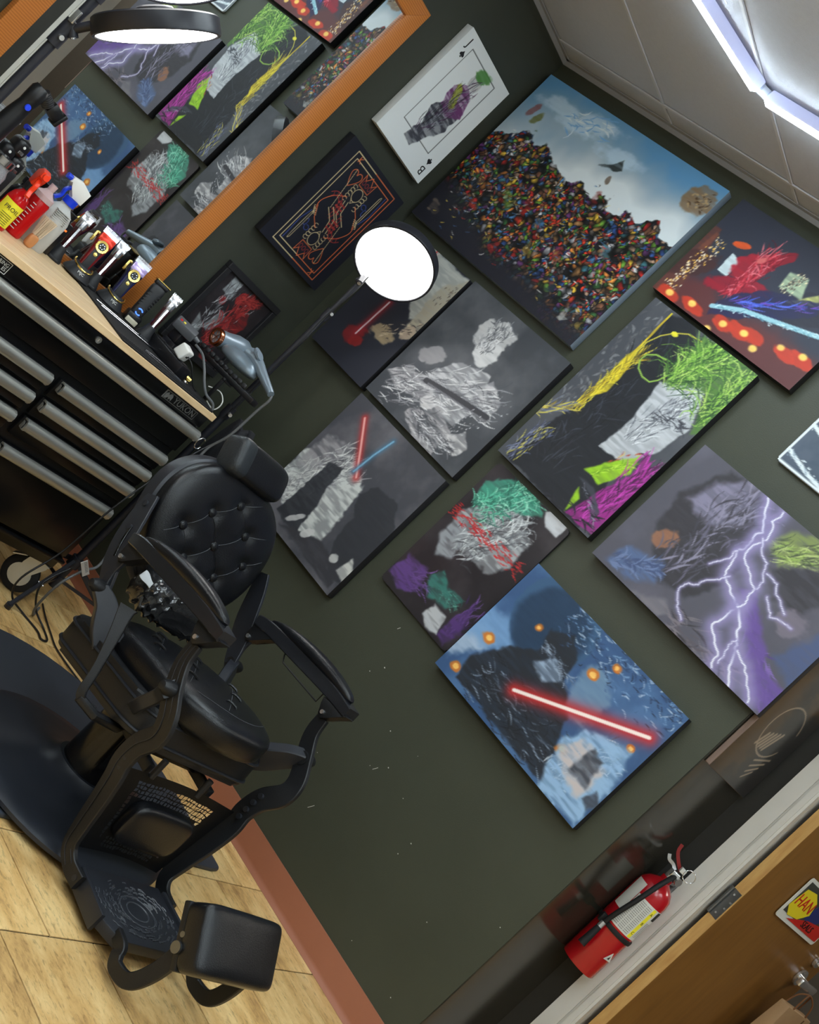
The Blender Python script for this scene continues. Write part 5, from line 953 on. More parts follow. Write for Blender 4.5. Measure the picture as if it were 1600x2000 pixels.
def bz(x, y):
    r_ = math.hypot(x / 0.212, y / 0.232); r_ = min(r_, 0.995); z = 0.052 * (1 - (r_ ** (1 / 0.5)) ** 2) ** 0.25; q = back_fn(V(x, y, z)); return q
B_ = BTN
def seam_line(pts, r):
    (x0, y0), (x1, y1) = pts; tube(bm, [Mb @ (bz(x0 + (x1 - x0) * k / 10, y0 + (y1 - y0) * k / 10) + V(0, 0, 0.0001)) for k in range(11)], r, 5)
for pr in ((B_[0], B_[1]), (B_[1], B_[3]), (B_[2], B_[4]), (B_[4], B_[6]), (B_[5], B_[7]), (B_[7], B_[8]), (B_[0], (-0.17, 0.07)), (B_[2], (-0.10, 0.15)), (B_[5], (-0.04, 0.19)), (B_[3], (0.04, -0.19)), (B_[6], (0.10, -0.13)), (B_[8], (0.17, -0.06))): seam_line(pr, 0.0010)  # paler thread on this diagonal paints in the light its seams catch
obj('seam', bm, m_stitch, back); bm = BM()
for pr in ((B_[0], B_[2]), (B_[2], B_[5]), (B_[1], B_[4]), (B_[4], B_[7]), (B_[3], B_[6]), (B_[6], B_[8]), (B_[1], (-0.15, -0.10)), (B_[0], (-0.185, -0.04)), (B_[7], (0.13, 0.12)), (B_[8], (0.18, 0.04))): seam_line(pr, 0.0007)  # crossing diagonal coloured dark, since less light catches these seams
obj('seam', bm, m_lea, back)
for bx_, by_ in BTN:
    q = bz(bx_, by_); bm = BM(); lathe(bm, [(0.0125, -0.003), (0.0145, 0.002), (0.012, 0.007), (0.006, 0.0095), (0.0, 0.010)], 16, Mb @ Matrix.Translation(q)); obj('button', bm, m_lea, back)
# headrest
Mh = Matrix.Translation((-0.392, -0.002, 0.945)) @ Matrix.Rotation(math.radians(-28), 4, 'Y')
bm = BM(); superq(bm, (0, 0, 0), (0.045, 0.118, 0.056), 0.5, 0.5, 40, 24, M=Mh); hr = obj('headrest', bm, m_lea, chair)
bm = BM(); superq(bm, (0, -0.086, 0), (0.0458, 0.034, 0.0568), 0.5, 0.5, 40, 24, M=Mh); obj('headrest_end', bm, m_lea_grey, hr, label='lighter grey end of the headrest')  # near end in a paler, blotchier leather tone than the rest
bm = BM(); bar(bm, [V(-0.455, 0, 0.93), V(-0.455, 0, 0.80), V(-0.43, 0, 0.74)], 0.04, 0.006, (1, 0, 0.2), 4); obj('headrest_post', bm, m_metg, chair)
# plastic wrap and towel behind the seat
m_wrap = mat('crinkled_black_plastic', (36, 36, 38), rough=0.14, bump=1.0, bscale=45, spec=1.0)
def crumple(p):
    p = p.copy(); k = math.sin(p.y * 130 + p.z * 70) * math.sin(p.z * 150 + p.x * 90 - p.y * 40); p.x += 0.006 * k; p.z += 0.005 * math.sin(p.y * 190 + p.x * 160) + 0.003 * math.sin(p.y * 420 + p.z * 300); return p
bm = BM(); superq(bm, (-0.222, -0.002, 0.540), (0.055, 0.165, 0.056), 0.6, 0.5, 90, 44, fn=crumple); obj('plastic_wrap', bm, m_wrap, chair)
bm = BM(); P = [(-0.212, -0.192, 0.582), (-0.200, -0.172, 0.575), (-0.188, -0.145, 0.566), (-0.180, -0.122, 0.560), (-0.175, -0.10, 0.556)]
bar(bm, [V(p[0], p[1], p[2]) for p in P], lambda u_: 0.024 - 0.012 * u_ + 0.004 * math.sin(14 * u_), 0.003, (1, 0, 0.3), 5); obj('paper_strip', bm, mat('white_tissue', (206, 210, 216), rough=0.8, bump=0.6, bscale=60), chair)

def side_parts(s):
    nm = lambda a_: a_
    K_ = lambda f, l, z: V(f, s * l, z)
    SV = (0, s, 0)
    # arm rest: frame and padded top
    bm = BM(); bar(bm, [K_(-0.218, .28, .643), K_(-0.16, .283, .657), K_(0.0, .285, .679), K_(0.14, .285, .694), K_(0.235, .282, .698)], lambda u_: 0.030 + 0.012 * math.sin(PI * u_), 0.050, SV, 6)
    arm = obj('armrest', bm, m_arm, chair)
    bm = BM(); Ma = Matrix.Translation(K_(0.006, .285, .694)) @ Matrix.Rotation(math.radians(-7.5), 4, 'Y')
    superq(bm, (0, 0, 0), (0.200, 0.031, 0.020), 0.8, 0.55, 40, 16, M=Ma, fn=lambda p: V(p.x, p.y * (1 - 0.25 * abs(p.x / 0.2)), p.z + 0.018 * (1 - (p.x / 0.2) ** 2)))
    obj('arm_pad', bm, m_lea, arm)
    # brackets under the pad
    bm = BM(); prism(bm, [(0.238, .690), (0.140, .672), (0.150, .655), (0.165, .632), (0.182, .628), (0.196, .642), (0.215, .662), (0.246, .690)], 0.034, Matrix.Translation((0, s * .28 + 0.017, 0)) @ Matrix.Rotation(PI / 2, 4, 'X'), bev=0.003)
    obj('arm_bracket', bm, m_met, arm); bm = BM()
    prism(bm, [(-0.222, .650), (-0.220, .628), (-0.212, .60), (-0.212, .582), (-0.196, .577), (-0.184, .588), (-0.165, .612), (-0.13, .640), (-0.13, .655)], 0.034, Matrix.Translation((0, s * .28 + 0.017, 0)) @ Matrix.Rotation(PI / 2, 4, 'X'), bev=0.003)
    obj('arm_bracket', bm, m_met, arm)
    for f, z in ((0.176, .645), (-0.200, .592)):
        bm = BM(); cyl(bm, K_(f, .258, z), K_(f, .302, z), 0.0062, n=12); obj('bolt', bm, m_chrome, arm)
    # side frame: from the arm down to the footplate
    pts = [K_(.180, .28, .632), K_(.192, .28, .580), K_(.232, .28, .527), K_(.275, .272, .478), K_(.284, .262, .432), K_(.254, .252, .378), K_(.246, .244, .325), K_(.258, .236, .275), K_(.262, .218, .205), K_(.262, .198, .135), K_(.268, .182, .078), K_(.305, .174, .052), K_(.36, .170, .050)]
    bm = BM(); bar(bm, pts, lambda u_: 0.040 + 0.024 * math.sin(PI * min(1, u_ * 1.1)), 0.015, SV, 8); fr_ = obj('side_frame', bm, m_met, chair)
    bm = BM()
    for off in (-0.008, 0.008): bar(bm, [p + V(off * 0.6, s * 0.0072, off) for p in pts[:-1]], 0.0022, 0.0022, SV, 8)
    obj('frame_bead', bm, m_metg, fr_)
    for f, l, z in ((.250, .249, .385), (.250, .245, .360), (.252, .242, .335), (.255, .238, .310), (.345, .168, .050)):
        bm = BM(); cyl(bm, K_(f, l - 0.011, z), K_(f, l + 0.011, z), 0.0080, n=12); obj('frame_bolt', bm, m_metg, fr_)
    # curved plates that carry the arm, with round caps
    bm = BM(); bar(bm, [K_(.135, .205, .425), K_(.165, .235, .450), K_(.205, .262, .500), K_(.232, .292, .527)], lambda u_: 0.100 - 0.056 * u_, 0.034, (0.75, -0.45 * s, -0.35), 6); pl_ = obj('arm_support_plate', bm, m_metg, chair); bm = BM()
    bar(bm, [K_(-.09, .215, .415), K_(-.115, .240, .440), K_(-.150, .262, .480), K_(-.182, .290, .500)], lambda u_: 0.090 - 0.052 * u_, 0.030, (-0.75, -0.45 * s, -0.35), 6); pr_ = obj('arm_support_plate', bm, m_metg, chair)
    for f, z, q_ in ((.232, .527, pl_), (-.182, .500, pr_)):
        bm = BM(); lathe(bm, [(0.0, 0.0), (0.019, 0.0), (0.020, 0.012), (0.018, 0.040), (0.011, 0.054), (0.0, 0.057)], 20, axisM(K_(f, .268, z), (0, s, 0))); obj('pivot_cap', bm, m_met, q_)
    # rear strut and back bracket
    bm = BM(); bar(bm, [K_(-.182, .28, .500), K_(-.200, .28, .545), K_(-.202, .28, .590)], 0.026, 0.012, SV, 5); bar(bm, [K_(-.182, .272, .500), K_(-.222, .278, .552), K_(-.262, .274, .610), K_(-.300, .266, .685), K_(-.325, .256, .738)], lambda u_: 0.040 + 0.032 * math.sin(PI * u_), 0.010, SV, 6); bb = obj('back_bracket', bm, m_metg, chair)
    bm = BM(); bar(bm, [K_(-.235, .2815, .572), K_(-.258, .280, .610), K_(-.275, .277, .650)], 0.008, 0.006, SV, 4); obj('slot', bm, MATS['gloss_black_cylinder'], bb)
    for f, l, z in ((-.312, .262, .712), (-.280, .272, .645)):
        bm = BM(); cyl(bm, K_(f, l - 0.004, z), K_(f, l + 0.010, z), 0.0085, n=12); obj('bracket_bolt', bm, m_metg, bb)
side_parts(1); side_parts(-1)
# towel wire under the far armrest
bm = BM(); tube(bm, [V(-.085, .286, .664), V(-.075, .287, .640), V(-.062, .288, .625), V(.117, .288, .640), V(.116, .287, .676)], 0.0024, 6); cyl(bm, (-.085, .276, .660), (-.085, .296, .660), .008, n=10); cyl(bm, (.116, .276, .682), (.116, .296, .682), .008, n=10); obj('towel_wire', bm, m_met, chair)
# pump lever
bm = BM(); bar(bm, [V(.118, -.30, .338), V(.10, -.345, .350), V(.072, -.345, .415), V(.03, -.34, .490), V(-.004, -.335, .540), V(-.012, -.333, .556)], lambda u_: 0.022 + 0.050 * max(0, u_ - 0.45), 0.014, (0.55, -0.8, 0.2), 8); lv = obj('pump_lever', bm, m_met, chair)
bm = BM(); tube(bm, [V(.098, -.345, .345), V(.13, -.30, .335), V(.12, -.20, .325), V(.06, -.12, .315)], 0.013, 10); obj('lever_shaft', bm, m_met, lv)
# calf panel with cut out pattern and cushion
rngp = random.Random(8); bm = BM(); NXp, NZp = 32, 20; W2, Z0p, Z1p = 0.222, 0.085, 0.325
def panel_x(y, z): return 0.248 + 0.006 * math.cos(y * 8) + (0.22 - z) * 0.05
grid = [[(-W2 + 2 * W2 * i / NXp, Z0p + (Z1p - Z0p) * j / NZp) for j in range(NZp + 1)] for i in range(NXp + 1)]
def wsc(z): return 0.72 + 0.28 * (z - Z0p) / (Z1p - Z0p) if True else 1
vg = [[bm.verts.new((panel_x(y, z), y * wsc(z), z + 0.012 * math.cos(y * 9) - 0.012)) for (y, z) in col] for col in grid]
for i in range(1, NXp):
    for j in range(1, NZp): vg[i][j].co += Vector((0, rngp.uniform(-.0034, .0034), rngp.uniform(-.0028, .0028)))
for i in range(NXp):
    for j in range(NZp):
        yc = -W2 + 2 * W2 * (i + .5) / NXp; zc = Z0p + (Z1p - Z0p) * (j + .5) / NZp
        band = (zc > 0.250 and zc < 0.302 and abs(yc) < 0.15) or (zc < 0.130 and zc > 0.098 and abs(yc) < 0.125) or (abs(yc) > 0.14 and abs(yc) < 0.156 and 0.12 < zc < 0.29)
        q = (vg[i][j], vg[i + 1][j], vg[i + 1][j + 1], vg[i][j + 1])
        if band:
            c0 = sum((v.co for v in q), Vector()) / 4; k0 = 0.62 + 0.22 * rngp.random(); inn = [bm.verts.new(c0 + (v.co - c0) * k0 + Vector((0, rngp.uniform(-.0008, .0008), rngp.uniform(-.001, .001)))) for v in q]
            for a_ in range(4): bm.faces.new((q[a_], q[(a_ + 1) % 4], inn[(a_ + 1) % 4], inn[a_]))
        else: bm.faces.new(q)
bmesh.ops.solidify(bm, geom=bm.faces, thickness=0.006); pn = obj('calf_panel', bm, m_met, chair)
bm = BM(); superq(bm, (0.266, 0.0, 0.192), (0.026, 0.112, 0.064), 0.5, 0.42, 40, 24, fn=lambda p: p); obj('calf_cushion', bm, m_lea, pn)
for y_ in (0.05, -0.13):
    bm = BM(); cyl(bm, (0.248, y_, 0.31), (0.245, y_, 0.365), 0.009, n=12); obj('panel_stud', bm, m_met, pn)
# footplate with raised pattern
bm = BM(); prism(bm, [(0.30, -0.150), (0.46, -0.160), (0.525, -0.120), (0.525, 0.120), (0.46, 0.160), (0.30, 0.150)], 0.030, Matrix.Translation((0, 0, 0.030)), bev=0.004); prism(bm, [(0.32, -0.158), (0.47, -0.166), (0.47, -0.154), (0.32, -0.146)], 0.05, Matrix.Translation((0, 0, 0.020)), bev=0.003); prism(bm, [(0.32, 0.146), (0.47, 0.154), (0.47, 0.166), (0.32, 0.158)], 0.05, Matrix.Translation((0, 0, 0.020)), bev=0.003); fp_ = obj('footplate', bm, m_metg, chair)
bm = BM()
for r_ in (0.030, 0.048): tube(bm, [V(0.415 + r_ * math.cos(a_), 1.25 * r_ * math.sin(a_), 0.0605) for a_ in np.linspace(0, 2 * PI, 40)[:-1]], 0.0022, 5, closed=True)
rngp = random.Random(3)
for k in range(200):
    a_ = rngp.uniform(0, 2 * PI); rr = rngp.uniform(0.06, 0.15); x = 0.415 + 0.62 * rr * math.cos(a_); y = rr * math.sin(a_)
    if 0.315 < x < 0.515 and abs(y) < 0.138 and abs(y) < 0.15 - max(0, x - 0.46) * 0.6: 
        b_ = a_ + PI / 2; dl = rngp.uniform(0.004, 0.010); tube(bm, [V(x - math.cos(b_) * dl, y - math.sin(b_) * dl, 0.0602), V(x, y, 0.0618), V(x + math.cos(b_) * dl, y + math.sin(b_) * dl, 0.0602)], 0.0018, 5)
obj('raised_pattern', bm, mat('worn_grey_metal', (62, 64, 70), rough=0.35, spec=0.6), fp_)
# flip-up leg rest on two curved arms
for s in (-1, 1):
    bm = BM(); bar(bm, [V(.500, s * .120, .058), V(.545, s * .132, .060), V(.560, s * .140, .046), V(.585, s * .146, .036), V(.635, s * .146, .052), V(.660, s * .140, .110), V(.664, s * .134, .175), V(.650, s * .128, .215)], lambda u_: 0.030 + 0.014 * u_, 0.016, (0.0, 1, 0), 8); la = obj('leg_rest_arm', bm, m_met, chair)
    bm = BM(); cyl(bm, (.660, s * .120, .190), (.660, s * .156, .190), 0.014, n=16); cyl(bm, (.645, s * .120, .215), (.645, s * .15, .215), 0.007, n=12); obj('hinge_bolt', bm, m_steel, la)
Ml = Matrix.Translation((.656, 0, .222)) @ Matrix.Rotation(math.radians(46), 4, 'Y')
bm = BM(); superq(bm, (0, 0, 0.012), (0.078, 0.150, 0.036), 0.32, 0.22, 44, 20, M=Ml, fn=lambda p: V(p.x, p.y, p.z + (0.010 * (1 - (p.y / 0.15) ** 2) if p.z > 0 else 0))); lr = obj('leg_rest_pad', bm, m_lea, chair)
bm = BM(); box(bm, (0, 0, -0.022), (0.150, 0.292, 0.018), bev=0.004); 
for v in bm.verts: v.co = Ml @ v.co
obj('pad_board', bm, m_met, lr)
# anti fatigue mat under the chair
bm = BM(); mp = [(1.59 - 0.02, -0.23)] ; poly = []
cxm, cym, rm = 1.255, -0.755, 0.522
for i in range(25): a_ = math.radians(90 + 180 * i / 24); poly.append((cxm + rm * math.cos(a_), cym + rm * math.sin(a_)))
poly += [(1.57, cym - rm)] + [(1.57 + 0.02 * math.cos(math.radians(-90 + 30 * i)), cym - rm + 0.02 + 0.02 * math.sin(math.radians(-90 + 30 * i))) for i in range(1, 4)]
poly += [(1.59, -0.275)] + [(1.568 + 0.022 * math.cos(math.radians(30 * i)), -0.255 + 0.022 * math.sin(math.radians(30 * i))) for i in range(1, 4)]
prism(bm, poly, 0.0148, Matrix.Translation((0, 0, 0.0004)), bev=0.005)
o = obj('floor_mat', bm, mat('black_foam_mat', (54, 58, 66), rough=0.5, noise=0.12, nscale=8, bump=0.3, bscale=500)); tag(o, 'black foam floor mat with a round back under the barber chair', 'mat')
# ------------------------------------------------------------------ things on the tool chest
ZT = 0.9072
m_black = mat('black_plastic', (20, 20, 23), rough=0.35); m_blackm = mat('satin_black_plastic', (34, 35, 38), rough=0.5)
m_gold = mat('gold_plating', (226, 196, 110), rough=0.22, metal=1.0); m_maroon = mat('dark_wood_body', (62, 22, 26), rough=0.25, coat=0.5, noise=0.3, nscale=20)
m_silver = mat('silver_metal', (214, 216, 222), rough=0.18, metal=1.0); m_whitep = mat('white_plastic', (226, 226, 222), rough=0.35)
m_clear = mat('clear_plastic', (232, 238, 244), rough=0.12, trans=0.75, ior=1.25, alpha=1.0); m_milky = mat('milky_plastic', (224, 224, 220), rough=0.35, trans=0.35, ior=1.2)
m_redliq = mat('clear_red_plastic', (206, 24, 26), rough=0.15, trans=0.25, ior=1.3); m_orange = mat('orange_red_trigger', (236, 62, 30), rough=0.3); m_blue = mat('blue_trigger', (24, 58, 205), rough=0.3)
# rubber bench mat with a metal edged strip
bm = BM(); prism(bm, [(0.02, -0.985), (0.21, -0.968), (0.489, -0.992), (0.489, -0.515), (0.47, -0.498), (0.02, -0.498)], 0.005, Matrix.Translation((0, 0, ZT)), bev=0.001); t = obj('bench_mat', bm, m_rubber); tag(t, 'black rubber barber mat on the right half of the wooden chest top', 'mat')
bm = BM()
for k in range(46): box(bm, (0.455, -0.98 + k * 0.0102, ZT + 0.0057), (0.05, 0.004, 0.0016))
obj('rib', bm, m_blackm, t, sharp=None)
ZM = ZT + 0.0054
bm = BM(); 
for x in (0.21, 0.245): bar(bm, [V(x, -0.945, ZM + 0.003), V(x + 0.02, -0.52, ZM + 0.003)], 0.006, 0.004, (0, 0, 1), 0)
box(bm, (0.238, -0.73, ZM + 0.0015), (0.03, 0.42, 0.002)); o = obj('magnetic_strip', bm, m_silver, sharp=None); tag(o, 'narrow silver edged magnetic strip lying along the bench mat', 'strip')

def spray_bottle(name, label, x, y, r, hb, m_body, m_head, m_collar, trig, rz, cat='bottle', flat=0.8):
    t = thing(name, label, cat, (x, y, ZT), rz)
    bm = BM(); superq_pts = [(0.0, 0.0), (r * 0.92, 0.0), (r, 0.006), (r, hb * 0.62), (r * 0.98, hb * 0.70), (r * 0.80, hb * 0.84), (r * 0.42, hb * 0.95), (r * 0.40, hb), (0.0, hb)]
    lathe(bm, superq_pts, 32, Matrix.Diagonal((1, flat, 1, 1))); b_ = obj('bottle_body', bm, m_body, t)
    bm = BM(); cyl(bm, (0, 0, hb), (0, 0, hb + 0.022), r * 0.46, n=24); obj('collar', bm, m_collar, t)
    bm = BM(); prism(bm, [(-0.028, 0.0), (0.014, 0.0), (0.03, 0.030), (0.046, 0.034), (0.046, 0.052), (0.012, 0.058), (-0.03, 0.044)], 0.026, Matrix.Translation((0, 0.013, hb + 0.022)) @ Matrix.Rotation(PI / 2, 4, 'X'), bev=0.005); hd_ = obj('spray_head', bm, m_head, t)
    bm = BM(); bar(bm, [V(0.022, 0, hb + 0.048), V(0.036, 0, hb + 0.030), V(0.034, 0, hb + 0.008), V(0.046, 0, hb - 0.010)], 0.010, 0.014, (0, 1, 0), 5); cyl(bm, (0.044, 0, hb + 0.065), (0.062, 0, hb + 0.065), 0.009, n=12); obj('trigger', bm, trig, hd_)
    return t, b_
t, b_ = spray_bottle('spray_bottle', 'clear spray bottle with white head and blue trigger', 0.160, -1.222, 0.048, 0.165, m_milky, m_whitep, m_blue, m_blue, math.radians(-100))
bm = BM(); [box(bm, (0, 0, 0.11 + k * 0.006), (0.05, 0.0755, 0.0018)) for k in range(6)]; obj('grip_rib', bm, m_milky, b_, sharp=None)
t, b_ = spray_bottle('spray_bottle', 'red spray bottle with bright yellow label and orange head', 0.300, -1.438, 0.038, 0.130, m_redliq, m_orange, m_black, m_orange, math.radians(150))
t.rotation_euler = (0, 0, -0.35)
bm = BM(); A = []
for i in range(13):
    a_ = math.radians(-75 + 130 * i / 12); A.append([bm.verts.new((0.0389 * math.cos(a_), 0.8 * 0.0389 * math.sin(a_), z)) for z in (0.012, 0.086)])
for p_, q_ in zip(A, A[1:]): bm.faces.new((p_[0], q_[0], q_[1], p_[1]))
obj('yellow_label', bm, m_lbly, b_)
text('label_lettering', 'PROIL', 0.017, m_ink2, b_, (0.0395, -0.002, 0.066), (PI / 2, 0, PI / 2 - 0.05), 0.0002)
bm = BM(); [box(bm, (0.0391, -0.003, 0.018 + k * 0.006), (0.0006, 0.034, 0.0014)) for k in range(6)]; obj('small_print', bm, m_ink2, b_, sharp=None)
# measuring bottle of red liquid
t = thing('disinfectant_bottle', 'red measuring bottle with white graduations in front of the yellow label', 'bottle', (0.222, -1.335, ZT), -0.5)
bm = BM(); lathe(bm, [(0.0, 0.0), (0.034, 0.0), (0.038, 0.005), (0.036, 0.06), (0.038, 0.125), (0.034, 0.132), (0.0, 0.132)], 32, Matrix.Diagonal((1, 0.85, 1, 1))); b_ = obj('bottle_body', bm, m_redliq, t)
bm = BM(); lathe(bm, [(0.037, 0.132), (0.036, 0.148), (0.020, 0.158), (0.013, 0.166), (0.013, 0.186), (0.0, 0.186)], 28, Matrix.Diagonal((1, 0.85, 1, 1))); obj('cap', bm, mat('pinkish_clear_plastic', (236, 206, 206), rough=0.2, trans=0.4, ior=1.2), t)
bm = BM()
for k in range(9): box(bm, (0.0385, -0.012 + (0.004 if k % 3 else 0), 0.020 + k * 0.0115), (0.001, 0.022 if k % 3 == 0 else 0.012, 0.0022), M=Matrix.Rotation(-0.3, 3, 'Z'))
obj('graduation', bm, m_whitep, b_, sharp=None)
# neck brush
t = thing('neck_brush', 'pale bristled brush with a tan wooden handle beside the red measuring bottle', 'brush', (0.232, -1.272, ZT))
bm = BM(); superq(bm, (0, 0, 0.022), (0.010, 0.017, 0.022), 0.6, 0.7, 20, 12); obj('wooden_handle', bm, mat('tan_wood', (206, 140, 86), rough=0.5, noise=0.2), t)
bm = BM()
rb = random.Random(2)
for k in range(60):
    x_, y_ = rb.uniform(-.007, .007), rb.uniform(-.015, .015); tube(bm, [(x_, y_, 0.042), (x_ * 1.6, y_ * 1.5 + rb.uniform(-.003, .003), 0.105)], 0.0011, 4)
stuff(obj('bristles', bm, mat('pale_bristle', (214, 196, 168), rough=0.7), t))
# black box with orange light
t = thing('charger_box', 'upright black charger box with a small orange light', 'charger', (0.085, -1.140, ZT), 0.1)
bm = BM(); box(bm, (0, 0, 0.06), (0.05, 0.055, 0.12), bev=0.004); obj('box', bm, m_black, t); bm = BM(); box(bm, (0.0255, 0.012, 0.096), (0.002, 0.009, 0.006), bev=0.001); obj('orange_light', bm, mat('orange_led', (255, 110, 40), rough=0.4, emit=1.2), t); bm = BM(); cyl(bm, (0.0, 0, 0.118), (0, 0, 0.150), 0.02, 0.024, n=20); obj('dial', bm, m_black, t)

def trimmer(label, x, y, rz, lean=0.28):
    t = thing('trimmer', label, 'trimmer', (x, y, ZT if y < -1.0 else ZM), rz, 'trimmers on black stands')
    bm = BM(); lathe(bm, [(0, 0), (0.030, 0), (0.031, 0.006), (0.020, 0.030), (0.016, 0.052), (0.0, 0.052)], 28); box(bm, (0.024, 0, 0.006), (0.022, 0.034, 0.010), bev=0.003); obj('stand', bm, m_blackm, t)
    M_ = Matrix.Translation((0, 0, 0.034)) @ Matrix.Rotation(-lean, 4, 'Y')
    bm = BM(); lathe(bm, [(0.0, 0.0), (0.008, 0.001), (0.0125, 0.02), (0.0145, 0.06), (0.015, 0.092), (0.0, 0.092)], 22, M_); bd_ = obj('body', bm, m_maroon, t)
    bm = BM(); bar(bm, [M_ @ V(0.013, 0, 0.01), M_ @ V(0.0160, 0, 0.05), M_ @ V(0.0165, 0, 0.09)], 0.008, 0.003, M_.to_3x3() @ V(1, 0, 0), 4); obj('chrome_strip', bm, m_silver, bd_)
    bm = BM(); lathe(bm, [(0.015, 0.092), (0.0165, 0.098), (0.017, 0.118), (0.0, 0.118)], 22, M_, closed_top=False); box(bm, M_ @ V(0, 0, 0.128), (0.016, 0.038, 0.026), bev=0.003, M=M_.to_3x3()); hd_ = obj('trimmer_head', bm, m_silver, t)
    bm = BM(); box(bm, M_ @ V(0.004, 0, 0.1435), (0.004, 0.040, 0.007), M=M_.to_3x3()); [box(bm, M_ @ V(0.004, -0.018 + 0.004 * k, 0.149), (0.003, 0.0018, 0.006), M=M_.to_3x3()) for k in range(10)]; obj('blade', bm, m_silver, hd_, sharp=None)
    return t
tr = trimmer('dark wood trimmer with chrome head beside the black charger box', 0.07, -1.066, -0.5)
dup(tr, (0.055, -0.886, ZM), 'dark wood trimmer with chrome head between the red and the violet clipper'); dup(tr, (0.205, -0.705, ZM), 'dark wood trimmer with chrome head beside the shaver, nearest the picture')

def clipper(label, x, y, rz, m_side, m_plate):
    t = thing('hair_clipper', label, 'hair clipper', (x, y, ZM), rz, 'clippers on ringed black stands'); t.scale = (1.12, 1.12, 1.08)
    bm = BM(); lathe(bm, [(0, 0), (0.044, 0), (0.046, 0.004), (0.043, 0.012), (0.034, 0.026), (0.028, 0.040), (0, 0.040)], 36); st_ = obj('stand', bm, m_blackm, t)
    bm = BM(); tube(bm, [V(0.031 * math.cos(a_), 0.031 * math.sin(a_), 0.040 - 0.010 * math.cos(a_)) for a_ in np.linspace(-1.9, 1.9, 24)], 0.0032, 7); obj('gold_ring', bm, m_gold, st_)
    text('stand_lettering', 'MJC', 0.0125, m_ivory, st_, (0.0405, 0, 0.0205), (math.radians(58), 0, PI / 2), 0.0003)
    M_ = Matrix.Translation((-0.004, 0, 0.022)) @ Matrix.Rotation(-0.20, 4, 'Y')
    def sec(z, w_, d_): return [M_ @ V(d_ * sx_, w_ * sy_, z) for sx_, sy_ in ((1, .8), (1, -.8), (.7, -1), (-.7, -1), (-1, -.8), (-1, .8), (-.7, 1), (.7, 1))]
    bm = BM(); S_ = [[bm.verts.new(p) for p in sec(*q)] for q in ((0.0, .016, .012), (0.03, .018, .014), (0.06, .019, .015), (0.088, .022, .016), (0.104, .025, .016), (0.126, .026, .013))]
    for p_, q_ in zip(S_, S_[1:]):
        for k in range(8): bm.faces.new((p_[k], p_[(k + 1) % 8], q_[(k + 1) % 8], q_[k]))
    bm.faces.new(S_[0][::-1]); bm.faces.new(S_[-1]); bd_ = obj('body', bm, m_side, t, sharp=50)
    bm = BM(); box(bm, M_ @ V(0.0155, 0, 0.05), (0.004, 0.022, 0.075), bev=0.0015, M=M_.to_3x3()); obj('grip_panel', bm, m_blackm, bd_)
    bm = BM(); box(bm, M_ @ V(0.0135, 0, 0.117), (0.006, 0.048, 0.026), bev=0.002, M=M_.to_3x3() @ Matrix.Rotation(-0.06, 3, 'Y')); obj('face_plate', bm, m_plate, bd_)
    bm = BM(); lathe(bm, [(0.0, 0.0), (0.011, 0.0), (0.0115, 0.0025), (0.0185, 0.003), (0.0195, 0.0), (0.0195, -0.003), (0.0, -0.003)], 28, M_ @ Matrix.Translation((0.0175, 0, 0.092)) @ Matrix.Rotation(PI / 2, 4, 'Y')); rg = obj('gold_dial', bm, m_gold, t)
    bm = BM(); lathe(bm, [(0.0, 0.004), (0.0115, 0.0035), (0.0115, 0.0)], 24, M_ @ Matrix.Translation((0.018, 0, 0.092)) @ Matrix.Rotation(PI / 2, 4, 'Y')); obj('dial_face', bm, m_blackm, rg)
    bm = BM(); [cyl(bm, M_ @ V(0.022, 0.007 * math.cos(a_), 0.092 + 0.007 * math.sin(a_)), M_ @ V(0.0228, 0.007 * math.cos(a_), 0.092 + 0.007 * math.sin(a_)), 0.0018, n=8) for a_ in np.linspace(0, 2 * PI, 7)[:-1]]; obj('dial_screw', bm, m_silver, rg)
    bm = BM(); lathe(bm, [(0.0, 0.003), (0.006, 0.002), (0.0065, 0.0)], 18, M_ @ Matrix.Translation((0.0176, 0, 0.062)) @ Matrix.Rotation(PI / 2, 4, 'Y')); obj('switch_button', bm, m_gold, t)
    bm = BM(); box(bm, M_ @ V(0.006, 0, 0.136), (0.010, 0.054, 0.014), bev=0.001, seg=1, M=M_.to_3x3()); [box(bm, M_ @ V(0.008, -0.025 + 0.0042 * k, 0.146), (0.003, 0.0022, 0.009), M=M_.to_3x3()) for k in range(13)]; obj('blade', bm, m_blackm if False else m_silver, t, sharp=None)
    bm = BM(); box(bm, M_ @ V(0.002, -0.034, 0.104), (0.008, 0.009, 0.036), bev=0.003, M=M_.to_3x3()); box(bm, M_ @ V(0.002, -0.028, 0.120), (0.006, 0.014, 0.008), bev=0.002, M=M_.to_3x3()); obj('taper_lever', bm, m_gold, t)
    return t
clipper('red clipper with gold dial on a gold ringed black stand', 0.080, -0.968, -0.42, mat('glossy_dark_red', (112, 18, 22), rough=0.18, coat=0.5), mat('bright_red_plate', (226, 60, 40), rough=0.2, metal=0.4))
clipper('navy clipper with violet face plate on a gold ringed black stand', 0.090, -0.808, -0.42, mat('glossy_navy', (26, 30, 70), rough=0.2, coat=0.5), mat('violet_plate', (196, 176, 226), rough=0.2, metal=0.5))
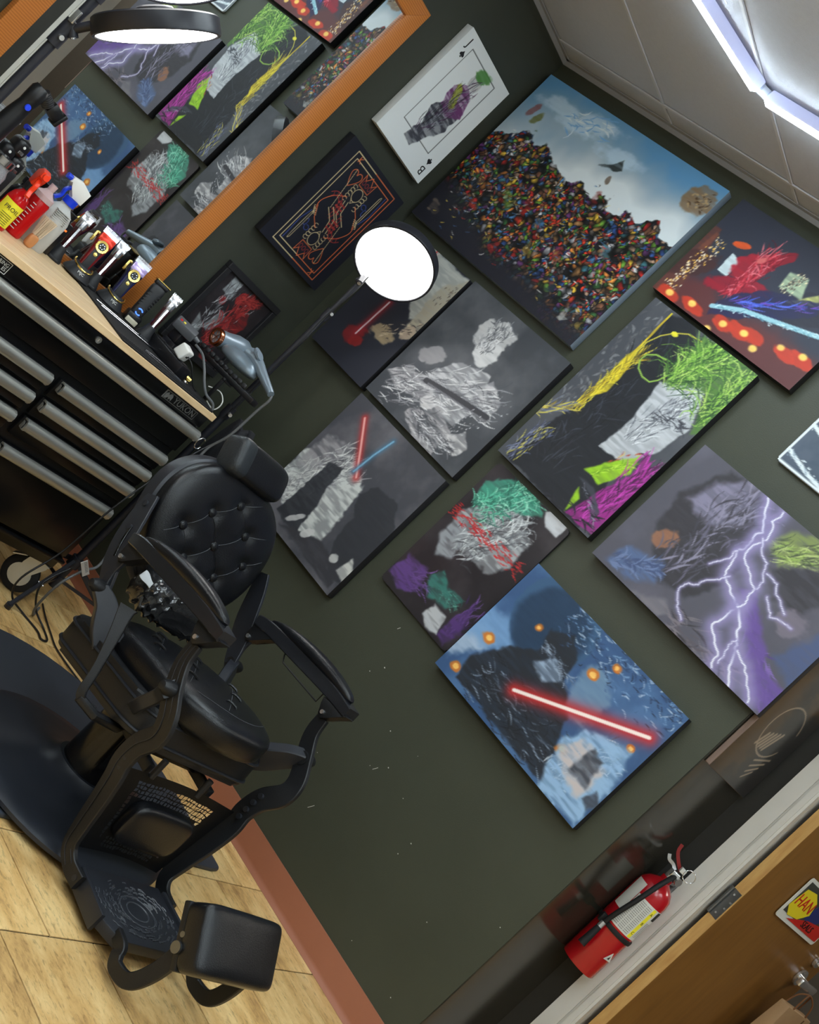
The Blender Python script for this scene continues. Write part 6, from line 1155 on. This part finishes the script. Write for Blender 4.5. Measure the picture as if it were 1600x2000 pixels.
# foil shaver
t = thing('foil_shaver', 'black foil shaver with two glowing blue arcs on its base', 'shaver', (0.115, -0.716, ZM), -0.45)
bm = BM(); box(bm, (0, 0, 0.02), (0.05, 0.056, 0.04), bev=0.008); obj('charging_base', bm, m_black, t)
bm = BM(); box(bm, (0.026, 0, 0.012), (0.006, 0.044, 0.018), bev=0.002); obj('cream_front', bm, mat('cream_plastic', (206, 200, 178), rough=0.3), t)
Ms = Matrix.Translation((0, 0, 0.036)) @ Matrix.Rotation(-0.16, 4, 'Y')
bm = BM(); superq(bm, (0, 0, 0.058), (0.017, 0.027, 0.066), 0.35, 0.6, 28, 20, M=Ms, fn=lambda p: V(p.x, p.y * (0.85 + 0.2 * max(0, p.z / 0.066)), p.z)); sb = obj('body', bm, m_blackm, t)
bm = BM(); [box(bm, Ms @ V(0.0165, s_ * 0.017, 0.035 + 0.011 * k), (0.003, 0.012, 0.0035), M=Ms.to_3x3()) for k in range(6) for s_ in (-1, 1)]; obj('grip_rib', bm, m_black, sb, sharp=None)
bm = BM(); box(bm, Ms @ V(0, 0, 0.130), (0.028, 0.052, 0.018), bev=0.004, M=Ms.to_3x3()); sh = obj('foil_head', bm, m_black, t); bm = BM(); box(bm, Ms @ V(0, 0, 0.1375), (0.034, 0.058, 0.004), bev=0.001, seg=1, M=Ms.to_3x3()); obj('gold_rim', bm, m_gold, sh)
m_bled = mat('blue_led', (70, 120, 255), rough=0.4, emit=2.0); bm = BM()
for a0 in (30, 210): tube(bm, [Ms @ V(0.0178, 0.011 * math.cos(math.radians(a0 + 12 * k)), 0.012 + 0.011 * math.sin(math.radians(a0 + 12 * k))) for k in range(10)], 0.0024, 6)
obj('blue_arc', bm, m_bled, t)
# small black charger blocks and cube
t = thing('power_strip', 'low black power strip behind the tools at the right end of the chest', 'power strip', (0.30, -0.655, ZM), 0.1)
bm = BM(); box(bm, (0, 0, 0.022), (0.20, 0.055, 0.044), bev=0.005); obj('housing', bm, m_black, t); bm = BM(); [box(bm, (-0.07 + 0.047 * k, 0, 0.045), (0.026, 0.028, 0.003), bev=0.001, seg=1) for k in range(4)]; obj('socket', bm, m_blackm, t)
t = thing('usb_charger', 'white cube shaped USB charger plugged in at the right end of the chest', 'charger', (0.352, -0.672, ZM + 0.0475), 0.35, rot=(0.0, 0.25, 0.35))
bm = BM(); box(bm, (0, 0, 0.026), (0.042, 0.046, 0.046), bev=0.007, seg=3); obj('cube', bm, m_whitep, t); bm = BM(); box(bm, (0.0215, 0, 0.026), (0.001, 0.014, 0.006)); obj('port', bm, m_black, t, sharp=None)
bm = BM(); tube(bm, [(0.376, -0.660, 0.985), (0.40, -0.645, 0.975), (0.41, -0.62, 0.95), (0.405, -0.58, 0.925), (0.39, -0.54, ZM + 0.003)], 0.0022, 6, smooth=5); o = obj('charging_cable', bm, m_cablek); tag(o, 'thin black cable drooping from the white USB charger', 'cable')
# tall black dock under the grey plug
t = thing('plug_block', 'black stack of adaptors holding up the grey plug', 'adaptor', (0.208, -0.596, ZM), 0.2); bm = BM(); box(bm, (0, 0, 0.03), (0.06, 0.05, 0.06), bev=0.005); box(bm, (-0.004, 0, 0.078), (0.045, 0.04, 0.036), bev=0.004); obj('housing', bm, m_black, t)
t = thing('dryer_plug', 'grey plug with red and yellow test buttons', 'plug', (0.212, -0.604, ZM + 0.0975), -0.5, rot=(0.0, 0.35, -0.75))
bm = BM(); box(bm, (0, 0, 0.024), (0.046, 0.085, 0.034), bev=0.006); obj('housing', bm, mat('dark_grey_plug', (86, 88, 92), rough=0.45), t)
bm = BM(); box(bm, (0.010, -0.028, 0.0422), (0.010, 0.009, 0.003), bev=0.001); obj('red_button', bm, mat('red_button', (206, 36, 44), rough=0.4), t); bm = BM(); box(bm, (0.010, -0.014, 0.0422), (0.010, 0.009, 0.003), bev=0.001); obj('yellow_button', bm, mat('yellow_button', (236, 216, 90), rough=0.4), t)
bm = BM(); cyl(bm, (0.0, 0.040, 0.024), (0.0, 0.062, 0.022), 0.010, 0.007, n=12); obj('strain_relief', bm, MATS['dark_grey_plug'], t)
bm = BM(); tube(bm, [(0.253, -0.560, 1.018), (0.295, -0.545, 1.012), (0.35, -0.545, 0.985), (0.385, -0.535, 0.955), (0.41, -0.515, 0.932), (0.43, -0.478, 0.922), (0.436, -0.466, 0.88), (0.42, -0.464, 0.78)], 0.0048, 8, smooth=6); o = obj('grey_cable', bm, m_cable); tag(o, 'thick grey cord running from the grey plug over the chest edge', 'cable')
# scissors, tweezers, small gold detail
t = thing('tweezers', 'slim silver tweezers lying on the bench mat', 'tweezers', (0.41, -0.742, ZM)); bm = BM(); bar(bm, [V(-0.012, -0.085, 0.006), V(0.0, 0.0, 0.008), V(0.016, 0.085, 0.004)], lambda u_: 0.009 - 0.006 * u_, 0.003, (0, 0, 1), 5); obj('arm', bm, m_silver, t); bm = BM(); bar(bm, [V(-0.012, -0.085, 0.003), V(0.003, 0.0, 0.0025), V(0.018, 0.085, 0.003)], lambda u_: 0.009 - 0.006 * u_, 0.002, (0, 0, 1), 5); obj('arm', bm, m_silver, t)
t = thing('scissors', 'small silver scissors with gold screw at the right end of the mat', 'scissors', (0.345, -0.560, ZM), 0.5)
for s_ in (-1, 1):
    bm = BM(); bar(bm, [V(0.0, 0.0, 0.004 + 0.0015 * s_), V(0.004 * s_, 0.045, 0.004 + 0.0015 * s_), V(0.010 * s_, 0.085, 0.004)], lambda u_: 0.009 * (1 - u_) + 0.001, 0.0022, (0, 0, 1), 4); bar(bm, [V(0.0, 0.0, 0.004), V(-0.008 * s_, -0.04, 0.004)], 0.006, 0.0025, (0, 0, 1), 0); tube(bm, [V(-0.016 * s_ + 0.011 * math.cos(a_), -0.052 + 0.013 * math.sin(a_), 0.004) for a_ in np.linspace(0, 2 * PI, 18)[:-1]], 0.0022, 6, closed=True); obj('scissor_blade', bm, m_silver, t)
bm = BM(); cyl(bm, (0, 0, 0.004), (0, 0, 0.009), 0.005, n=14); obj('screw', bm, m_gold, t)
t = thing('mini_trimmer', 'small black detail trimmer with gold rings lying on the mat', 'trimmer', (0.30, -0.575, ZM), 0.9); bm = BM(); cyl(bm, (-0.05, 0, 0.010), (0.03, 0, 0.010), 0.0095, n=16); obj('body', bm, m_black, t)
bm = BM(); cyl(bm, (-0.02, 0, 0.010), (-0.006, 0, 0.010), 0.0102, n=16); cyl(bm, (0.03, 0, 0.010), (0.052, 0, 0.010), 0.0088, 0.007, n=16); obj('gold_ring', bm, m_gold, t)
# white wire loop at the corner of the chest
bm = BM(); tube(bm, [(0.360, -0.486, 0.952), (0.40, -0.470, 0.968), (0.432, -0.464, 0.955), (0.440, -0.462, 0.932), (0.428, -0.464, 0.910), (0.400, -0.484, 0.9155)], 0.0022, 6, smooth=6); o = obj('white_cable', bm, m_whitep); tag(o, 'short white cable curling over the right corner of the chest', 'cable')
# hair dryer on a narrow black rail fixed to the wall
t = thing('tool_rail', 'narrow black scalloped rail standing on two posts at the right end of the chest', 'rail', (0.0, -0.452, 1.014)); bm = BM(); box(bm, (0.278, 0, 0), (0.51, 0.036, 0.022), bev=0.005, M=Matrix.Rotation(math.radians(-3), 3, 'Y')); obj('rail_plate', bm, m_black, t)
Mr = Matrix.Rotation(math.radians(-3), 4, 'Y')
for k in range(13):
    bm = BM(); superq(bm, (0.10 + 0.030 * k - 0.0, -0.0195, 0.004), (0.013, 0.006, 0.009), 0.8, 0.8, 14, 8, M=Mr); obj('scallop', bm, m_blackm, t)
for x_ in (0.11, 0.40):
    bm = BM(); box(bm, (x_, -0.045, -0.050), (0.016, 0.008, 0.101), bev=0.002); box(bm, (x_, -0.026, -0.014 + 0.05 * (x_ - 0.287)), (0.016, 0.046, 0.008), bev=0.002); obj('post', bm, m_black, t)
m_dry = mat('steel_blue_dryer', (126, 140, 152), rough=0.32, metal=0.35, spec=0.5); m_cop = mat('copper_ring', (236, 150, 110), rough=0.2, metal=1.0)
t = thing('hair_dryer', 'steel blue hair dryer with a copper ring lying on the black rail', 'hair dryer', (0.20, -0.452, 1.058))
Md = axisM((0.004, -0.006, 0.026), (0.08, 0.97, 0.18))
bm = BM(); lathe(bm, [(0.026, -0.012), (0.031, -0.008), (0.032, 0.0), (0.035, 0.03), (0.044, 0.075), (0.043, 0.110), (0.030, 0.135), (0.0, 0.142)], 36, Md); bd_ = obj('barrel', bm, m_dry, t)
bm = BM(); lathe(bm, [(0.0235, -0.0135), (0.0235, -0.020), (0.032, -0.020), (0.0335, -0.012), (0.032, -0.004)], 32, Md, closed_top=False)
for k in range(3):
    a_ = PI * k / 3; tube(bm, [Md @ V(0.024 * math.cos(a_), 0.024 * math.sin(a_), -0.015), Md @ V(-0.024 * math.cos(a_), -0.024 * math.sin(a_), -0.015)], 0.0012, 5)
obj('copper_intake', bm, m_cop, bd_); bm = BM(); lathe(bm, [(0.0, -0.0105), (0.0265, -0.0105), (0.0265, -0.0085), (0.0, -0.0085)], 24, Md); obj('intake_mesh', bm, m_black, bd_)
bm = BM(); superq(bm, (0.135, 0.012, 0.012), (0.098, 0.040, 0.038), 0.85, 0.85, 40, 20, M=Matrix.Rotation(math.radians(-3), 4, 'Y'), fn=lambda p: V(p.x, p.y, p.z * (1.0 if p.z > 0 else 0.55))); obj('dome', bm, m_dry, t)
bm = BM(); tube(bm, [(0.125, 0.030, 0.062), (0.18, 0.028, 0.064), (0.245, 0.020, 0.052), (0.345, 0.010, 0.030)], lambda u_: 0.029 - 0.017 * u_, 18, smooth=5); hn = obj('dryer_handle', bm, m_dry, t)
bm = BM()
for k in range(3): cyl(bm, (0.165 + 0.008 * k, 0.010, 0.086 - 0.001 * k), (0.169 + 0.008 * k, 0.010, 0.092 - 0.001 * k), 0.019, n=24)
obj('collar_ridge', bm, m_dry, hn)
# dryer cord down the side of the chest, with its tag
def cord(name, label, pts, r, m): 
    bm = BM(); tube(bm, pts, r, 7, smooth=7); o = obj(name, bm, m); return tag(o, label, 'cord')
cord('grey_cable', 'long grey cord dropping from the hair dryer down past the chest corner to the floor', [(0.553, -0.442, 1.086), (0.560, -0.442, 1.065), (0.552, -0.44, 1.017), (0.546, -0.44, 0.90), (0.519, -0.44, 0.822), (0.517, -0.44, 0.77), (0.518, -0.44, 0.677), (0.513, -0.44, 0.56), (0.52, -0.44, 0.402), (0.56, -0.45, 0.285), (0.575, -0.50, 0.245), (0.585, -0.545, 0.17), (0.56, -0.52, 0.06), (0.53, -0.47, 0.006), (0.46, -0.40, 0.006)], 0.0046, m_cable)
t = thing('cord_tag', 'white paper warning tag wrapped round the grey cord beside the chair', 'tag', (0.592, -0.520, 0.262), 0, rot=(0.0, 0.0, 0.0))
bm = BM(); vt = box(bm, (0, 0, 0), (0.003, 0.064, 0.024), M=Matrix.Rotation(math.radians(-38), 3, 'X')); obj('paper', bm, mat('white_paper_tag', (196, 190, 184), rough=0.7), t, sharp=None)
bm = BM(); [box(bm, Matrix.Rotation(math.radians(-38), 3, 'X') @ V(0.002, -0.026 + 0.007 * k, 0.004), (0.0006, 0.003, 0.010), M=Matrix.Rotation(math.radians(-38), 3, 'X')) for k in range(7)]; obj('small_print', bm, MATS['grey_print_ink'], t, sharp=None)
cord('black_cable', 'thin black cord looping on the floor in front of the caster wheel', [(0.47, -0.36, 0.86), (0.505, -0.44, 0.80), (0.515, -0.505, 0.65), (0.525, -0.56, 0.46), (0.53, -0.585, 0.25), (0.535, -0.635, 0.11), (0.53, -0.60, 0.035), (0.55, -0.53, 0.006), (0.62, -0.50, 0.005), (0.665, -0.505, 0.005), (0.655, -0.47, 0.005), (0.58, -0.45, 0.006), (0.545, -0.50, 0.04), (0.535, -0.55, 0.12), (0.50, -0.472, 0.20)], 0.0036, m_cablek)
cord('black_cable', 'thin black cord trailing over the floor tiles towards the chair base', [(0.42, -0.36, 0.006), (0.50, -0.39, 0.005), (0.60, -0.42, 0.005), (0.68, -0.44, 0.005), (0.76, -0.43, 0.005), (0.84, -0.41, 0.005)], 0.003, m_cablek)
bm = BM(); tube(bm, [V(0.508 + 0.0, -0.474 + 0.016 * math.cos(a_), 0.806 + 0.022 * math.sin(a_)) for a_ in np.linspace(0.9, 2 * PI - 0.4, 20)], 0.0024, 6); o = obj('wire_hook', bm, m_silver); tag(o, 'small silver wire hook on the end of the widest drawer pull', 'hook')

# items at the far left end of the chest top
t = thing('massager', 'tall black handheld massager with blue button and ribbed bent neck', 'massager', (0.33, -1.628, ZT), 0)
bm = BM(); lathe(bm, [(0, 0), (0.030, 0), (0.031, 0.01), (0.028, 0.15), (0.026, 0.26), (0.022, 0.30), (0.024, 0.32), (0.026, 0.35), (0.020, 0.362), (0, 0.362)], 24, Matrix.Translation((0, -0.028, 0)) @ Matrix.Rotation(math.radians(-4), 4, 'X')); obj('body', bm, m_black, t)
bm = BM(); lathe(bm, [(0.0, 0.0), (0.009, 0.0), (0.008, 0.004), (0.0, 0.005)], 16, axisM((0.026, -0.012, 0.298), (1, 0, 0))); obj('blue_button', bm, mat('blue_button', (40, 70, 225), rough=0.3), t)
bm = BM()
for k in range(7): a_ = k / 6; cyl(bm, (0.0, 0.006 + 0.030 * a_, 0.352 - 0.012 * a_), (0.0, 0.010 + 0.030 * a_, 0.350 - 0.012 * a_), 0.018, n=18)
obj('ribbed_neck', bm, m_blackm, t); bm = BM(); box(bm, (0, 0.062, 0.337), (0.036, 0.042, 0.036), bev=0.007, M=Matrix.Rotation(math.radians(-14), 3, 'X')); box(bm, (0, 0.086, 0.331), (0.04, 0.012, 0.044), bev=0.003, M=Matrix.Rotation(math.radians(-14), 3, 'X')); obj('head', bm, m_black, t)
t = thing('acrylic_box', 'clear acrylic box of metal combs at the far left of the chest', 'box', (0.14, -1.575, ZT))
bm = BM()
for c_, s_ in (((0, 0, 0.002), (0.10, 0.10, 0.004)), ((0.048, 0, 0.12), (0.003, 0.10, 0.24)), ((-0.048, 0, 0.12), (0.003, 0.10, 0.24)), ((0, 0.048, 0.12), (0.094, 0.003, 0.24)), ((0, -0.048, 0.12), (0.094, 0.003, 0.24)), ((0, 0.0, 0.244), (0.104, 0.104, 0.006))): box(bm, c_, s_, bev=0.0008, seg=1)
obj('acrylic_shell', bm, m_clear, t)
for k, (y, col) in enumerate(((-0.03, m_silver), (-0.01, m_whitep), (0.012, m_silver), (0.032, m_gold))):
    bm = BM(); box(bm, (0.01 * (k % 2), 0, 0.0), (0.012, 0.004, 0.19), bev=0.001, seg=1); [box(bm, (0.01 * (k % 2) + 0.010, 0, -0.08 + 0.012 * j), (0.012, 0.003, 0.004)) for j in range(14)]
    o = obj('metal_comb', bm, col, sharp=None, loc=(0.135, -1.575 + y, ZT + 0.102)); tag(o, ('silver comb nearest the left end inside the acrylic box', 'white comb inside the acrylic box', 'second silver comb inside the acrylic box, right of the white one', 'gold comb inside the acrylic box')[k], 'comb', 'combs in the acrylic box')
t = thing('guard_caddy', 'black caddy holding rounded clipper guards beside the acrylic box', 'caddy', (0.125, -1.445, ZT))
bm = BM(); box(bm, (0, 0, 0.065), (0.08, 0.085, 0.13), bev=0.006); box(bm, (0.042, -0.02, 0.10), (0.006, 0.022, 0.016), bev=0.002); obj('stand', bm, m_blackm, t)
for k, (y, z) in enumerate(((-0.024, 0.155), (0.024, 0.140), (0.0, 0.190))):
    bm = BM(); superq(bm, (0, 0, 0), (0.026, 0.026, 0.028), 0.6, 0.6, 24, 16); o = obj('clipper_guard', bm, m_black, loc=(0.135, -1.445 + y, ZT + z + 0.003)); tag(o, ('black clipper guard lying left in the caddy', 'black clipper guard lying right in the caddy', 'topmost black clipper guard of the caddy')[k], 'clipper guard', 'guards in the caddy')
    bm = BM(); lathe(bm, [(0, 0), (0.005, 0), (0.004, 0.003), (0, 0.003)], 12, axisM((0.024, 0, 0.008), (1, 0, 0.2))); obj('white_stud', bm, m_whitep, o); bm = BM(); box(bm, (0.026, 0.002, -0.010), (0.004, 0.018, 0.010), bev=0.001, seg=1); obj('clip', bm, m_silver, o)
t = thing('glass_jar', 'clear glass jar with a silver lid in front of the black caddy', 'jar', (0.240, -1.520, ZT)); bm = BM(); lathe(bm, [(0, 0), (0.040, 0), (0.043, 0.006), (0.043, 0.11), (0.036, 0.125), (0.036, 0.135), (0.033, 0.135), (0.033, 0.125), (0.040, 0.108), (0.040, 0.01), (0, 0.008)], 32); obj('glass', bm, m_clear, t); bm = BM(); lathe(bm, [(0.0, 0.136), (0.040, 0.136), (0.040, 0.156), (0.0, 0.158)], 32); obj('lid', bm, m_silver, t)
t = thing('black_bottle', 'black bottle with white script lettering left of the yellow label', 'bottle', (0.262, -1.440 - 0.012, ZT), 0.35); t.location = (0.135, -1.345, ZT)
bm = BM(); lathe(bm, [(0, 0), (0.026, 0), (0.028, 0.004), (0.028, 0.095), (0.020, 0.112), (0.013, 0.116), (0.013, 0.122), (0.017, 0.124), (0.017, 0.145), (0, 0.146)], 28); b_ = obj('bottle_body', bm, m_black, t)
bm = BM(); rs = random.Random(6)
pts = [(0.0, 0.012 * math.sin(k * 1.9) * 0.5 - 0.004, 0.030 + 0.0055 * k) for k in range(12)]; tube(bm, [V(0.0286 * math.cos(p[1] / 0.028), p[1], p[2]) for p in pts], 0.0009, 5, smooth=3); cyl(bm, (0.028, 0.002, 0.022), (0.0287, 0.002, 0.022), 0.004, n=12); obj('white_script', bm, m_whitep, b_)
